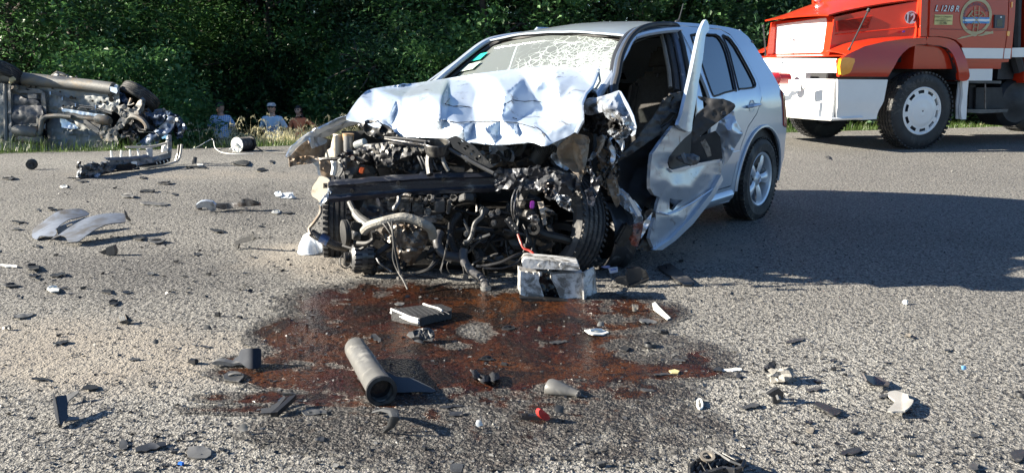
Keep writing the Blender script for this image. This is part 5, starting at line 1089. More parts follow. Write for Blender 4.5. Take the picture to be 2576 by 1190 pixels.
# nose frame and pale grille panel
un = 1.056
gtl, gtr, gbr, gbl = tu(4,190,185,un), tu(4,585,130,un), tu(4,552,385,un), tu(4,155,395,un)
ftl, ftr, fbr, fbl = tu(4,172,165,un), tu(4,632,118,un), tu(4,592,408,un), tu(4,138,420,un)
def quad(a, b, c, d, n=3, r=.12):
    P = [V(a), V(b), V(c), V(d)]; out = []
    for i in range(4):
        p, q, s_ = P[i-1], P[i], P[(i+1) % 4]; l = r*min((p-q).length, (s_-q).length)
        a_ = q+(p-q).normalized()*l; c_ = q+(s_-q).normalized()*l
        for k in range(n+1): t = k/n; out.append(tuple((a_*(1-t)**2+q*2*t*(1-t)+c_*t*t)[:2]))
    return out
gq = quad(gtl, gtr, gbr, gbl); fq = quad(ftl, ftr, fbr, fbl, 3, .1)
mb = MB(); mb.sheet(fq, lambda w, z: tW(un+.02*(1-(w/.8)**2), w, z), [gq], .08, .12); truck.part('nose_frame', mb, red)
mb = MB(); mb.sheet(gq, lambda w, z: tW(un+.0, w, z), [], .1, .03); gr = truck.part('grille_panel', mb, white_m)
mb = MB(); c = tu(4,320,300,un); mb.tube([tW(un+.035, c[0]+.02, c[1]+.04), tW(un+.035, c[0]-.03, c[1]-.02)], .008, 5); truck.part('grille_latch', mb, grime, parent=gr)
for k in range(5): mb = MB(); zz = gbl[1]+(gtl[1]-gbl[1])*(k+1)/6; mb.box(tW(un+.004, 0, zz), (.008, 1.25, .006), Matrix.Rotation(atan2(TF.y, TF.x), 3, 'Z')); truck.part('grille_rib', mb, white_m, parent=gr)
# louvres in the bonnet side
for k in range(9):
    x0, x1 = 632+k*.3, 900-k*3; y0, y1 = 160+k*9.0, 120+k*10.6
    a, b = tsf(4, x0+8, y0), tsf(4, x1, y1); mb = MB(); mb.tube([tW(a[0], hw(a[0])+.012, a[1]), tW(b[0], hw(b[0])+.012, b[1])], .011, 4, flat=.5); truck.part('louvre', mb, mat('louvre_red', (.30,.014,.008), .35, 0, var=.05), parent=hood_side)
mb = MB(); a, b = tsf(4, 635, 255), tsf(4, 1240, 197); mb.tube([tW(a[0], hw(a[0])+.004, a[1]), tW(b[0], hw(b[0])+.004, b[1])], .006, 4); truck.part('bonnet_crease', mb, red, parent=hood_side)
# wings: arch face plus top surface
wing = [(655,545),(640,440),(700,430),(760,395),(900,345),(1050,310),(1200,290),(1305,288),(1305,330),(1240,335),(1180,350),(1130,385),(1090,430),(1060,480),(1030,530),(1010,560),(800,565),(650,565)]
wing = [(655,560),(650,440),(720,400),(850,340),(1000,305),(1150,285),(1300,275),(1303,330),(1230,333),(1175,350),(1130,385),(1090,430),(1055,490),(1020,545),(1010,562)]
wingr = [(1312,275),(1400,275),(1480,290),(1530,325),(1560,380),(1585,440),(1600,520),(1605,560),(1585,590),(1530,588),(1525,530),(1510,460),(1490,400),(1460,360),(1420,342),(1312,331)]
for s in (1, -1):
    for nm, poly in (('front_wing', wing), ('wing_rear_half', wingr)):
        oo = [ts(4, *p, 1.15) for p in poly]; mb = MB(); mb.sheet(cr(oo, True, 2) if nm != 'front_wing' else oo, lambda u, z, s=s: tW(u, s*(1.15+.03*sin(max(0, min(1, (z-.7)/.7))*pi)), z), [], .07, .05, away=-TN*s)
        wg = truck.part(nm, mb, red)
        k0, k1 = (2, 6) if nm == 'front_wing' else (0, 7)
        ln = [oo[i] for i in range(k0, k1+1)]; mb = MB()
        def topf(u, v, ln=ln, s=s):
            k = u*(len(ln)-1); i = min(len(ln)-2, int(k)); f = k-i; a, b = ln[i], ln[i+1]
            uu = a[0]+(b[0]-a[0])*f; zz = a[1]+(b[1]-a[1])*f
            return tW(uu, s*(1.15-(.42 if nm == 'front_wing' else .25)*v), zz+.05*sin(pi*v*.6))
        mb.grid(topf, 14, 6, .015); truck.part('wing_top', mb, red, parent=wg)
        bt_ = oo[7:] if nm == 'front_wing' else oo[7:]
        mb = MB(); mb.grid(lambda u, v, L=(oo[7:15] if nm == 'front_wing' else oo[9:]), s=s: (lambda k: (lambda i: tW(L[i][0]+(L[i+1][0]-L[i][0])*(k-i), s*(1.15-.45*v), L[i][1]+(L[i+1][1]-L[i][1])*(k-i)))(min(len(L)-2, int(k))))(u*(len(L)-1)), 14, 3, .01); truck.part('wing_liner', mb, chass, parent=wg)
# headlamp band across the nose, indicator at its corner
uf = 1.16
b0, b1, b2, b3 = tu(4,120,425,uf), tu(4,655,430,uf), tu(4,635,555,uf), tu(4,150,560,uf)
mb = MB(); mb.sheet([b0,b1,b2,b3], lambda w, z: tW(uf+.05*(1-(w/1.1)**2), w, z), [], .1, .10); hb = truck.part('headlamp_band', mb, white_m)
mb = MB(); mb.grid(lambda u, v: tW(uf+.05-.25*u, (2*v-1)*1.08, b1[1]+.03+.06*u), 4, 10, .01); truck.part('nose_shelf', mb, red)
for w0 in (.78, -.78):
    mb = MB(); mb.sheet(quad((w0-.22,b2[1]+.04),(w0+.22,b2[1]+.04),(w0+.22,b1[1]-.03),(w0-.22,b1[1]-.03)), lambda w, z: tW(uf+.045, w, z), [], .08, .03); truck.part('headlamp', mb, mat('lamp_glass', (.7,.7,.7), .08, .1, var=.1, coat=1), parent=hb)
mb = MB(); io = [ts(4, *p, 1.16) for p in ((658,432),(755,430),(745,480),(725,530),(690,545),(655,545))]
mb.sheet(cr(io, True, 2), lambda u, z: tW(u, 1.17-.0*(u), z), [], .03, .05); ind = truck.part('indicator', mb, amber)
for k in range(4): mb = MB(); z0 = io[2][1]+(k-1.2)*.035; mb.tube([tW(io[2][0]+.05, 1.19, z0), tW(io[0][0]-.02, 1.19, z0)], .006, 4); truck.part('lens_rib', mb, amber, parent=ind)
# bumper: wraps the corner, white
bo_ = [ts(4, *p, 1.15) for p in ((640,580),(1005,583),(975,740),(945,800),(930,870),(820,876),(640,868))]
uc = bo_[0][0]
mb = MB(); mb.sheet(bo_, lambda u, z: tW(u, 1.15-.02*(z < bo_[3][1]), z), [], .08, .04)
zb, zt = bo_[5][1], bo_[0][1]
mb.sheet([(-1.15, zb+.0),(1.15,zb),(1.15,zt),(.42,zt),(.38,zt-.12),(-.38,zt-.12),(-.42,zt),(-1.15,zt)], lambda w, z: tW(uc+.02+.07*(1-(w/1.15)**4), w, z), [], .1, .05)
mb.sheet([(uc, zt),(uc-.6, zt),(uc-.6, zb+.2),(uc-.5,zb),(uc,zb)], lambda u, z: tW(u, -1.15, z), [], .1, .04)
bp = truck.part('front_bumper', mb, white_m, smooth=50)
mb = MB(); mb.tube([tW(uc+.09*(1-(w/1.17)**4)+.03, w, zb+.02) for w in [x/10*1.15 for x in range(-10, 11)]]+[tW(uc-.45, 1.17, zb+.03)], .035, 6, flat=.7); truck.part('bumper_lip', mb, white_m, parent=bp)
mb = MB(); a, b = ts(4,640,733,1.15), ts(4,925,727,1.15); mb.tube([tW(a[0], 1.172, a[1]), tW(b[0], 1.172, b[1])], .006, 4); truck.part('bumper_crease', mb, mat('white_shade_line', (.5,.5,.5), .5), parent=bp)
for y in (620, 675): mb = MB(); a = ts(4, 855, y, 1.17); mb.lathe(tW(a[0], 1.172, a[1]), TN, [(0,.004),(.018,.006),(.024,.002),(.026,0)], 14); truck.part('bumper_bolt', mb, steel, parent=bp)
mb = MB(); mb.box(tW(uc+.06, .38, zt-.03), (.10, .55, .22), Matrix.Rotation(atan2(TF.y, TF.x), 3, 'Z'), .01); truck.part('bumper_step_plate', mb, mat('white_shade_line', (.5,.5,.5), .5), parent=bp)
# siren, number plate, towing bracket
sc = tW(uc-.02, -.30, zt+.05)
sc = atD(px(4, 238, 577), 11.75); mb = MB(); mb.lathe(sc, TF, [(0,.16),(.075,.16),(.082,.15),(.082,.07),(.086,.06),(.078,.05),(.078,-.12),(0,-.14)], 20); truck.part('siren', mb, mat('siren_red', (.42,.02,.03), .3, 0, var=.2, coat=.6))
pw = 11.35; c4 = [px(21,*q) for q in ((410,352),(752,352),(752,672),(470,672),(410,600))]
def pf(x, y): return atD((x, y), 11.45-(x-1985)*.004)
mb = MB(); mb.sheet(c4, pf, [], 6, .02); pl = truck.part('number_plate', mb, mat('plate_white', (.75,.75,.73), .4))
mb = MB(); mb.sheet([px(21,*q) for q in ((405,430),(735,432),(735,600),(405,600))], lambda x, y: pf(x, y)-V((0,.006,0)), [[px(21,*q) for q in ((560,440),(590,440),(590,595),(560,595))]], 6, .002); truck.part('plate_field', mb, black_gl, parent=pl)
mb = MB(); text_mb(mb, 'BZS  551', 15, lambda x, y: pf(px(21,570,515)[0]+x*.42, px(21,570,515)[1]-y)-V((0,.014,0))); truck.part('plate_letters', mb, white_m, parent=pl)
mb = MB(); mb.sheet([px(21,*q) for q in ((640,690),(440,670),(350,800),(200,805),(235,975),(330,960),(420,930),(490,810),(580,795),(600,720))], lambda x, y: atD((x, y), 11.35), [], 5, .05); truck.part('tow_bracket', mb, white_m)
mb = MB(); mb.box(tW(uc-.25, -.2, zt-.22), (.3, 1.4, .30), Matrix.Rotation(atan2(TF.y, TF.x), 3, 'Z'), .01); truck.part('front_crossmember', mb, chass)
mb = MB(); mb.box(tW(.7, 0, zt+.0), (1.2, 1.7, .16), Matrix.Rotation(atan2(TF.y, TF.x), 3, 'Z'), .01); truck.part('nose_underside', mb, chass)
# cab: door, pillar, sill
cabp = [(1268,-60),(1322,-60),(1322,270),(1305,270),(1256,262)]
tpiece('cab_cowl', red, [(1270,-120),(1326,-120),(1316,270),(1256,268)], w=1.12, t=.05)
door = tsheet('cab_door', red, [(1334,-120),(1905,-120),(1900,0),(1893,200),(1862,430),(1590,430),(1560,330),(1520,295),(1480,280),(1400,268),(1322,268),(1330,0)], w=1.14, t=.05)
tpiece('cab_rear_corner', red, [(1912,-120),(1965,-120),(1952,0),(1948,100),(1920,430),(1868,430),(1899,205)], w=1.14, t=.05)
tpiece('white_stripe', white_m, [(1558,352),(1866,355),(1858,430),(1588,428)], w=1.146, parent=door); tpiece('white_stripe', white_m, [(1874,355),(1920,356),(1912,430),(1866,430)], w=1.146)
tpiece('door_crease', mat('louvre_red', (.30,.014,.008), .35), [(1320,211),(1893,222),(1893,228),(1320,217)], w=1.147, parent=door)
tpiece('cab_sill', red, [(1588,432),(1905,432),(1900,455),(1760,460),(1590,452)], w=1.10, t=.06)
tpiece('cab_underpanel', white_m, [(1590,458),(1825,460),(1785,495),(1780,590),(1612,590)], w=1.08, t=.25)
for a in (-1,):
    mb = MB(); mb.sheet([ts(4, *p, 1.14) for p in ((1268,-120),(1965,-120),(1920,430),(1256,430))], lambda u, z: tW(u, -1.14, z), [], .2, .05); truck.part('cab_far_side', mb, red)
za = ts(4,1300,-120,1.14)[1]; ua, ub = ts(4,1262,0,1.14)[0], ts(4,1940,0,1.14)[0]
mb = MB(); mb.box(tW((ua+ub)/2, 0, 1.75), (abs(ua-ub)-.06, 2.16, 1.3), Matrix.Rotation(atan2(TF.y, TF.x), 3, 'Z')); mb.box(tW((ua+ub)/2, 0, 2.95), (abs(ua-ub)-.1, 2.1, .12), Matrix.Rotation(atan2(TF.y, TF.x), 3, 'Z'), .04)
for uu in (ua-.1, (ua+ub)/2, ub+.1):
    for w in (1.02, -1.02): mb.box(tW(uu, w, 2.6), (.09,.07,.7), Matrix.Rotation(atan2(TF.y, TF.x), 3, 'Z'))
truck.part('cab_shell', mb, red)
mb = MB(); mb.box(tW(ua-.05, 0, 2.6), (.03, 1.95, .62), Matrix.Rotation(atan2(TF.y, TF.x), 3, 'Z'))
for w in (1.03, -1.03): mb.box(tW((ua+ub)/2, w, 2.6), (abs(ua-ub)-.25, .02, .6), Matrix.Rotation(atan2(TF.y, TF.x), 3, 'Z'))
truck.part('cab_glazing', mb, MATS['tinted_glass'])
# equipment body behind the cab
ue = ub-.42
mb = MB(); mb.box(tW(ue-2.2, 0, 1.85), (4.4, 2.2, 1.9), Matrix.Rotation(atan2(TF.y, TF.x), 3, 'Z'), .03); truck.part('equipment_body', mb, red)
tpiece('white_stripe', white_m, [(1925,352),(2100,348),(2100,418),(1925,420)], w=1.115)
mb = MB(); mb.box(tW(ub-.22, 0, 1.8), (.30, 1.9, 1.7), Matrix.Rotation(atan2(TF.y, TF.x), 3, 'Z')); truck.part('cab_gap_filler', mb, chass)
mb = MB()
for p0, p1, r in (((1955,-60),(1950,350),.07),((1975,-40),(1968,240),.03),((1935,370),(1975,520),.09)):
    a, b = ts(4, *p0, 1.0), ts(4, *p1, 1.0); mb.tube([tW(a[0], 1.0, a[1]), tW(b[0], 1.0, b[1])], r, 8)
truck.part('exhaust_stack', mb, chass)
# steps, mudguard, chassis
tpiece('upper_step', mat('step_tread', (.12,.12,.12), .5, .5, var=.4), [(1612,590),(1848,592),(1846,612),(1612,608)], w=1.06, t=.22)
tpiece('lower_step', MATS['step_tread'], [(1600,800),(1900,797),(1890,820),(1700,829),(1600,822)], w=1.06, t=.22)
mb = MB(); a, b = ts(4,1730,610,1.04), ts(4,1730,805,1.04); mb.tube([tW(a[0],1.04,a[1]), tW(b[0],1.04,b[1])], .012, 6); truck.part('step_stay', mb, steel)
tpiece('battery_box', chass, [(1665,640),(1855,640),(1860,790),(1660,795)], w=.95, t=.5); tpiece('air_tank', chass, [(1615,620),(1660,620),(1655,790),(1610,800)], w=.9, t=.4)
mg = tpiece('mudguard', white_m, [(1562,568),(1612,572),(1600,700),(1592,872),(1560,873),(1552,800),(1568,700)], w=1.13, t=.04)
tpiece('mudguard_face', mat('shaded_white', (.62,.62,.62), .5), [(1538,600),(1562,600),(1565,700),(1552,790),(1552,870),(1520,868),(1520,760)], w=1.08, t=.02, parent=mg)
tpiece('inner_mudguard', white_m, [(1500,490),(1520,485),(1522,590),(1503,580)], w=.95, t=.03, parent=mg)
mb = MB(); RT = Matrix.Rotation(atan2(TF.y, TF.x), 3, 'Z')
for w in (.42, -.42): mb.box(tW(-2.4, w, .78), (6.8, .09, .26), RT)
mb.box(tW(0, 0, .52), (.16, 1.9, .14), RT, .02); truck.part('chassis_frame', mb, chass)
mb = MB(); mb.box(tW(.0, 0, 1.0), (1.9, 1.3, .45), RT); mb.box(tW(-.1, 0, 1.25), (1.3, 1.7, .12), RT); truck.part('engine_housing', mb, chass)
def twheel(c, nm, near=True, R=.53, wd=.29):
    axn = TN if near else -TN; h = wd/2; mb = MB()
    prof = [(.30,-h*.8),(.33,-h*.95),(R*.80,-h),(R*.93,-h*.92),(R*.98,-h*.80)]
    for g in (-.55,-.2,.2,.55): prof += [(R,h*(g-.08)),(R-.016,h*(g-.05)),(R-.016,h*(g+.05)),(R,h*(g+.08))]
    prof += [(R*.98,h*.80),(R*.93,h*.92),(R*.80,h),(R*.74,h*.985),(.33,h*.95),(.30,h*.8)]
    mb.lathe(c, axn, prof, 64); u, w = frame_of(axn)
    for k in range(52):
        a = 2*pi*k/52; d = u*cos(a)+w*sin(a); tt = axn.cross(d); Rm = Matrix((axn, tt, d)).transposed()
        for s in (-.80, .80): mb.box(c+d*(R-.006)+axn*(h*s), (h*.42,.036,.022), Rm)
        for s in (-.38, .0, .38): mb.box(c+d*(R+.001)+axn*(h*s), (h*.24,.030,.010), Rm @ Matrix.Rotation(.4, 3, 'Z'))
    m2 = MB(); m2.lathe(c, axn, [(.345,h*.60),(.335,h*.92),(.318,h*.99),(.300,h*.93),(.290,h*.80),(.275,h*.3),(.26,-h*.5),(.30,-h)], 48)
    wl = truck.part(nm, m2, white_m if near else chass); truck.part('tyre', mb, mat('truck_tyre', (.020,.021,.023), .62, 0, var=.25, dirt=(.07,.065,.06), dirtamt=.25, bump=.1), parent=wl, smooth=25)
    return wl, u, w, h
wc = tW(0, 1.0, .53); hub = atD(px(4,1300,822), 11.62); q = tL(hub); wc = tW(q[0]+.02, 1.0, .53)
wl, u, w, h = twheel(wc, 'front_wheel')
# wheel trim with ten slots
mb = MB(); nrm = TN; R2 = .318
def tp(r, a, off): return wc+(u*cos(a)+w*sin(a))*r+nrm*off
prof = [(0,.150),(.035,.150),(.06,.156),(.075,.150),(.14,.155),(.19,.150),(.215,.138)]
mb.lathe(wc, nrm, prof, 48)
for k in range(10):
    a0 = 2*pi*k/10+.15; a1 = a0+2*pi/10; s0 = a0+.13; s1 = a1-.13
    def ring(aA, aB, r0, r1, n):
        for i in range(n):
            p, q = aA+(aB-aA)*i/n, aA+(aB-aA)*(i+1)/n
            f = lambda r: .138-(r-.215)*.10
            mb.add([tp(r0,p,f(r0)), tp(r0,q,f(r0)), tp(r1,q,f(r1)), tp(r1,p,f(r1))], [(0,1,2,3)])
    ring(a0, s0, .215, R2, 2); ring(s1, a1, .215, R2, 2); ring(s0, s1, .215, .245, 4); ring(s0, s1, .288, R2, 4)
mb.lathe(wc, nrm, [(R2,.128),(R2+.008,.134),(R2+.014,.120)], 48)
cap = truck.part('wheel_trim', mb, white_m, parent=wl, smooth=50)
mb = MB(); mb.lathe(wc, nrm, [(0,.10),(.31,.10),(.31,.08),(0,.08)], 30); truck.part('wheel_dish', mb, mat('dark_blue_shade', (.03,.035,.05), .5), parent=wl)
mb = MB(); mb.lathe(wc, nrm, [(0,.153),(.011,.153),(.012,.150)], 12); truck.part('wheel_trim_bolt', mb, chass, parent=wl)
# raised tyre lettering
for txt, aC, rad, sz in (('FATECARGO', 2.22, .425, .075), ('HIRO', -.55, .44, .055), ('22.5 R', -1.35, .455, .045)):
    rt = V((0,0,1)).cross(nrm); 
    n_ = len(txt)
    for i, ch in enumerate(txt):
        if ch == ' ': continue
        a = aC-(i-(n_-1)/2)*sz*1.0/rad; d = rt*cos(a)+V((0,0,1))*sin(a); tt = rt*sin(a)-V((0,0,1))*cos(a)
        mb = MB(); text_mb(mb, ch, sz, lambda x, y: wc+d*(rad+y)+tt*x+nrm*(h*1.0+.004), bold=.001); truck.part('tyre_letter', mb, mat('raised_rubber', (.055,.056,.06), .5), parent=wl)
twheel(tW(q[0]+.02, -1.0, .53), 'front_wheel', False)
twheel(tW(q[0]-4.3, 1.0, .53), 'rear_wheel'); twheel(tW(q[0]-4.3, -1.0, .53), 'rear_wheel', False)
qq = ts(4, 2000, 650, .95); mb = MB(); mb.lathe(tW(qq[0]+.05, .72, .62), TN, [(0,.25),(.12,.25),(.17,.22),(.30,.22),(.36,.15),(.36,-.2),(0,-.2)], 28); truck.part('spare_air_tank', mb, chass)
# aerials / corner rods
for pts, D, m in ((((735,370),(880,75)), 11.0, chass), (((130,410),(112,190)), 12.6, chass)):
    a, b = atD(px(4,*pts[0]), D), atD(px(4,*pts[1]), D); mb = MB(); mb.tube([a, b], .010, 6); mb.cyl(b-(b-a)*.04, b+(b-a)*.03, .024, 10, .02); mb.cyl(a, a+(b-a)*.06, .018, 8); truck.part('corner_rod', mb, m)
# lettering, plaque, badges
def tpl(w): return lambda X, Y, x0, y0, sx: None
def ttext(name, txt, n, x, y, wpx, m, w=1.152, shear=0, bold=.01, parent=None):
    a = ts(n, x-wpx/2, y, w); b = ts(n, x+wpx/2, y, w); c = ts(n, x, y, w); wid = a[0]-b[0]
    mb = MB(); text_mb(mb, txt, 1.0, lambda X, Y: V((X, Y, 0)), shear=shear, bold=bold)
    xs_ = [v.x for v in mb.v]; sc = wid/(max(xs_)-min(xs_)); mb.v = [tW(c[0]-(v.x-(max(xs_)+min(xs_))/2)*sc, w, c[1]+v.y*sc) for v in mb.v]
    return truck.part(name, mb, m, parent=parent, smooth=0)
navy = mat('navy_outline', (.02,.03,.09), .4); goldm = mat('emblem_gold', (.52,.43,.24), .45, .1, var=.15)
def tdisc(name, n, x, y, rx, ry, m, w, ri=0, parent=None):
    c = ts(n, x, y, w); a = ts(n, x-rx, y, w); b = ts(n, x, y-ry, w); RX_, RZ_ = a[0]-c[0], b[1]-c[1]; mb = MB(); N_ = 40
    if ri:
        P = [tW(c[0]+RX_*k*cos(t), w, c[1]+RZ_*k*sin(t)) for t in [2*pi*i/N_ for i in range(N_)] for k in (1, ri)]
        mb.add(P, [(2*i, 2*i+1, (2*i+3) % (2*N_), (2*i+2) % (2*N_)) for i in range(N_)])
    else: mb.add([tW(c[0]+RX_*cos(2*pi*i/N_), w, c[1]+RZ_*sin(2*pi*i/N_)) for i in range(N_)], [tuple(range(N_))])
    return truck.part(name, mb, m, parent=parent, smooth=0)
wS = hw(tsf(4, 1190, 130)[0])+.03
dk = mat('badge_red', (.30,.015,.010), .3)
bd = tdisc('number_badge', 4, 1190, 130, 47, 47, white_m, wS); tdisc('badge_field', 4, 1190, 130, 41, 41, dk, wS+.004, parent=bd)
ttext('badge_word', 'MOVIL', 4, 1190, 103, 56, white_m, wS+.008, parent=bd); ttext('badge_number', '12', 4, 1190, 140, 62, white_m, wS+.008, bold=.03, parent=bd)
ttext('model_lettering', 'L 1218 R', 23, 715, 226, 600, navy, 1.148, shear=.25, bold=.035, parent=door); ttext('model_lettering', 'L 1218 R', 23, 715, 224, 575, white_m, 1.152, shear=.25, bold=.008, parent=door)
pq = tpiece('brass_plaque', mat('brass', (.55,.45,.2), .35, .6, var=.2), [(412,368),(850,370),(835,615),(398,610)], n=23, w=1.147, t=.006, parent=door)
for i, (t_, y_, w_) in enumerate((('EUGN E CORALLINI', 418, 390), ('Donacion', 468, 130), ('UNION BOMBEROS CUARTEL', 512, 400), ('DE LA CIUDAD', 545, 150), ('12-1994', 580, 170))): ttext('plaque_line', t_, 23, 622, y_, w_, mat('plaque_ink', (.12,.09,.03), .5), 1.154, bold=.01, parent=door)
em = tdisc('emblem_ring', 23, 1415, 410, 385, 455, goldm, 1.147, ri=.82, parent=door)
for k, (y0, y1, m) in enumerate(((425,468,mat('flag_blue', (.10,.33,.68), .4)),(468,522,white_m),(522,572,MATS['flag_blue']))): tpiece('flag_band', m, [(1090,y0),(1180,y0+8),(1400,y0-2),(1660,y0+10),(1745,y0+4),(1735,y1+4),(1660,y1+10),(1400,y1-2),(1180,y1+8),(1092,y1)], n=23, w=1.149+.0004*k, t=.0, parent=door)
def tline(nm, n, pts, r, m, w=1.152, parent=None): mb = MB(); mb.tube([(lambda q: tW(q[0], w, q[1]))(ts(n, *p, w)) for p in pts], r, 4); return truck.part(nm, mb, m, parent=parent)
for pts in ([(1385,170),(1375,420)],[(1490,170),(1478,420)],[(1385,270),(1490,275)],[(1382,370),(1485,372)],[(1360,575),(1335,780)],[(1470,575),(1440,780)],[(1358,580),(1470,580)],[(1350,665),(1462,668)]): tline('emblem_ladder', 23, pts, .005, goldm, parent=door)
for pts, r in (([(1265,340),(1420,490),(1520,590)],.005),([(1575,350),(1400,520),(1300,595)],.005),([(1330,280),(1215,425)],.013),([(1545,300),(1600,330),(1630,400)],.008)): tline('emblem_tool', 23, pts, r, goldm, parent=door)
for txt, a0, a1, up in (('VOLUNTARIOS', 2.35, .75, 1), ('BOMBEROS', 3.85, 2.55, 1), ('DE', .62, .45, 1)):
    for i, chh in enumerate(txt):
        if chh == ' ': continue
        a = a0+(a1-a0)*i/(len(txt)-1); cx_, cy_ = 1415+290*cos(a), 410-300*sin(a); c = ts(23, cx_, cy_, 1.152)
        mb = MB(); th_ = a-pi/2
        def ff(X, Y, c=c, th_=th_): return tW(c[0]-(X*cos(th_)-Y*sin(th_)), 1.152, c[1]+(X*sin(th_)+Y*cos(th_)))
        text_mb(mb, chh, .055, ff); truck.part('emblem_letter', mb, navy, parent=door, smooth=0)
tpiece('emblem_hose_nozzle', goldm, [(945,962),(1075,900),(1310,850),(1420,820),(1440,870),(1390,895),(1320,885),(1090,940)], n=23, w=1.148, t=0, parent=door); tpiece('emblem_hose_nozzle', goldm, [(1440,880),(1600,820),(1640,775),(1760,780),(1825,755),(1830,830),(1770,830),(1560,880)], n=23, w=1.148, t=0, parent=door)
hd = tsheet('door_handle', mat('handle_grey', (.05,.06,.08), .4), cr([(1905,375),(2090,380),(2120,410),(2100,660),(2080,695),(1890,690),(1868,660),(1880,400)], True, 2), n=23, w=1.165, t=.03, parent=door)
tpiece('handle_recess', black_gl, [(1925,480),(2060,480),(2045,660),(1915,655)], n=23, w=1.167, t=.0, parent=door); tdisc('door_lock', 23, 2020, 425, 22, 22, alloy, 1.168, parent=door)
tpiece('side_sticker', mat('violet_sticker', (.16,.02,.45), .4), [(1135,225),(1148,228),(1142,240),(1125,238)], n=4, w=wS, t=.002, label='small violet sticker on the bonnet side')
tpiece('corner_lamp', amber, [(2280,50),(2310,60),(2300,190),(2270,195)], n=23, w=1.15, t=.02); tpiece('corner_lamp', amber, [(2180,765),(2240,770),(2220,890),(2165,880)], n=23, w=1.15, t=.02)
# hub of the far side lit mirror bracket and bonnet emblem
mb = MB(); a = tW(u_n-.5, -.3, z_n+.33); mb.ball(a, .05, 8, (1.4,.8,1)); mb.tube([a, a+V((.05,0,-.15))], .015, 6); truck.part('bonnet_mirror', mb, alloy)
# headlamp-side corner rods have small reflectors; bonnet handle
# ------------------------------------------------------------------ overturned car on its side in the ditch, underside to the camera
ov = Thing('overturned_car', 'dark car lying on its side in the verge with its grimy underside facing the road', 'car', (atD(px(11,900,600),12.9).x, 12.9, terr(atD(px(11,900,600),12.9).x, 12.9)), 0)
und = mat('underbody_coating', (.20,.22,.23), .6, .15, var=.35, vscale=2.5, col2=(.15,.15,.135), dirt=(.22,.18,.12), dirtamt=.4, dscale=2.5, bump=.25, bscale=14)
und2 = mat('underbody_frame', (.17,.17,.165), .6, .2, var=.35, vscale=3, dirt=(.2,.16,.11), dirtamt=.35, dscale=4, bump=.2)
foil = mat('heat_foil', (.50,.55,.60), .32, .75, var=.25, dirt=(.2,.2,.2), dirtamt=.25)
tankm = mat('fuel_tank', (.035,.042,.06), .55, 0, var=.4, dirt=(.10,.10,.10), dirtamt=.35, dscale=3)
exh = mat('exhaust_steel', (.17,.165,.15), .6, .2, var=.4, dirt=(.2,.14,.09), dirtamt=.4)
navyp = mat('dark_blue_body', (.028,.05,.10), .3, .2, var=.2, coat=.8, dirt=(.10,.11,.12), dirtamt=.3)
def oD(x, y): return 12.85+(y-560)*-.0002-.00025*x
def osh(nm, pts, m, off=0.0, t=.02, nz=0.0, holes=(), parent=None, step=5, relief=None, ns=.1, smooth=35):
    o = [px(11, *p) for p in pts]; hs = [[px(11, *p) for p in h] for h in holes]; mb = MB()
    def f(X, Y):
        zx, zy = (X-0)/.2012, (Y-153.9)/.2012
        return atD((X, Y), oD(zx, zy)-off+(relief(zx, zy) if relief else 0)+nz*fbm(X*ns, Y*ns, 2, 3))
    mb.sheet(o, f, hs, step, t, away=V((0,1,0))); return ov.part(nm, mb, m, parent=parent, smooth=smooth)
def otube(nm, pts, r, m, off=.04, seg=8, parent=None, n=4):
    P = cr([tuple(W(11, x, y, oD(x, y)-off)) for x, y in pts], False, n); mb = MB(); mb.tube(P, r, seg); return ov.part(nm, mb, m, parent=parent)
def ribs(zx, zy):
    r = 0
    for c, w_, h_ in ((250, 40, .02), (420, 16, .015), (560, 22, .02), (640, 30, .03), (870, 26, .02)):
        yy = c+(zx-600)*.12; r -= h_*math.exp(-((zy-yy)/w_)**2) if zx > 560 else 0
    r += .06*math.exp(-((zy-(720+(zx-900)*.12))/70)**2) if zx > 560 else 0
    return r
fp = osh('floor_pan', [(-160,200),(140,235),(600,290),(1380,390),(1480,400),(1500,540),(1420,600),(1330,650),(1450,980),(1480,1120),(-160,1120)], und, nz=.03, relief=ribs, step=5)
otube('rocker_panel', [(-120,185),(130,205),(600,255),(1100,310),(1420,350)], .095, und2, .02, 12)
osh('rocker_end', [(1370,320),(1460,335),(1470,380),(1455,410),(1380,380)], foil, .12, .05)
osh('body_scrap', [(1425,310),(1450,290),(1468,300),(1465,345),(1430,335)], white_m, .05, .02)
sk = osh('open_door_edge', [(605,218),(640,175),(680,143),(760,160),(1150,262),(1180,290),(1000,275),(700,225)], mat('dusty_door_paint', (.20,.19,.17), .5, .2, var=.4), -.25, .06, nz=.03)
osh('door_shut_face', [(640,218),(660,185),(690,155),(720,165),(700,225)], whitep, -.2, .03, parent=sk)
otube('rear_axle_beam', [(70,290),(75,600),(85,1000)], .035, und2, .14); osh('rear_axle_channel', [(95,285),(130,290),(135,600),(150,1010),(110,1010),(100,600)], und2, .16, .06, nz=.02)
osh('rear_floor', [(-160,300),(60,310),(70,960),(-160,960)], und, .03, .03, nz=.03)
osh('trailing_arm', [(135,310),(200,308),(228,330),(215,360),(140,355)], exh, .2, .06, nz=.04); osh('spring_seat', [(-20,280),(40,275),(60,330),(30,375),(-20,360)], und2, .12, .1)
sf = osh('side_rail', [(180,380),(200,330),(480,350),(545,380),(520,405),(240,400)], und2, .08, .04, holes=[cr([(300,350),(340,345),(385,362),(350,372)], True, 1)])
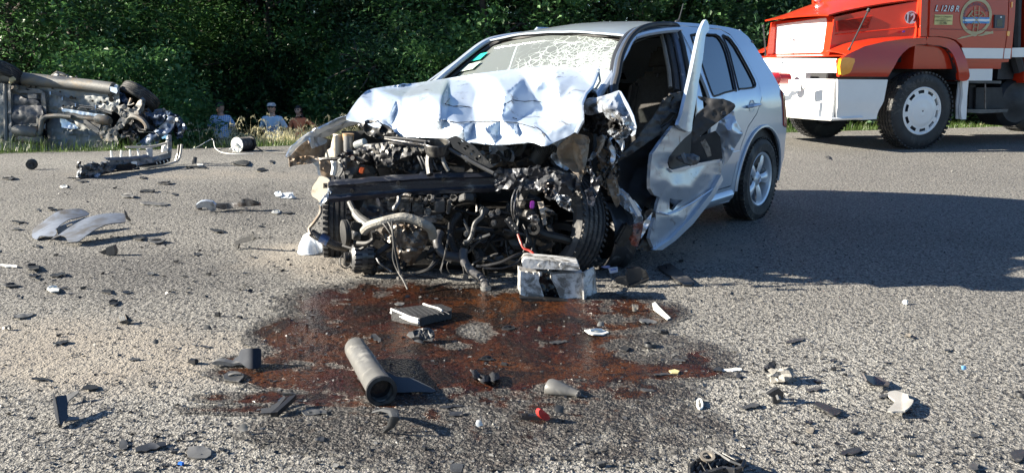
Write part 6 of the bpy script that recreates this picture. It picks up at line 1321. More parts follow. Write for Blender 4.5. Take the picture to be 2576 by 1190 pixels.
for x, y, r in ((355,310,.03),(417,331,.03),(385,430,.018),(430,435,.018),(885,458,.022),(910,466,.012),(935,467,.012),(652,346,.012),(748,386,.012),(1372,425,.03),(1386,485,.03),(1154,500,.014),(1256,512,.014),(1310,522,.014),(938,583,.012),(787,562,.012),(1092,606,.014),(795,610,.014),(1110,658,.014)):
    mb = MB(); c = W(11, x, y, oD(x, y)-.045); mb.lathe(c, (0,-1,0), [(0,.0),(r,.0),(r*1.25,-.01)], 12); ov.part('drain_hole', mb, black_gl)
osh('tank_bracket', [(345,405),(455,415),(460,470),(350,465)], und2, .12, .04)
tk = osh('fuel_tank', cr([(150,430),(240,430),(310,470),(440,480),(500,530),(530,600),(535,790),(420,800),(160,800),(145,600)], True, 3), tankm, .10, .25, nz=.02, relief=lambda x, y: -.05*sin(pi*min(1, max(0, (y-560)/240)))-.03*sin(pi*min(1, max(0, (y-430)/120))))
osh('heat_shield', [(160,810),(290,790),(450,780),(460,690),(530,680),(530,720),(490,790),(480,815),(300,820),(170,840)], exh, .2, .02, nz=.03)
def muff(p0, p1, r, m, off): a, b = W(11, *p0, oD(*p0)-off), W(11, *p1, oD(*p1)-off); mb = MB(); d = (b-a).normalized(); L = (b-a).length; mb.lathe(a, d, [(0,0),(r*.7,0),(r,.04),(r,L-.04),(r*.7,L),(0,L)], 20); return ov.part('silencer', mb, m)
muff((175,865), (480,905), .085, exh, .22); otube('exhaust_pipe', [(170,920),(300,935),(440,930),(500,900),(515,800),(530,740),(580,700),(660,690),(760,685),(900,700)], .035, exh, .22, 10); muff((250,965), (540,1000), .07, exh, .2)
otube('exhaust_pipe', [(860,690),(960,700),(1080,715),(1220,730)], .045, exh, .16, 10); muff((1200,725), (1380,755), .075, exh, .16)
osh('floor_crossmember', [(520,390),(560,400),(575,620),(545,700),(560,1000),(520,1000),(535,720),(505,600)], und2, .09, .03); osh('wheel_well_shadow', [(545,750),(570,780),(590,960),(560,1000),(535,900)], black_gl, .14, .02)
hsd = osh('heat_foil_strip', [(770,590),(1020,630),(1120,648),(1300,672),(1385,705),(1375,745),(1250,710),(1130,690),(1060,672),(1030,682),(960,655),(775,632)], foil, .16, .012, nz=.01)
osh('heat_foil_strip', [(750,705),(790,708),(860,760),(960,805),(990,850),(880,850),(770,830),(768,790),(750,760)], foil, .15, .012, nz=.02); osh('heat_foil_strip', [(1250,780),(1355,785),(1355,815),(1260,805)], foil, .16, .012)
osh('tunnel_brace', [(870,690),(1040,720),(1080,760),(1250,900),(1230,920),(1050,800),(860,715)], und2, .18, .03, nz=.03); osh('tunnel_brace', [(1040,740),(1070,735),(1230,850),(1250,890),(1200,905),(1050,775)], und2, .22, .03)
osh('exhaust_flange', [(1085,755),(1180,760),(1260,800),(1240,850),(1130,800)], und2, .2, .03, nz=.01)
for dy in (0, 22): otube('fuel_line', [(620,385+dy),(700,395+dy),(780,450+dy),(850,490+dy),(920,540+dy),(1050,560+dy),(1200,580+dy),(1400,640+dy)], .010, und2, .07, 5)
for x, y in ((630,400),(945,550),(1195,575),(780,470)): otube('pipe_clip', [(x,y-18),(x+2,y+22)], .010, foil, .09, 4, n=1)
# front subframe, suspension arm, engine
sb = osh('front_subframe', cr([(1390,590),(1420,560),(1500,560),(1530,545),(1620,590),(1720,620),(1728,690),(1650,690),(1600,720),(1580,780),(1530,840),(1480,860),(1460,900),(1470,1000),(1300,1000),(1240,920),(1270,830),(1340,850),(1420,830),(1470,760),(1500,690),(1450,640),(1390,625)], True, 2), und2, .22, .06, nz=.03, holes=[cr([(1515,612),(1532,605),(1540,622),(1528,635),(1515,628)], True, 1), cr([(1562,630),(1580,625),(1588,642),(1574,652),(1562,645)], True, 1), cr([(1378,920),(1395,915),(1400,935),(1385,942)], True, 1)])
for x, y in ((1427,594),(1555,575),(1562,680),(1512,820),(1322,845),(1450,905)): mb = MB(); mb.lathe(W(11, x, y, oD(x,y)-.25), (0,-1,0), [(0,.02),(.028,.02),(.04,.0)], 12); ov.part('subframe_bolt', mb, und2, parent=sb)
osh('suspension_arm', [(1640,600),(1690,560),(1740,480),(1790,490),(1770,560),(1730,620),(1690,640)], und2, .12, .08, nz=.03); otube('tie_rod', [(1605,560),(1625,510),(1640,465)], .02, exh, .05, 6); otube('brake_hose', [(1600,555),(1640,550),(1680,530)], .012, exh, .1, 5)
osh('wheel_arch_skin', [(1460,400),(1530,410),(1600,480),(1600,530),(1500,520),(1470,460)], navyp, -.05, .03, nz=.04); osh('wheel_arch_skin', [(1470,380),(1560,395),(1540,430),(1470,470)], black_pl, -.15, .03)
en = osh('engine_sump', cr([(1690,720),(1760,730),(1830,790),(1780,880),(1750,950),(1700,930),(1620,890),(1640,800)], True, 2), grime, .1, .2, nz=.06, ns=.15)
osh('gearbox_casing', cr([(1530,860),(1600,880),(1730,940),(1720,1000),(1640,970),(1540,920)], True, 1), alu, .16, .12, nz=.06, ns=.15); osh('engine_bay_metal', [(1740,600),(1830,610),(1900,700),(1930,810),(1860,760),(1780,690),(1730,640)], black_gl, -.1, .05, nz=.05); osh('crumpled_inner_wing', cr([(1800,640),(1900,650),(1980,610),(2040,605),(2085,640),(2070,700),(2040,770),(1980,820),(1900,760),(1850,690)], True, 1), mat('blueish_metal', (.10,.13,.19), .5, .2, var=.4, dirt=(.2,.19,.17), dirtamt=.3), .02, .03, nz=.10, ns=.08)
rn = random.Random(9)
for k in range(8):
    x, y = rn.uniform(1520, 1900), rn.uniform(690, 960); P = [(x, y)]
    for j in range(3): P.append((P[-1][0]+rn.gauss(0, 50), min(1000, P[-1][1]+rn.gauss(10, 35))))
    otube('underside_hose', P, rn.choice((.010,.014,.022)), rn.choice((grime, und2, grime, black_rub)), rn.uniform(.05,.25), 6)
for pts in ([(1580,770),(1620,710),(1700,700),(1780,740),(1830,800),(1840,850)], [(1590,740),(1650,690),(1720,705)]): otube('exhaust_downpipe', pts, .035, exh, .22, 8)
for k in range(7):
    x, y = rn.uniform(1530, 1880), rn.uniform(740, 1000); q = W(11, x, y, oD(x,y)-rn.uniform(.02,.2)); mb = MB(); mb.ball(q, rn.uniform(.03,.06), 8, (1.2,1,.8), nz=.5, seed=k); ov.part('engine_casting', mb, rn.choice((grime, grime, und2)))
bn = osh('crumpled_bonnet', [(1700,1040),(1780,980),(1850,920),(2000,820),(2080,740),(2100,690),(2180,690),(2190,740),(2170,820),(2130,880),(2040,950),(1950,1060),(1900,1120),(1700,1120)], navyp, .15, .04, nz=.06, ns=.04)
osh('bumper_corner', cr([(2070,622),(2130,635),(2220,690),(2290,760),(2340,830),(2330,870),(2280,850),(2250,960),(2215,975),(2225,900),(2230,850),(2200,790),(2170,830),(2190,740),(2150,700),(2090,690)], True, 1), navyp, .1, .05, nz=.06)
osh('bumper_hole_rim', [(2165,850),(2200,800),(2232,850),(2225,960),(2190,940)], black_gl, .02, .02); osh('lamp_fragment', cr([(2190,715),(2215,705),(2225,740),(2205,760),(2190,745)], True, 1), whitep, .2, .03); osh('foil_scrap', [(1945,870),(1980,860),(1985,875),(1955,890)], foil, .25, .01)
osh('blue_underlay', [(2020,955),(2090,915),(2110,930),(2095,1000),(2060,965),(2030,975)], mat('light_blue_paint', (.18,.42,.62), .4), .2, .02)
# body bulk behind the floor (sides, glass and roof of the car, seen from elsewhere)
mb = MB()
def bulk(u, v):
    x = -160+u*1640; prof = [(-.0,0),(-.03,.35),(-.05,.7),(.02,.95),(.22,1.25),(.30,1.38),(.85,1.44),(1.2,1.42)]
    k = v*7; i = min(6, int(k)); f = k-i; a, b = prof[i], prof[i+1]; c = W(11, x, 230+.1*max(0,x-100), oD(x, 300)); s_ = sin(pi*min(1,max(0,.12+u*.76)))
    return V((c.x, c.y+.06+(a[1]+(b[1]-a[1])*f)*(.55+.45*s_ if i > 3 else 1), c.z-(a[0]+(b[0]-a[0])*f)-.02))
mb.grid(bulk, 16, 14, .03); ov.part('body_side', mb, navyp)
mb = MB(); c = W(11, 660, 600, 12.9); mb.box(V((c.x-.7, 13.6, c.z-.35)), (2.4, 1.2, 1.0), None, .1); ov.part('cabin_interior', mb, trimd)
for (zx, zy, nm, R, axv) in ((1750,445,'front_wheel',.295,(-.42,-.45,-.75)),(25,150,'rear_wheel',.295,(-.2,-.5,-.85))):
    c = W(11, zx, zy, 12.75); axn = V(axv).normalized(); h = .095; mb = MB()
    prof = [(.19,-h*.8),(.21,-h*.95),(R*.88,-h),(R*.96,-h*.85),(R*.985,-h*.72)]
    for g in (-.5,-.17,.17,.5): prof += [(R,h*(g-.1)),(R-.008,h*(g-.06)),(R-.008,h*(g+.06)),(R,h*(g+.1))]
    prof += [(R*.985,h*.72),(R*.96,h*.85),(R*.88,h),(.21,h*.95),(.19,h*.8)]
    mb.lathe(c, axn, prof, 40); m2 = MB(); m2.lathe(c, axn, [(0,-.02),(.08,-.03),(.19,.05),(.20,.07),(.19,-.08),(.12,-.02)], 28); wl = ov.part(nm, m2, grime); ov.part('tyre', mb, tyre_m, parent=wl)
mb = MB(); rn = random.Random(2)
for k in range(16): q = W(11, 150+rn.gauss(0,14), 245+rn.gauss(0,22), 12.6); mb.ball(q, .025, 6, nz=.3)
ov.part('mud_and_straw_clod', mb, mat('straw_clod', (.5,.42,.25), .9))
# ------------------------------------------------------------------ fallen bumper cover
bc = Thing('fallen_bumper_cover', 'long grey bumper cover torn off and lying on its back near the overturned car', 'bumper', (*gp(px(22,1300,720))[:2], 0), 0)
bcm = mat('bumper_cover_paint', (.17,.185,.205), .45, .1, var=.25, dirt=(.32,.31,.28), dirtamt=.3, dscale=3)
def bD(x): return 10.05+.10*((x-300)/170)**2
def bsh(nm, pts, m, off=0, t=.012, nz=0, parent=None, holes=(), curve=0): 
    o = [px(22, *p) for p in pts]; mb = MB(); mb.sheet(o, lambda X, Y: atD((X, Y), 8.60+(X-195)*.0047-off+nz*fbm(X*.08, Y*.08)+curve*abs(Y-408)*.01), [[px(22,*p) for p in h] for h in holes], 4, t, away=V((0,1,0))); return bc.part(nm, mb, m, parent=parent)
body = bsh('cover_shell', [(780,465),(900,470),(1300,455),(1500,430),(1700,415),(1740,450),(1790,440),(2100,370),(2110,100),(2100,0),(2180,-10),(2190,200),(2180,400),(2150,540),(2000,590),(1600,640),(1300,690),(1000,710),(700,790),(400,860),(200,885),(240,700),(250,640),(400,620),(500,570),(600,575),(760,570),(880,540)], bcm, nz=.03, t=.02)
bsh('folded_end', cr([(190,880),(240,700),(230,600),(300,640),(400,600),(480,570),(600,580),(740,570),(880,560),(890,640),(700,700),(500,740),(400,800),(300,860)], True, 1), bcm, .05, .02, nz=.12)
bsh('end_tab', [(200,690),(200,600),(240,540),(285,540),(280,590),(240,650),(235,700)], black_pl, .02, .02, nz=.03)
bsh('upper_inner_lip', [(770,465),(1300,440),(1690,405),(1720,450),(1300,500),(860,520)], mat('blue_grey_inner', (.10,.13,.19), .5), .03, .02)
bsh('grille_opening_rail', [(1225,225),(1700,218),(1900,190),(2080,140),(2130,60),(2150,90),(2120,150),(2060,185),(1900,230),(1720,270),(1240,262)], mat('bumper_rail', (.32,.31,.29), .45, var=.3), -.12, .03)
for x0, x1, y0, y1 in ((915,925,315,465),(1130,1122,308,465),(1312,1322,295,450),(1470,1502,280,425),(1665,1700,265,410)): bsh('grille_bar', [(x0-10,y0),(x0+14,y0),(x1+16,y1),(x1-12,y1)], whitep, -.05, .015)
bsh('grille_post', [(1660,268),(1725,262),(1780,262),(1785,440),(1740,450),(1700,440)], mat('pale_bumper_post', (.42,.43,.44), .45, var=.2), -.02, .02); bsh('far_lamp_piece', cr([(2010,220),(2060,190),(2110,210),(2115,330),(2050,320),(1995,340),(2000,270)], True, 1), whitep, -.3, .03)
bsh('lower_grille_slot', [(1450,640),(1600,600),(1850,560),(2150,465),(2150,540),(2000,600),(1700,640)], black_gl, .035, .01)
otb = lambda nm, pts, r, m, off: (lambda mb: (mb.tube(cr([tuple(W(22, x, y, 8.60+x*.1195*.0047-off)) for x, y in pts], False, 4), r, 6), bc.part(nm, mb, m)))(MB())
otb('lower_lip', [(250,740),(500,690),(800,700),(1050,690)], .012, mat('bumper_rail', (.3,.3,.3), .5), .06); otb('lower_lip', [(1450,635),(1700,650),(2000,620),(2200,570),(2320,510),(2370,380),(2395,180)], .014, MATS['bumper_rail'], .04)
bsh('end_wing', [(2330,195),(2395,175),(2400,200),(2350,400),(2290,530),(2260,540),(2310,380)], black_pl, -.1, .02)
bsh('black_spoiler', [(0,870),(150,880),(400,860),(700,790),(1050,720),(1500,690),(1520,710),(1100,750),(800,800),(560,870),(200,890),(0,895)], black_pl, .06, .02, nz=.02)
bsh('number_plate_remains', [(1010,700),(1035,620),(1110,600),(1200,600),(1330,570),(1340,540),(1440,535),(1462,570),(1450,660),(1350,700),(1150,730),(1020,720)], black_gl, .09, .01)
def bt_(x, y): return W(22, x, y, 8.60+x*.1195*.0047-.12)
mb = MB()
for pts in ([(1345,590),(1440,590),(1440,660),(1400,680)],[(1370,590),(1360,640)],[(1400,620),(1440,622)],[(1315,630),(1325,680),(1345,650)],[(1030,690),(1050,620),(1110,615),(1090,660),(1040,665)],[(1150,640),(1180,640)],[(1150,665),(1190,660)],[(1215,635),(1260,665)]): mb.tube([bt_(*p) for p in pts], .007, 4)
bc.part('plate_letter_strokes', mb, white_m)
bsh('plate_bracket', [(1330,570),(1345,545),(1440,535),(1458,560),(1455,640),(1440,600),(1345,585)], white_m, .10, .006)
for k, (x, y) in enumerate(((1880,575),(1950,560),(2030,545),(2105,525))): bsh('slot_fin', [(x-22,y-22),(x-10,y-26),(x+12,y+24),(x-2,y+26)], whitep, .06, .006)
bsh('blue_scrap', [(570,860),(600,820),(650,790),(690,810),(620,870)], mat('pale_blue_scrap', (.3,.38,.52), .4), .12, .02)

# ------------------------------------------------------------------ cable reel
rl = Thing('cable_reel', 'small reel of black wire with a round white flange and crank on the road edge', 'reel', (*gp(px(12,840,1020))[:2], 0), 0)
rcw = atD(px(12,818,872), 11.35); rax = V((.80,-.60,.0)).normalized()*-1; rax = V((-.42,-.90,.06)).normalized()
Rr_ = 132*.1437*11.35/FPX
mb = MB(); mb.lathe(rcw, rax, [(0,.008),(Rr_,.008),(Rr_,-.008),(0,-.008)], 40); fl = rl.part('white_flange', mb, mat('reel_white', (.70,.72,.66), .5, var=.12, dirt=(.3,.25,.18), dirtamt=.25, dscale=14))
dd = rax*-.0; dr_ = V((.72,.35,0)).normalized(); rc2 = rcw+V((.125,.17,.0)); mb = MB(); mb.lathe(rc2, rax, [(0,.008),(Rr_,.008),(Rr_,-.008),(0,-.008)], 40); rl.part('back_flange', mb, black_rub)
mb = MB(); a = rcw; b = rc2; L = (b-a).length; mb.lathe(a, (b-a), [(Rr_*.86+.01*(i % 2), L*(i+1)/14) for i in range(12)], 30); rl.part('wound_wire', mb, black_rub)
o_ = rax*.03
mb = MB(); mb.lathe(rcw+rax*.012, rax, [(0,.03),(.022,.03),(.028,.0)], 16); rl.part('hub', mb, whitep)
mb = MB(); mb.tube([rcw+o_, W(12,760,910,11.28), W(12,680,952,11.25)], .009, 6); rl.part('crank', mb, whitep)
mb = MB(); mb.tube([W(12,745,1010,11.27), W(12,800,900,11.28), W(12,838,900,11.28), W(12,838,1022,11.27)], .009, 6); mb.tube([W(12,780,960,11.27),W(12,805,1000,11.27)], .007, 5); rl.part('stand', mb, whitep)
def gtube(name, label, cat, pts, r, m, z=12, zz=.01):
    mb = MB(); mb.tube([V(p) for p in cr([tuple(G(z, x, y, 0)+V((0,0,r+h_))) for x, y, h_ in pts], False, 4)], r, 5); return single(name, mb, m, label, cat)
gtube('loose_wire', 'thin pale wire trailing left from the cable reel', 'wire', [(0,968,0),(150,930,.02),(300,890,.06),(400,882,.08),(430,950,.02),(520,1000,0),(650,1030,0),(800,1040,0),(1100,1038,0)], .006, whitep)
gtube('loose_wire', 'dark wire running right from the cable reel', 'wire', [(1150,960,.03),(1300,1000,0),(1500,1020,0),(1660,1035,0)], .008, black_rub)
# ------------------------------------------------------------------ onlookers down in the ditch behind the tall grass
def skin_mesh(joints, edges, sub=2):
    me = bpy.data.meshes.new('b'); me.from_pydata([j[:3] for j in joints], edges, []); o = bpy.data.objects.new('b', me); COL.objects.link(o)
    md = o.modifiers.new('s', 'SKIN'); md.use_smooth_shade = True
    if not me.skin_vertices: 
        bm = bmesh.new(); bm.from_mesh(me); bm.verts.layers.skin.verify(); bm.to_mesh(me); bm.free()
    for i, j in enumerate(joints):
        r = j[3]; me.skin_vertices[0].data[i].radius = (r, j[4] if len(j) > 4 else r)
    me.skin_vertices[0].data[0].use_root = True
    s2 = o.modifiers.new('u', 'SUBSURF'); s2.levels = sub; s2.render_levels = sub
    dg = bpy.context.evaluated_depsgraph_get(); dg.update(); e = o.evaluated_get(dg).to_mesh()
    vs = [v.co.copy() for v in e.vertices]; fs = [tuple(p.vertices) for p in e.polygons]; o.evaluated_get(dg).to_mesh_clear(); bpy.data.objects.remove(o)
    return vs, fs
skinm = mat('skin', (.55,.33,.24), .55, 0, var=.12); hairm = mat('dark_hair', (.012,.009,.008), .5, 0, var=.4)
def checks(name):
    m, N, L, b = nt(name); g = N.new('ShaderNodeTexCoord'); sx = N.new('ShaderNodeSeparateXYZ'); L.new(g.outputs['Object'], sx.inputs[0]); prev = None
    for ax_, sc in (('X', 24), ('Z', 24)):
        a = N.new('ShaderNodeMath'); a.operation = 'MULTIPLY'; L.new(sx.outputs[ax_], a.inputs[0]); a.inputs[1].default_value = sc
        f = N.new('ShaderNodeMath'); f.operation = 'FRACT'; L.new(a.outputs[0], f.inputs[0]); c = N.new('ShaderNodeMath'); c.operation = 'LESS_THAN'; L.new(f.outputs[0], c.inputs[0]); c.inputs[1].default_value = .3
        if prev: mm = N.new('ShaderNodeMath'); mm.operation = 'MAXIMUM'; L.new(prev, mm.inputs[0]); L.new(c.outputs[0], mm.inputs[1]); prev = mm.outputs[0]
        else: prev = c.outputs[0]
    mx = N.new('ShaderNodeMix'); mx.data_type = 'RGBA'; L.new(prev, mx.inputs[0]); mx.inputs[6].default_value = (.10,.34,.80,1); mx.inputs[7].default_value = (.75,.80,.85,1); L.new(mx.outputs[2], b.inputs['Base Color']); b.inputs['Roughness'].default_value = .8; return m
def person(x, D, zg, H, rz, label, shirt, legs, pose, female=False, cap=None, hair=True, headturn=0., short=True):
    p = Thing('person', label, 'person', (x, D, zg), rz); k = H/1.75; f = .88 if female else 1.0
    J = [(0,0,.98,.125*f,.10),(0,0,1.10,.115*f,.09),(0,0,1.25,.145*f,.105),(0,0,1.36,.130*f,.09),(0,.0,1.44,.085),(0,-.01,1.50,.062),(0,-.01,1.56,.06),
         (.165*f,0,1.385,.060),(-.165*f,0,1.385,.060),(.09,0,.90,.085),(.10,0,.50,.058),(.10,.01,.09,.042),(.11,-.12,.04,.036),(-.09,0,.90,.085),(-.10,0,.50,.058),(-.10,.01,.09,.042),(-.11,-.12,.04,.036)]
    E = [(0,1),(1,2),(2,3),(3,4),(4,5),(5,6),(3,7),(3,8),(0,9),(9,10),(10,11),(11,12),(0,13),(13,14),(14,15),(15,16)]
    ends = []
    for s, (el, wr) in ((1, pose[0]), (-1, pose[1])):
        sh_ = 7 if s > 0 else 8; mid = tuple((J[sh_][i]+el[i])/2 for i in range(3)); b0 = len(J)
        J += [(*mid, .047*f),(*el, .040*f),(*wr, .028*f)]; E += [(sh_,b0),(b0,b0+1),(b0+1,b0+2)]
        d = V(wr)-V(el); d.normalize(); hp = V(wr)+d*.05; J.append((*hp, .034, .02)); E.append((b0+2, b0+3)); ends.append((hp, d, s))
    S = Matrix.Scale(k, 4)
    vs, fs = skin_mesh([tuple(c*k for c in j) for j in J], E)
    mb = MB(); mb.add([p.M@v for v in vs], fs)
    # head with face
    hc = V((0,-.02,1.615))*k; RH = Matrix.Rotation(headturn, 3, 'Z'); 
    def head(d):
        r = .098; q = V((d.x*.084, d.y*.102, d.z*.122)); 
        if d.y < 0:
            q.y *= 1+.0; jaw = max(0, -d.z); q.x *= 1-.28*jaw
            if abs(d.x) < .25 and -.25 < d.z < .15: q.y -= .022*(1-abs(d.x)/.25)*(1-abs(d.z+.08)/.24)       # nose
            if abs(abs(d.x)-.38) < .2 and .02 < d.z < .25: q.y += .010                                       # eye sockets
            if abs(d.x) < .4 and -.62 < d.z < -.42: q.y -= .006
        return q
    hv = [];hf = [];n1, n2 = 16, 24
    for j in range(n1+1):
        th_ = pi*j/n1
        for i in range(n2): a = 2*pi*i/n2; hv.append(p.M@(hc+RH@head(V((sin(th_)*cos(a), sin(th_)*sin(a), cos(th_))))*k))
    for j in range(n1):
        for i in range(n2): hf.append((j*n2+i, (j+1)*n2+i, (j+1)*n2+(i+1) % n2, j*n2+(i+1) % n2))
    mb.add(hv, hf)
    for s in (1, -1): mb.ball(p.M@(hc+RH@V((s*.079,.005,-.01))*k), .022*k, 6, (.4,.8,1.3))
    for hp, d, s in ends:          # fingers and thumb
        side_ = d.cross(V((0,1,0)));  side_ = side_.normalized() if side_.length > .1 else V((1,0,0)); nn = d.cross(side_)
        for i in range(4):
            b0 = hp+side_*((i-1.5)*.017); L_ = (.062,.072,.068,.052)[i]
            mb.tube([p.M@(b0*k), p.M@((b0+d*(.03+L_*.5)+nn*.004)*k), p.M@((b0+d*(.02+L_*.85)+nn*.018)*k)], [.009*k,.008*k,.006*k], 5)
        mb.tube([p.M@((hp-d*.01+side_*.026)*k), p.M@((hp+d*.02+side_*.046)*k), p.M@((hp+d*.045+side_*.045)*k)], [.010*k,.009*k,.007*k], 5)
    body = p.part('body', mb, skinm, smooth=60)
    # eyes, brows, mouth
    e = MB()
    for s in (1, -1): e.ball(p.M@(hc+RH@V((s*.030,-.088,.018))*k), .009*k, 6, (1.3,.6,.7)); e.tube([p.M@(hc+RH@V((s*.015,-.098,.037))*k), p.M@(hc+RH@V((s*.045,-.088,.038))*k)], .004*k, 4)
    p.part('eyes', e, hairm, parent=body)
    e = MB(); e.tube([p.M@(hc+RH@V((-.022,-.094,-.055))*k), p.M@(hc+RH@V((0,-.100,-.056))*k), p.M@(hc+RH@V((.022,-.094,-.055))*k)], .004*k, 5); p.part('mouth', e, mat('lips', (.3,.11,.09), .5), parent=body)
    # clothes: shells offset from the body's own surface
    def shell(nm, test, off, m):
        bm = bmesh.new(); 
        for v in vs: bm.verts.new(v)
        bm.verts.ensure_lookup_table()
        for f_ in fs:
            if all(test(vs[i]/k) for i in f_):
                try: bm.faces.new([bm.verts[i] for i in f_])
                except ValueError: pass
        bm.normal_update(); bmesh.ops.delete(bm, geom=[v for v in bm.verts if not v.link_faces], context='VERTS'); bm.normal_update(); bm.verts.ensure_lookup_table()
        P = [v.co+v.normal*off*k*(1+.6*noise.noise(v.co*9)) for v in bm.verts]; F = [tuple(v.index for v in f_.verts) for f_ in bm.faces]; bm.free()
        q = MB(); q.solid([p.M@a for a in P], F, .004) if F else None; return p.part(nm, q, m, smooth=60)
    sleeve = lambda v: abs(v.x) > .16 and v.z < 1.24
    sh = shell('shirt', lambda v: v.z > .90 and (v.z < 1.455) and not (abs(v.x) > .205*f and v.z < 1.20) and not (abs(v.x) < .07 and v.z > 1.44), .016 if not female else .010, shirt)
    shell('trousers', lambda v: .10 < v.z < .99 and abs(v.x) < .25, .018 if not female else .010, legs)
    g = MB()
    for s in (1, -1): g.box(p.M@(V((s*.108,-.07,.045))*k), (.09*k,.27*k,.09*k), Matrix.Rotation(rz, 3, 'Z'), .03*k)
    p.part('shoes', g, mat('dark_shoe', (.03,.03,.03), .5))
    if cap:
        c = MB(); cv = []; cf = []
        for j in range(7):
            th_ = pi*.5*j/6
            for i in range(24): a = 2*pi*i/24; cv.append(p.M@(hc+RH@V((sin(th_)*cos(a)*.095, sin(th_)*sin(a)*.112+.004, cos(th_)*.085+.045))*k))
        for j in range(6):
            for i in range(24): cf.append((j*24+i, (j+1)*24+i, (j+1)*24+(i+1) % 24, j*24+(i+1) % 24))
        c.add(cv, cf); cp = p.part('cap', c, cap, smooth=60)
        c = MB(); c.grid(lambda u, v: p.M@(hc+RH@V(((2*u-1)*.072, -.085-.075*v*(1-.5*(2*u-1)**2), .050-.012*v-.02*(2*u-1)**2))*k), 8, 4, .006); p.part('cap_peak', c, mat('cap_peak_dark', (.015,.015,.02), .6) , parent=cp)
    if hair:
        c = MB(); cv = []; cf = []; low = .5 if not female else .62
        for j in range(9):
            th_ = pi*low*j/8
            for i in range(24):
                a = 2*pi*i/24; d = V((sin(th_)*cos(a), sin(th_)*sin(a), cos(th_)))
                o_ = 1.10 if (d.y > -.35 or d.z > .55) else .96
                cv.append(p.M@(hc+RH@V((d.x*.089*o_, d.y*.105*o_+.004, d.z*.125*o_))*k))
        for j in range(8):
            for i in range(24): cf.append((j*24+i, (j+1)*24+i, (j+1)*24+(i+1) % 24, j*24+(i+1) % 24))
        c.add(cv, cf)
        if female: c.tube([p.M@(hc+RH@V((0,.085,-.01))*k), p.M@(hc+RH@V((.03,.11,-.10))*k), p.M@(hc+RH@V((.055,.07,-.20))*k), p.M@(hc+RH@V((.06,-.02,-.30))*k), p.M@(hc+RH@V((.06,-.06,-.36))*k)], [.055*k,.05*k,.04*k,.03*k,.012*k], 8)
        p.part('hair', c, hairm, smooth=60)
    return p, sh, k
def ppos(zx, ztop, D, H): q = W(12, zx, ztop, D); return q.x, q.z-H
back = ((( .27,.06,1.17),(.10,.15,1.02)), ((-.27,.06,1.17),(-.10,.15,1.02)))
x, zg = ppos(515, 148, 18.6, 1.70)
P1, sh1, k1 = person(x, 18.6, zg, 1.74, .25, 'elderly man in a blue checked shirt and black cap watching from the ditch', checks('blue_checked_cotton'), mat('dark_shorts', (.02,.022,.03), .8), back, cap=mat('black_cap', (.012,.012,.015), .7), hair=False, headturn=-.55)
x, zg = ppos(1420, 142, 18.2, 1.75)
tee = mat('pale_blue_tshirt', (.50,.68,.85), .85, 0, var=.08)
P2, sh2, k2 = person(x, 18.2, zg, 1.78, 0, 'bearded man in a pale blue printed T-shirt and white cap, hands behind his back', tee, mat('light_jeans', (.30,.45,.62), .85), back, cap=mat('white_cap', (.6,.6,.62), .7), headturn=.05)
mb = MB(); 
for pts in ([(-.10,1.22),(.10,1.23),(.11,1.08),(-.09,1.07),(-.10,1.22)],[(-.08,1.19),(-.03,1.15),(.02,1.19),(.08,1.17)],[(-.07,1.11),(0,1.13),(.07,1.10)],[(-.05,1.16),(.03,1.12)]): mb.tube([P2.M@(V((x_, -.145-.02*(1-abs(x_)*6), z_))*k2) for x_, z_ in pts], .009, 4)
P2.part('shirt_print', mb, mat('navy_print', (.03,.06,.2), .8), parent=sh2)
mb = MB(); mb.ball(P2.M@(V((0,-.075,1.575))*k2), .055, 10, (1,.6,.75)); P2.part('beard', mb, mat('brown_beard', (.06,.035,.025), .8))
x, zg = ppos(1845, 208, 18.4, 1.56)
P3, sh3, k3 = person(x+.05, 18.4, zg, 1.60, .35, 'dark-haired woman in an orange top with her hand on her hip', mat('orange_top', (.75,.22,.10), .8, 0, var=.08), mat('black_leggings', (.012,.012,.015), .7), (((.40,.08,1.22),(.17,-.02,1.05)), ((-.24,.03,1.14),(-.20,-.05,.92))), female=True, headturn=-.5)
# ------------------------------------------------------------------ wreckage scattered over the road
rD = random.Random(314)
blk, gry, wht, slv, dgy = black_pl, greyp, whitep, silver_dirty, dkgrey
tanp = mat('dusty_plastic', (.20,.18,.15), .6, 0, var=.3, dirt=(.07,.06,.05), dirtamt=.4)
clearp = mat('clear_lens_scrap', (.55,.58,.60), .2, 0, var=.2, coat=.6)
bluep = mat('blue_plastic', (.02,.14,.55), .4); lightblue = mat('light_blue_plastic', (.20,.45,.70), .5)
def poly_auto(x0, y0, x1, y1, kind):
    w, h = x1-x0, y1-y0; n = rD.randint(6, 9); out = []
    if kind == 'strip':
        fl = rD.random() < .5; t = max(2.0, .30*h)
        a = (x0, y0+t if fl else y1-t); b = (x1, y1-t if fl else y0+t); k = 6
        up = []; dn = []
        for i in range(k+1):
            f = i/k; x = a[0]+(b[0]-a[0])*f; y = a[1]+(b[1]-a[1])*f+rD.uniform(-.12, .12)*h; tt = t*(.6+.5*sin(pi*f))*rD.uniform(.75, 1.1); up.append((x, y-tt)); dn.append((x+rD.uniform(-.03,.03)*w, y+tt))
        return up+dn[::-1]
    a0 = rD.uniform(0, 6.28)
    for i in range(n):
        a = a0+2*pi*(i+rD.uniform(-.25, .25))/n; r = rD.uniform(.55, 1.0) if kind != 'plate' else .95
        c, s = cos(a), sin(a); m = 1/max(abs(c), abs(s))**.6
        out.append(((x0+x1)/2+w/2*r*c*m, (y0+y1)/2+h/2*r*s*m))
    return out
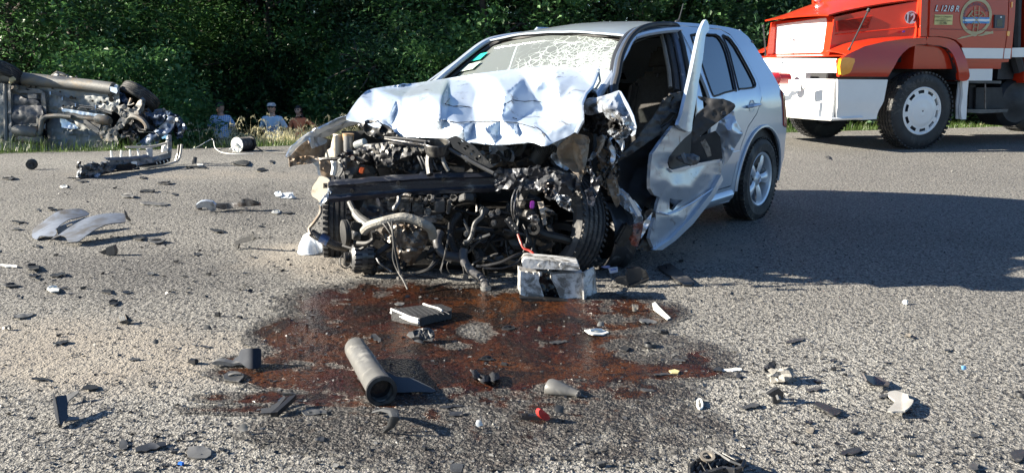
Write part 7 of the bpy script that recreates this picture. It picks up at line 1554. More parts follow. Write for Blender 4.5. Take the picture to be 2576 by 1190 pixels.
def scrap(z, x0, y0, x1, y1, m, label, kind='shard', H=None, nm=None, cat='wreckage', pts=None):
    X0, Y0 = px(z, x0, y0); X1, Y1 = px(z, x1, y1); D = gp(((X0+X1)/2, Y1)).y; sc_ = D/FPX
    P = [px(z, *p) for p in pts] if pts else poly_auto(X0, Y0, X1, Y1, kind)
    w, h = (X1-X0)*sc_, (Y1-Y0)*sc_
    H = H if H is not None else max(.006, min(.5*h, .35*w, .07)); az = rD.uniform(0, 6.28); cx_, cy_ = (X0+X1)/2, (Y0+Y1)/2; sx_, sy_ = max(1, (X1-X0)/2), max(1, (Y1-Y0)/2); t = max(.0025, min(.008, .05*w))
    ex = rD.choice((1, 1, 2)); sd = rD.uniform(0, 99)
    mb = MB()
    if kind in ('shard', 'strip', 'plate'):
        def f(x, y):
            a, b = (x-cx_)/sx_, -(y-cy_)/sy_
            q = (a*cos(az)+b*.6*sin(az)+1)/2 if kind != 'plate' else .25+.25*b
            z_ = .003+t+H*max(0, min(1, q))**(1+ex*.7)*(.9 if kind == 'shard' else .7)+.35*H*fbm(a*1.2+sd, b*1.2, sd, 2)
            return gp((x, y), max(.003+t, z_))
        mb.sheet(P, f, [], max(1.6, min(sx_, sy_)*.7), t, away=V((0,0,-1)))
        if kind == 'shard' and w > .07 and rD.random() < .7:     # stiffening rib on the back or a broken tab
            a_, b_ = f(cx_-sx_*.5, cy_), f(cx_+sx_*.45, cy_-sy_*.2); mb.tube([a_+V((0,0,.004)), (a_+b_)/2+V((0,0,.008)), b_+V((0,0,.004))], t*1.2, 4)
    elif kind == 'upright':
        def f(x, y): return atD((x, y), D-.02+.35*H*((x-cx_)/sx_)**2+.10*h*fbm(x*.05+sd, y*.05, sd, 2)+(Y1-y)*sc_*.25)
        mb.sheet(P, f, [], max(1.6, min(sx_, sy_)*.5), max(t, .004), away=V((0,1,0)))
    elif kind == 'clump':
        for k in range(5):
            u0, u1 = sorted((rD.random(), rD.random())); v0, v1 = sorted((rD.random(), rD.random())); Q = poly_auto(X0+(X1-X0)*u0*.6, Y0+(Y1-Y0)*v0*.6, X1-(X1-X0)*(1-u1)*.6, Y1-(Y1-Y0)*(1-v1)*.4, 'shard'); sd2 = rD.uniform(0, 99)
            mb.sheet(Q, lambda x, y: atD((x, y), gp((x, Y1)).y-.01+(Y1-y)*sc_*rk+.25*h*fbm(x*.06+sd2, y*.06, 0, 3)) if (rk := .7) else None, [], max(1.6, min(sx_, sy_)*.4), .004, away=V((0,1,0)))
    elif kind == 'block':
        q = gp((cx_, Y1)); hh = .62*h; R = Matrix.Rotation(rD.uniform(-.5, .5), 3, 'Z') @ Matrix.Rotation(rD.uniform(-.25, .25), 3, 'Y'); c = q+V((0, .3*w, hh/2+.003)); mb.box(c, (w*.8, w*.5, hh), R, .1*min(w, hh))
        mb.box(c+V((w*.2, -.1*w, hh*.45)), (w*.18, w*.35, hh*.5), R); mb.box(c+V((-w*.36, -.05*w, -hh*.2)), (w*.25, w*.2, hh*.3), R)
    elif kind == 'ring':
        q = gp((cx_, cy_), .008); mb.lathe(q, (.05, .05, 1), [(w*.5, 0), (w*.46, .012), (w*.34, .012), (w*.32, 0)], 24, True)
    lo = min(p.z for p in mb.v)
    if lo < .002: mb.v = [p+V((0, 0, .002-lo)) for p in mb.v]
    nm = nm or {'shard':'plastic_shard','strip':'plastic_strip','plate':'plastic_plate','upright':'plastic_shard','clump':'plastic_clump','block':'broken_clip','ring':'rubber_ring'}[kind]
    return single(nm, mb, m, label, cat, smooth=40)
GS = 'wreckage scattered on the asphalt'
# --- far left
mb = MB(); q = G(7,240,128); q.z = .06; mb.lathe(q, (.25,-1,0), [(0,.01),(.018,.03),(.028,.03),(.03,.012),(.052,.012),(.06,0),(.06,-.04),(0,-.04)], 20); single('round_cap', mb, blk, 'black round cap standing on edge at the far left below the overturned car', 'wreckage')
L = [
(7,5,172,118,203,blk,'black flat shard at the left edge, level with the round cap','shard'),
(7,1445,22,1500,92,blk,'small black upright blade right of the fallen bumper cover','upright'),
(7,1485,80,1545,98,wht,'little white flake at the foot of the upright black blade','shard'),
(7,1410,95,1570,118,blk,'thin black strip beyond the right end of the bumper cover','strip'),
(7,1740,52,1905,92,blk,'flat black pad below the cable reel','shard'),
(7,1045,178,1115,196,blk,'short black scrap below the right end of the bumper shadow','shard'),
(7,1940,108,2035,140,blk,'black triangular scrap left of the bent front wing','shard'),
(7,2030,50,2080,80,dgy,'dark grey flake beside the tip of the bent wing','shard'),
(7,1180,210,1310,238,blk,'black wedge with a clip, in the middle of the left lane','shard'),
(7,450,243,515,266,wht,'white flake lying against a black crumb','shard'),
(7,585,205,660,220,dgy,'thin grey-black strip under the left end of the bumper','strip'),
(7,1060,273,1175,300,blk,'black strip with raised end above the pale flakes','strip'),
(7,910,303,1035,338,gry,'pale grey flakes beside a black one, above the twin silver panels','shard'),
(7,1060,362,1270,396,gry,'long bent grey strip between the silver panels and the metal strut','strip'),
(7,1290,300,1345,322,dgy,'small dark scrap just right of the long bent grey strip','shard'),
(7,2070,278,2260,350,clearp,'broken grey headlamp housing lying left of the passenger wheel','clump'),
(7,2050,428,2135,462,wht,'white flake right of the silver strut','shard'),
(7,2135,445,2215,460,blk,'thin dark sliver touching the white flake by the strut','strip'),
(7,850,258,885,275,blk,'black crumb between the wedge with a clip and the white flake','block'),
(7,340,412,425,432,dgy,'dark flake just above the twin silver panels','shard'),
(7,430,420,475,448,blk,'black crumb on the left panel side above its curved back','block'),
(7,268,418,310,442,gry,'pale curl of plastic above the tip of the left silver panel','shard'),
(7,92,508,195,532,blk,'black strip left of the twin silver panels','strip'),
(7,90,565,160,582,dgy,'small dark flake left of the tip of the silver panels','shard'),
(7,985,622,1110,656,blk,'flat black flake in the shadow end of the silver panels','shard'),
(7,1110,640,1260,686,dgy,'two-tone dark flake right of the silver panels shadow','shard'),
(7,1590,568,1690,602,blk,'slim black strip above the upright curved piece','strip'),
(7,1955,545,2000,562,blk,'black crumb above and right of the upright curved piece','shard'),
(7,265,692,305,716,blk,'small black triangle below the silver panels','shard'),
(7,400,762,438,785,blk,'black pointed crumb between the box clip and the wedge','block'),
(7,180,826,305,886,blk,'black wedge with raised tail at the left','shard'),
(7,205,910,295,936,blk,'black flake under the wedge with raised tail','shard'),
(7,378,898,492,942,blk,'straight black strip pointing up to the right','strip'),
(7,260,935,320,962,blk,'black crumb left of the straight black strip','shard'),
(7,0,838,130,866,wht,'pale long scrap at the left edge of the road','strip'),
(7,330,998,470,1052,wht,'white crescent of bumper skin','shard'),
(7,605,1010,650,1036,blk,'black crumb right of the white crescent','block'),
(7,760,1028,862,1062,blk,'curled black scrap below the middle of the left lane','shard'),
(7,918,1038,992,1066,blk,'dark pointed scrap right of the curled black scrap','shard'),
(7,797,1108,922,1148,blk,'folded black scrap in front of the curled one','shard'),
(7,1310,810,1352,836,blk,'black crumb in mid road left of the white helmet','block'),
(7,1455,752,1525,780,dgy,'flat dark flake between mid road and the upright curved piece','shard'),
(7,1890,775,1930,792,blk,'black crumb left of the white helmet','shard'),
(7,1555,902,1600,930,blk,'small black star-shaped crumb left of the fluid pool','block'),
(7,1105,900,1180,925,dgy,'dark flake in the middle of the left lane','shard'),
(7,10,982,150,1015,dgy,'grey dusty scrap at the left edge','shard'),
(7,125,1070,165,1095,dgy,'bluish grey crumb near the left edge','shard'),
# --- lower left
(8,5,222,82,266,blk,'black folded piece at the left edge casting a blue shadow','clump'),
(8,1385,143,1428,182,blk,'small black spiky clip in the pale dusty area','block'),
(8,1308,225,1378,270,dgy,'curved dark shell leaning to the left of the pool','upright'),
(8,1525,180,1570,196,blk,'tiny black cap near the pool edge','block'),
(8,978,322,1032,362,dgy,'small bent grey-white tab on the dusty patch','upright'),
(8,342,326,442,362,blk,'black sliver with a long thin shadow','strip'),
(8,90,150,210,190,gry,'long grey twisted strip at the left','strip'),
(8,360,290,392,312,blk,'black crumb above the sliver with the long shadow','block'),
(8,1208,448,1282,492,blk,'black box-like scrap left of the big twisted piece','block'),
(8,830,442,905,462,dgy,'thin dusty strip on the pale patch','strip'),
(8,1295,362,1365,378,dgy,'thin dusty sliver above the big twisted piece','strip'),
(8,205,565,320,592,blk,'wire-like black sliver above the standing black bracket','strip'),
(8,525,614,648,652,blk,'black flake right above the standing black bracket','shard'),
(8,1438,522,1612,602,dgy,'brown-grey triangular plate under the big twisted piece','shard'),
(8,1542,860,1612,936,gry,'small grey-white pointed shard standing up below the pool','upright'),
(8,1205,1010,1372,1096,gry,'speckled grey notched plate near the bottom edge','plate'),
(8,768,968,828,1038,dgy,'dark shark-fin shard at the bottom left','plate'),
(8,880,972,1072,1052,blk,'long curved black strip at the bottom left','strip'),
(8,1145,930,1205,985,blk,'black crumb between the long curved strip and the standing shard','clump'),
(8,1145,1120,1192,1146,bluep,'bright blue crumb at the bottom left','block'),
(8,1098,1045,1150,1072,dgy,'dark stone-like crumb above the bright blue crumb','block'),
(8,1950,768,2085,818,dgy,'flat grey tab right of the channel bracket','shard'),
(8,2050,948,2112,985,blk,'little black wedge below the flat grey tab','shard'),
(8,1405,1018,1460,1046,blk,'black flake right of the speckled notched plate','shard'),
(8,860,1172,945,1195,blk,'dark strip cut by the bottom edge of the picture','strip'),
# --- centre
(9,595,278,852,405,dgy,'dark grey hinged plate lying in the fluid behind the grey pipe','clump'),
(9,1185,285,1288,316,blk,'flat black oval in the fluid right of the dry patch','shard'),
(9,1495,370,1602,398,dgy,'blue-black strip in the fluid under the battery','strip'),
(9,1412,285,1450,325,tanp,'small bent tan tab standing in the fluid','upright'),
(9,1700,300,1858,348,wht,'white leaf-shaped flake right of the pool','shard'),
(9,1780,256,1830,302,gry,'little upright grey-white tab behind the white leaf-shaped flake','upright'),
(9,1920,404,1982,442,blk,'black flake on the dry patch right of the pool','shard'),
(9,1050,474,1165,502,blk,'coiled black rubber scrap in the middle of the pool','shard'),
(9,2165,312,2232,348,blk,'black wedge near the right end of the pool','block'),
(9,398,330,458,390,dgy,'narrow black blade above the grey pipe','strip'),
(9,818,765,962,792,blk,'slim black bar with a hooked end under the pool','strip'),
(9,860,808,975,842,blk,'flat black triangular flake below the slim bar','shard'),
(9,1036,860,1092,912,clearp,'clear lens shard glinting below the pool','upright'),
(9,1508,765,1585,832,dgy,'curved dark plastic flap behind the red lens','upright'),
(9,60,958,125,996,blk,'small black wedge left of the black hook','shard'),
(9,0,788,125,832,dgy,'flat grey-black lath at the lower left of the pipe','strip'),
(9,880,1125,965,1188,dgy,'dark flat stone near the bottom middle','plate'),
(9,2050,666,2135,692,dgy,'long flat dark flake right of the tapered duct','strip'),
(9,1190,515,1240,540,dgy,'bluish crumb in the pool left of the tapered duct','block'),
(9,1985,150,2045,205,tanp,'crumpled tan and grey scrap at the foot of the battery shadow','clump'),
(9,2045,240,2150,280,gry,'grey slat below the white label strip','strip'),
(9,535,140,610,165,gry,'pale splinters behind the dark radiator slab','shard'),
(9,1780,1118,1850,1158,dgy,'pair of smooth dark pebbles at the bottom','block'),
(9,1310,0,1330,30,wht,'white crumb by the battery foot','block'),
(9,2140,575,2260,588,dgy,'long thin lath at the right tip of the pool','strip'),
(9,700,1020,745,1060,blk,'black crumb below the hook shadow','block'),
# --- right
(20,128,208,202,246,blk,'black flat chip at the left end of the white curved lath','shard'),
(20,204,214,352,248,wht,'white curved lath right of the pool tip','strip'),
(20,304,260,368,300,dgy,'dark flake below the white curved lath','shard'),
(20,1030,142,1095,172,dgy,'grey snippet above the striped coil','shard'),
(20,1085,160,1152,206,gry,'striped grey coil of plastic on the right side of the road','clump'),
(20,1150,262,1192,285,blk,'black crumb below the striped coil','block'),
(20,1055,205,1105,245,blk,'black folded crumb left of the grey wedge plate','block'),
(20,858,362,985,402,dgy,'brown-black splintered strip above the slanted plate','strip'),
(20,1430,418,1502,460,dgy,'dark narrow strip touching the bent white plate','strip'),
(20,358,488,492,542,dgy,'narrow grey strip left of the slanted black plate','strip'),
(20,830,630,935,656,blk,'black curled strip below the slanted plate','shard'),
(20,850,678,932,730,tanp,'rounded brown-grey flake below the curled strip','shard'),
(20,1200,690,1285,738,blk,'small black wedge with tail in the lower right','shard'),
(20,1138,834,1302,908,blk,'leaf-shaped black strip in the lower right','strip'),
(20,1612,738,1682,772,gry,'pale grey pebble in the lower right','block'),
(20,2020,878,2120,900,dgy,'flat brown lath in the lower right corner area','strip'),
(20,2148,733,2228,762,dgy,'flat dark shard right of the pale pebble','shard'),
(20,2450,845,2600,968,blk,'big jagged black flap cut by the right edge','shard'),
(20,2500,1015,2600,1050,blk,'dark wedge in the bottom right corner','shard'),
(20,2080,196,2125,240,lightblue,'small light blue tab on the right side of the road','upright'),
(20,2130,960,2225,1030,dgy,'pale grey flake with a dark side near the bottom right','shard'),
(20,1660,895,1745,922,dgy,'dull grey-brown stone near the leaf-shaped strip','block'),
(20,930,325,985,345,blk,'black crumb above the splintered strip','block'),
(20,1178,382,1212,430,dgy,'upright dark sliver right of the splintered strip','upright'),
(20,740,800,800,828,blk,'black crumb left of the leaf-shaped strip','block'),
(10,550,658,616,680,dgy,'flat brown-black strip in the sun just below the car shadow','strip'),
(10,108,738,155,752,dgy,'thin dark sliver right of the pool tip','strip'),
(10,1015,640,1045,655,tanp,'small brown chip in the sunny right half of the road','shard'),
(10,130,348,152,366,blk,'small dark lump above the long black plate in the car shadow','block'),
(10,1170,700,1200,712,dgy,'tiny grey chip in the middle of the right half','shard'),
(4,560,1135,600,1160,dgy,'small dark scrap on the road below the truck bumper','shard'),
]
for e in L: scrap(*e)
# --- pieces with a shape of their own
def gsheet(name, label, pts, z, m, hz, step=5, t=.005, cat='wreckage', holes=()):
    o = [px(z, *p) for p in pts]; mb = MB(); mb.sheet(o, lambda x, y: gp((x, y), max(.004+t, hz(x, y))), [[px(z, *q) for q in h] for h in holes], step, t, away=V((0,0,-1))); return single(name, mb, m, label, cat, smooth=40)
def usheet(name, label, pts, z, m, Df, step=4, t=.006, cat='wreckage', holes=(), T=None):
    o = [px(z, *p) for p in pts]; mb = MB(); mb.sheet(o, lambda x, y: atD((x, y), Df(x, y)), [[px(z, *q) for q in h] for h in holes], step, t, away=V((0,1,0)))
    lo = min(p.z for p in mb.v)
    if lo < .003:
        k_ = (HCAM-.003)/(HCAM-lo); c_ = V((0,0,HCAM)); mb.v = [c_+(p-c_)*k_ for p in mb.v]     # bring it to where it stands on the road
    return single(name, mb, m, label, cat, smooth=40) if T is None else T.part(name, mb, m, smooth=40)
# helmet-like white shell
hm = Thing('white_helmet', 'white hard helmet with a raised ridge lying on the road by the drive shaft', 'helmet', (*gp((776,640))[:2], 0), 0)
hc_ = gp((777,640)); hc_.y += .05; Rh = 29*hc_.y/FPX
def helm(u, v):
    a = 2*pi*u; th_ = pi*.5*v; r = sin(th_); x, y, z = r*cos(a)*Rh*1.02, r*sin(a)*Rh*1.15, cos(th_)*Rh*1.42
    if v > .9: x *= 1.03; y *= 1.05
    return hc_+V((x-.15*z*.3, y, z+.004))
mb = MB(); mb.grid(helm, 40, 14, .004); hs_ = hm.part('shell', mb, mat('helmet_white', (.70,.74,.78), .35, 0, var=.06, coat=.3), smooth=60)
mb = MB(); P = [hc_+V((-.55*Rh*cos(t_)*1.1+.25*Rh*0, -Rh*1.0*max(0,cos(t_))*.6-.02, sin(t_)*Rh*1.46)) for t_ in [pi*.5-i*.14 for i in range(-3, 10)]]
P = [helm(.90, .95-.95*i/10) for i in range(11)]+[helm(.40, .95*i/10) for i in range(1, 11)]; mb.tube(P, [.010+.012*sin(pi*i/20) for i in range(21)], 8); hm.part('ridge', mb, MATS['helmet_white'], parent=hs_, smooth=60)
mb = MB(); mb.tube([helm(i/40, 1.0)+V((0,0,.004)) for i in range(41)], .007, 6, cap=False); hm.part('brim', mb, MATS['helmet_white'], parent=hs_)
# twin silver panels (piece of front wing and its liner)
tw = Thing('broken_wing_panels', 'two joined curved silver body panels lying on the road at left with a long shadow', 'body panel', (*gp(px(7,500,640))[:2], 0), 0)
wingp = mat('scuffed_silver_panel', (.27,.29,.32), .4, .35, var=.4, coat=.3, dirt=(.13,.115,.09), dirtamt=.5)
dpl = lambda x, y: 5.50+(600-y)*.006
ZY = lambda y: 384.8+.332*y
usheet('outer_panel', None, cr([(243,600),(260,570),(320,525),(400,465),(460,435),(540,425),(600,422),(655,440),(678,462),(640,480),(570,495),(520,505),(470,535),(440,560),(420,580),(430,600),(410,630),(340,628),(300,630),(280,655),(245,640)], True, 2), 7, wingp, lambda x, y: dpl(x, y)-.08*sin(pi*min(1,max(0,(x-80)/150))), T=tw, t=.006)
usheet('inner_panel', None, cr([(440,622),(500,580),(580,530),(660,490),(760,465),(850,455),(940,460),(950,490),(948,525),(880,530),(800,545),(720,580),(660,620),(600,665),(560,672),(510,668),(500,640),(460,625),(400,650),(378,668),(410,632)], True, 2), 7, wingp, lambda x, y: dpl(x, y)-.12-.06*sin(pi*min(1,max(0,(x-130)/190))), T=tw, t=.006)
usheet('web_plate', None, [(425,560),(540,520),(640,490),(700,485),(690,500),(600,530),(520,580),(440,620)], 7, slv, lambda x, y: dpl(x, y)+.05, T=tw, holes=[cr([(500,545),(545,530),(550,540),(510,560)], True, 1)], t=.004)
usheet('torn_tail', None, [(940,430),(955,450),(968,480),(992,510),(985,520),(960,505),(945,480)], 7, dgy, lambda x, y: 5.75, T=tw, t=.006)
usheet('torn_tail', None, [(780,470),(830,455),(860,458),(840,470)], 7, dgy, lambda x, y: 5.8, T=tw, t=.006)
# silver strut
ss = Thing('silver_metal_strut', 'torn silver metal strut lying on the road in front of the passenger wheel', 'metal strut', (*gp(px(7,1700,440))[:2], 0), 0)
sD = lambda x, y: gp((x, px(7,0,445)[1]-.0*(x))).y+.02
usheet('strut_box', None, [(1485,395),(1520,370),(1560,365),(1610,372),(1635,395),(1632,440),(1600,445),(1560,415),(1520,415),(1490,420)], 7, slv, lambda x, y: sD(x,y)-.04+.002*(y-505), T=ss, t=.02)
usheet('strut_rail', None, [(1600,385),(1700,385),(1810,375),(1840,348),(1900,350),(1960,380),(1965,400),(1900,405),(1840,405),(1740,425),(1690,430),(1640,420),(1620,430)], 7, steel, lambda x, y: sD(x,y)+.03*sin(x*.09), T=ss, t=.03)
mb = MB(); mb.ball(W(7,1510,405,gp(px(7,0,430)).y), .03, 8, nz=.3); ss.part('strut_end', mb, steel)
# upright curved black piece, box clip
usheet('curved_black_trim', 'black curved trim piece standing on edge left of the white helmet', [(1770,680),(1800,660),(1850,640),(1925,612),(1930,640),(1915,662),(1860,678),(1810,690),(1800,725),(1780,720)], 7, blk, lambda x, y: 5.22-.002*(x-600), t=.012)
bxc = Thing('box_clip', 'small black box clip with a pale bar across, standing below the silver panels', 'wreckage', (*gp(px(7,830,775))[:2], 0), 0)
usheet('clip_wall', None, [(752,750),(800,730),(805,770),(790,772)], 7, blk, lambda x, y: 5.15, T=bxc, t=.01); usheet('clip_wall', None, [(800,718),(855,702),(872,740),(868,775),(808,778)], 7, dgy, lambda x, y: 5.12, T=bxc, t=.04)
mb = MB(); mb.tube([W(7,795,735,5.09), W(7,808,775,5.09)], .004, 5); mb.tube([W(7,800,742,5.09), W(7,850,722,5.09)], .003, 5); bxc.part('clip_bar', mb, wht)
# pale box with ribs
pb_ = Thing('pale_ribbed_box', 'small pale ribbed plastic box open to the right in the left foreground', 'wreckage', (*gp(px(8,800,222))[:2], 0), 0)
usheet('box_top', None, [(757,200),(762,180),(808,165),(822,195),(770,212)], 8, tanp, lambda x, y: gp((0, px(8,0,222)[1])).y-.01-.002*(y-800), T=pb_, t=.006); usheet('box_side', None, [(808,165),(845,200),(845,215),(822,195)], 8, blk, lambda x, y: gp((0, px(8,0,222)[1])).y+.0, T=pb_, t=.01); usheet('box_foot', None, [(760,212),(822,200),(845,218),(800,228)], 8, blk, lambda x, y: gp((0, px(8,0,224)[1])).y, T=pb_, t=.03)
for k in range(3): mb = MB(); mb.tube([W(8,775+k*12,178-k*3,gp((0, px(8,0,222)[1])).y-.03), W(8,783+k*12,206-k*3,gp((0, px(8,0,222)[1])).y-.03)], .0025, 4); pb_.part('box_rib', mb, wht)
# standing black bracket, lower left
sbk = Thing('standing_black_bracket', 'tall dark grey bracket standing upright in the lower left with two prongs', 'bracket', (*gp(px(8,400,878))[:2], 0), 0)
usheet('bracket_edge', None, [(340,655),(352,680),(368,760),(385,870),(372,872),(356,820),(345,740)], 8, dgy, lambda x, y: 2.66+(1066-y)*.0016, T=sbk, t=.02)
usheet('bracket_plate', None, [(366,690),(430,685),(440,740),(436,800),(448,835),(415,850),(400,880),(375,874),(362,790)], 8, mat('slate_plastic', (.045,.052,.065), .5, 0, var=.2), lambda x, y: 2.67+(1066-y)*.0017+(x-150)*.0008, T=sbk, t=.006)
usheet('bracket_prong', None, [(428,690),(480,662),(510,655),(508,668),(450,715),(435,740)], 8, gry, lambda x, y: 2.74+(1066-y)*.0016, T=sbk, t=.006); usheet('bracket_prong', None, [(448,822),(550,828),(530,838),(440,850),(415,862)], 8, gry, lambda x, y: 2.66+(1066-y)*.0016, T=sbk, t=.006); usheet('bracket_prong', None, [(530,725),(545,695),(555,700),(545,722)], 8, gry, lambda x, y: 2.85, T=sbk, t=.005)
# twisted black housing at the left edge of the pool
th = Thing('twisted_black_housing', 'black twisted housing with a wavy grey flange at the left edge of the pool', 'wreckage', (*gp(px(8,1600,515))[:2], 0), 0)
thD = gp((0, px(8,0,515)[1])).y
usheet('housing_shell', None, cr([(1500,465),(1545,430),(1555,395),(1600,383),(1660,382),(1690,390),(1690,440),(1688,500),(1650,515),(1600,512),(1560,480)], True, 2), 8, mat('blue_black_plastic', (.022,.027,.038), .75, 0, var=.3, spec=.2), lambda x, y: thD+.06+(928-y)*.001+.04*((x-632)/30)**2, T=th, t=.01)
usheet('wavy_flange', None, cr([(1370,478),(1400,464),(1450,468),(1500,480),(1530,478),(1560,472),(1650,475),(1655,488),(1600,495),(1540,490),(1500,500),(1440,492),(1385,490)], True, 2), 8, gry, lambda x, y: thD+.0, T=th, t=.03); usheet('housing_rib', None, [(1540,468),(1560,425),(1566,460),(1640,455),(1650,470),(1560,476)], 8, dkgrey, lambda x, y: thD+.02, T=th, t=.006)
# channel bracket
cb_ = Thing('channel_bracket', 'black folded channel bracket pointing up to the right, below the left arm of the pool', 'bracket', (*gp(px(8,1740,800))[:2], 0), 0)
cD = gp((0, px(8,0,800)[1])).y
usheet('channel_face', None, [(1688,770),(1745,768),(1800,725),(1835,690),(1850,700),(1800,760),(1750,800),(1690,802)], 8, dgy, lambda x, y: cD+(1038-y)*.002, T=cb_, t=.006); usheet('channel_wall', None, [(1750,800),(1800,762),(1870,695),(1915,680),(1900,700),(1850,745),(1795,795)], 8, blk, lambda x, y: cD+.02+(1038-y)*.002, T=cb_, t=.02); usheet('channel_lip', None, [(1828,680),(1870,672),(1915,682),(1880,690),(1840,692)], 8, blk, lambda x, y: cD+.1, T=cb_, t=.01)
mb = MB(); mb.tube([W(8,1690,770,cD+.05), W(8,1748,768,cD+.05), W(8,1840,690,cD+.13)], .002, 4); cb_.part('bright_edge', mb, wht)
# grey duct with a flat tail: the biggest piece in the pool
gd = Thing('grey_air_duct', 'large grey plastic duct with round open mouth and dark flat tail in the pool', 'duct', (*gp(px(9,450,720))[:2], 0), 0)
a_, b_ = gp(px(9,300,430), .052), gp(px(9,462,685), .052); a_.z = .06; b_.z = .052
ductm = mat('grey_duct_plastic', (.115,.115,.112), .5, 0, var=.35, vscale=9, dirt=(.21,.205,.19), dirtamt=.4, dscale=10, bump=.1)
mb = MB(); d_ = (b_-a_); Ld = d_.length; d_.normalize()
def wobd(q, a, r, h): return q+V((0,0,.006))*fbm(h*12, cos(a), sin(a), 2)+(V((0,0,-.02))*max(0, .12-h/Ld)*8*max(0, sin(a*1.0)))
mb.lathe(a_, d_, [(.036,0),(.042,.01),(.045,Ld*.3),(.046,Ld*.6),(.047,Ld*.95),(.050,Ld*.96),(.050,Ld),(.040,Ld),(.038,Ld*.8),(.036,0)], 32, wob=wobd); du = gd.part('duct_tube', mb, ductm, smooth=50)
mb = MB(); mb.lathe(b_+d_*.002, d_, [(.052,-.012),(.054,-.004),(.054,.006),(.041,.008),(.038,-.004)], 32, True); gd.part('mouth_ring', mb, blk, parent=du)
mb = MB(); mb.lathe(b_-d_*.03, d_, [(0,0),(.039,0)], 24); gd.part('duct_dark_inside', mb, black_gl, parent=du)
usheet('flat_tail', None, cr([(470,565),(560,600),(640,605),(720,640),(795,680),(770,695),(690,690),(600,695),(530,690),(505,660)], True, 2), 9, mat('slate_plastic', (.045,.052,.065), .5), lambda x, y: 2.93+(985-y)*.001, T=gd, t=.008)
for k in range(7): mb = MB(); mb.tube([W(9,480+k*14,575+k*5,2.95), W(9,492+k*14,598+k*4,2.94)], .0022, 4); gd.part('tail_rib', mb, gry)
# radiator slab with white edge
rs = Thing('radiator_slab', 'dark ribbed slab with a broken white edge lying in the fluid under the engine', 'wreckage', (*gp(px(9,700,260))[:2], 0), 0)
def rf(x, y): return gp((x, y), .045)
o_ = [px(9,*p) for p in ((522,185),(600,175),(720,158),(830,155),(895,180),(890,195),(840,205),(790,215),(700,240),(600,222),(525,205))]
mb = MB(); mb.sheet(o_, rf, [], 5, .04, away=V((0,0,-1))); sl = rs.part('slab', mb, mat('radiator_core', (.045,.045,.047), .6, .3, var=.4, vscale=40, bump=.7, bscale=160)); 
for pts in (((522,190),(600,222),(640,240),(690,252)), ((720,158),(760,172),(810,185),(835,200))):
    mb = MB(); P = [rf(*px(9,*p)) for p in pts]; mb.tube([p+V((0,0,.003)) for p in P], .006, 5); mb.tube([p+V((0,0,-.012)) for p in P], .008, 5); rs.part('white_edge', mb, mat('pale_edge', (.55,.56,.55), .5), parent=sl)
for k in range(9): mb = MB(); x = 545+k*33; mb.tube([rf(*px(9,x,180+k*0))+V((0,0,.002)), rf(*px(9,x+70,232-k*1.5))+V((0,0,.002))], .0016, 3); rs.part('cooling_fin', mb, dgy, parent=sl)
gsheet('broken_frame_end', 'black channelled frame corner left of the tapered duct', [(1010,560),(1040,552),(1075,590),(1110,595),(1140,570),(1185,580),(1190,610),(1150,625),(1075,630),(1020,585)], 9, blk, lambda x, y: .012+.02*abs(sin(x*.12)), holes=[[(1060,598),(1075,596),(1085,612),(1070,612)]], t=.010)
mb = MB(); mb.tube([G(9,1010,558,.02), G(9,1045,600,.02), G(9,1078,628,.018)], .004, 5); single('bright_rod', mb, steel, 'short bright metal rod along the left edge of the black frame corner', 'wreckage')
# tapered grey duct right of it
tdm = MB(); a_ = G(9,1495,650,.03); b_ = G(9,1690,705,.015); tdm.lathe(a_, b_-a_, [(.030,-.01),(.036,0),(.034,.03),(.024,.07),(.016,.10),(.018,.108),(.0,.108)], 20, wob=lambda q, a, r, h: V((q.x, q.y, max(.004, q.z*.8)))); single('tapered_duct', tdm, ductm, 'tapered grey duct end with a black collar on the right side of the pool', 'duct', smooth=50)
scrap(9, 1640, 670, 1715, 735, blk, 'torn black collar at the narrow end of the tapered grey duct', 'clump')
# black hook
hk = MB(); hk.tube([G(9,415,815,.02), G(9,480,800,.04), G(9,535,812,.07), G(9,545,850,.07), G(9,520,900,.04), G(9,478,940,.006)], [.010,.014,.018,.016,.012,.006], 6, flat=.45); single('black_hook', hk, dgy, 'black hooked trim piece below the pool with a broad blue shadow', 'wreckage')
scrap(9, 505, 800, 548, 940, blk, 'thin black blade standing behind the hooked trim', 'upright')
# clip and red lens
rc_ = Thing('red_lens_clip', 'black clip with a broken red lens below the right side of the pool', 'wreckage', (*gp(px(9,1430,865))[:2], 0), 0)
cD2 = gp((0, px(9,0,866)[1])).y
usheet('clip_body', None, [(1322,835),(1345,840),(1345,822),(1360,822),(1362,842),(1425,838),(1430,862),(1360,868),(1322,860)], 9, blk, lambda x, y: cD2, T=rc_, t=.02); usheet('red_lens', None, cr([(1425,812),(1440,795),(1460,808),(1485,830),(1498,855),(1480,868),(1455,862),(1432,840)], True, 2), 9, mat('bright_red_lens', (.62,.05,.04), .2, coat=1), lambda x, y: cD2-.01+.0015*(x-1360), T=rc_, t=.012)
# white label strip
gsheet('white_label_strip', 'white notched plastic strip lying right of the battery shadow', [(2122,150),(2140,140),(2165,170),(2195,200),(2235,238),(2215,248),(2170,215),(2130,185)], 9, wht, lambda x, y: .01, step=4, t=.004)
gsheet('yellow_tape', 'small curl of yellow-white tape at the right tip of the pool', [(2225,560),(2260,552),(2290,562),(2280,576),(2240,574)], 9, mat('yellow_tape', (.6,.5,.25), .5), lambda x, y: .012, step=4, t=.004)
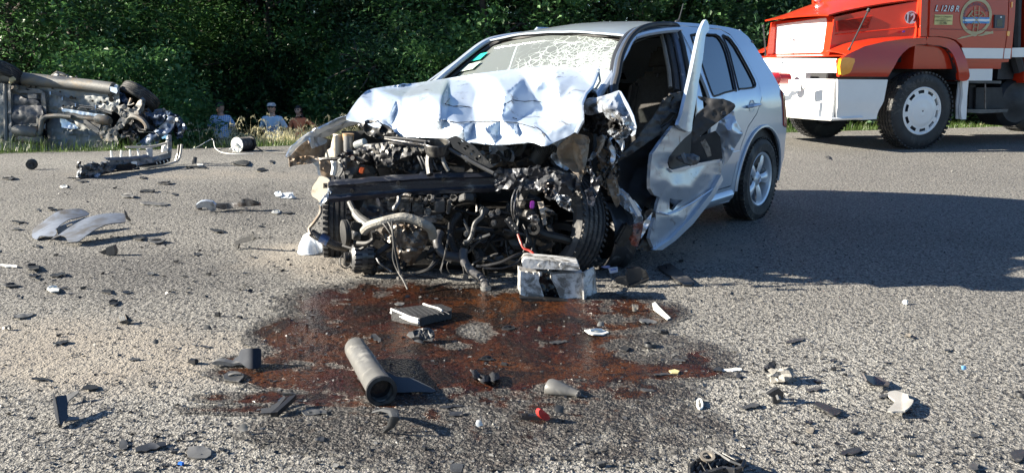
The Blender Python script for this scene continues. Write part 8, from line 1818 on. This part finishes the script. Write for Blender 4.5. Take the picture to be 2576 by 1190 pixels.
# black plate and broken module in the car shadow
gsheet('long_black_plate', 'long flat black slat with one angled end, lying in the shadow beside the car', [(45,378),(95,365),(190,438),(180,450),(150,450),(60,392)], 10, blk, lambda x, y: .012, step=5, t=.010, holes=[cr([(78,380),(84,382),(82,387),(76,385)], True, 1)])
md_ = Thing('broken_black_module', 'broken black square module in the shadow right of the battery', 'wreckage', (*gp((1590,716))[:2], 0), 0)
for nm_, P, D_ in (('module_base', [(940,965),(1010,950),(1025,1010),(1150,965),(1130,990),(1030,1015),(950,990)], 4.35), ('module_wall', [(1015,905),(1095,898),(1110,940),(1095,990),(1020,1010),(1008,940)], 4.40), ('module_flap', [(1095,900),(1130,915),(1148,960),(1120,975),(1100,950)], 4.45)): usheet(nm_, None, P, 6, blk, lambda x, y, D_=D_: D_, T=md_, t=.03)
ct = Thing('torn_carton', 'small white and blue torn carton beside the bare wheel rim', 'carton', (*gp(px(6,930,932))[:2], 0), 0)
usheet('carton_side', None, [(903,903),(958,896),(960,925),(912,933)], 6, mat('carton_white', (.7,.72,.8), .6), lambda x, y: 4.5, T=ct, t=.02); usheet('carton_print', None, [(915,908),(950,903),(950,910),(916,914)], 6, bluep, lambda x, y: 4.495, T=ct, t=.001); usheet('carton_flap', None, [(858,892),(895,884),(915,888),(905,902),(880,900)], 6, mat('carton_lilac', (.4,.38,.6), .6), lambda x, y: 4.55, T=ct, t=.004)
# clump with foam, right
scrap(20, 520, 145, 640, 260, blk, 'black cup-shaped housing behind the lump of foam', 'clump', nm='broken_housing'); fm = MB(); fm.ball(G(20,665,275,.028), .034, 16, (1.5,.8,.75), nz=.9, seed=4); single('foam_lump', fm, mat('dirty_foam', (.30,.285,.26), .85, 0, var=.6, vscale=25, dirt=(.05,.05,.06), dirtamt=.4, bump=.5), 'dirty white lump of foam torn out of a black housing, right foreground', 'foam')
scrap(20, 640, 200, 770, 305, dgy, 'dark torn sleeve on the right flank of the foam lump', 'clump')
# z-shaped bracket
zb_ = Thing('zigzag_bracket', 'grey zigzag bracket on black feet standing below the foam lump', 'bracket', (*gp(px(20,630,498))[:2], 0), 0); zD = gp((0, px(20,0,495)[1])).y
mb = MB(); mb.tube([W(20,520,408,zD+.06), W(20,560,412,zD+.03), W(20,600,385,zD+.02), W(20,625,410,zD), W(20,650,470,zD-.02)], .010, 6, flat=.6); zb_.part('zigzag_rail', mb, gry); usheet('bracket_feet', None, [(555,430),(600,400),(640,380),(685,415),(680,460),(645,500),(600,500),(600,450)], 20, blk, lambda x, y: zD+.03, T=zb_, t=.02)
gsheet('slanted_black_plate', 'flat black plate with water beads slanting down to the right', [(915,500),(945,478),(1040,510),(1140,560),(1105,588),(1075,590),(990,540)], 20, blk, lambda x, y: .014, step=5, t=.006)
gsheet('grey_wedge_plate', 'dark brown wedge plate with a raised left edge on the right side', [(1310,258),(1345,275),(1440,290),(1520,335),(1510,355),(1390,350),(1340,315)], 20, mat('brown_grey_plate', (.07,.062,.06), .5, var=.25), lambda x, y: .02+.04*max(0, 1-(x-2170)/30), step=5, t=.006)
usheet('bent_white_plate', 'bent white plate with a curled right edge casting a pointed shadow', cr([(1500,425),(1560,405),(1640,430),(1665,440),(1672,470),(1705,480),(1690,520),(1640,565),(1580,570),(1500,568),(1530,530),(1560,490),(1520,460)], True, 2), 20, mat('dusty_white_plate', (.42,.41,.38), .5, 0, var=.35, vscale=5, dirt=(.3,.28,.25), dirtamt=.4), lambda x, y: gp((0, px(20,0,570)[1])).y+(1037-y)*.0045-.02*sin(max(0,x-2270)*.06), step=4, t=.005)
ov_ring = MB(); ov_ring.tube(cr([tuple(G(20,x,y,.008)) for x, y in ((10,468),(30,470),(42,500),(40,530),(22,542),(8,525),(5,495))], True, 3)+[tuple(G(20,10,468,.008))], .004, 6); single('oval_seal', ov_ring, wht, 'small white oval seal ring right of the pool', 'seal')
scrap(20, 2505, 405, 2600, 468, blk, 'black ribbed half ring cut by the right edge', 'ring', nm='ribbed_ring')
scrap(9, 2068, 385, 2150, 436, blk, 'black rubber ring on the dry patch right of the pool', 'ring')
scrap(9, 410, 775, 470, 830, blk, 'curled rubber scrap at the left end of the black hook', 'clump')
mb = MB(); q = G(10,1018,528,.0); mb.ball(q+V((0,0,.012)), .013, 8); mb.cyl(q+V((0,0,.012)), q+V((.004,-.01,-.0+.002)), .006, 6); single('small_bolt', mb, wht, 'small pale bolt at the sunlit edge of the car shadow', 'bolt')
# big lattice grille at the bottom edge
lg = Thing('lattice_grille', 'black plastic lattice grille lying at the bottom edge of the picture', 'grille', (*gp(px(20,180,980))[:2], 0), 0)
def lp(x, y, z=.03): return G(20, x, y, z)
out_ = [(-60,1010),(-10,960),(60,930),(200,905),(300,960),(375,955),(350,1010),(300,1030),(200,1015),(100,1045),(-60,1100)]
for i in range(len(out_)): mb = MB(); mb.tube([lp(*out_[i], .04), lp(*out_[(i+1) % len(out_)], .035)], .006, 5, flat=1.6); lg.part('frame_edge', mb, blk)
for i in range(7):
    mb = MB(); a, b = lp(-30+i*52, 985-i*8, .035), lp(20+i*50, 1075-i*13, .02); mb.tube([a, b], .004, 4, flat=2.4); lg.part('lattice_bar', mb, blk)
for i in range(8):
    mb = MB(); a, b = lp(-50+i*50, 1040-i*12, .03), lp(40+i*42, 935+i*4, .035); mb.tube([a, b], .004, 4, flat=2.4); lg.part('lattice_bar', mb, dgy)
mb = MB(); mb.sheet([px(20,*p) for p in out_], lambda x, y: gp((x, y), .008), [], 12, .003, away=V((0,0,-1))); lg.part('grille_back', mb, black_gl)
mb = MB(); mb.tube([lp(90,835,.03), lp(180,900,.05), lp(260,950,.05), lp(350,985,.04)], .004, 4); lg.part('loose_bar', mb, gry)
mb = MB(); mb.lathe(lp(80,925,.05), (0,-.3,1), [(.02,0),(.022,.008),(.014,.008),(.013,0)], 16, True); lg.part('mount_ring', mb, tanp)
# crumbs too small to pick apart
mb = MB(); rn = random.Random(99)
for k in range(2300):
    if rn.random() < .5: p = (rn.gauss(520, 380), 420+760*rn.random()**.9)
    else: p = (rn.gauss(1350, 520), rn.uniform(640, 1190))
    if k % 4 == 0: p = (rn.uniform(0, 2576), rn.uniform(780, 1190))
    if p[0] < -40 or p[0] > 2620: continue
    q = gp(p); 
    if sdist(q.x, q.y) > -.3 or q.y < 1.9: continue
    r = rn.uniform(.003, .011)*(1.0 if q.y < 4 else 1.5); R = Matrix.Rotation(rn.uniform(0, 6.28), 3, 'Z') @ Matrix.Rotation(rn.gauss(0, .5), 3, 'X'); c = q+V((0,0,r*.35)); mb.cm = rn.choice((0,0,0,0,0,1,1,2))
    vs = [c+R@V((x*r*rn.uniform(.4,1.5), y*r*rn.uniform(.5,1), z*r*.25)) for x, y, z in ((1,0,1),(-1,.3,1),(.2,1,1),(-.1,-1,.6),(.3,.1,-1))]; mb.add(vs, [(0,2,3),(2,1,3),(0,3,4),(2,0,4),(1,2,4),(3,1,4)])
tag(to_object('plastic_crumbs', mb, [blk, dgy, gry, wht], smooth=0), kind='stuff')
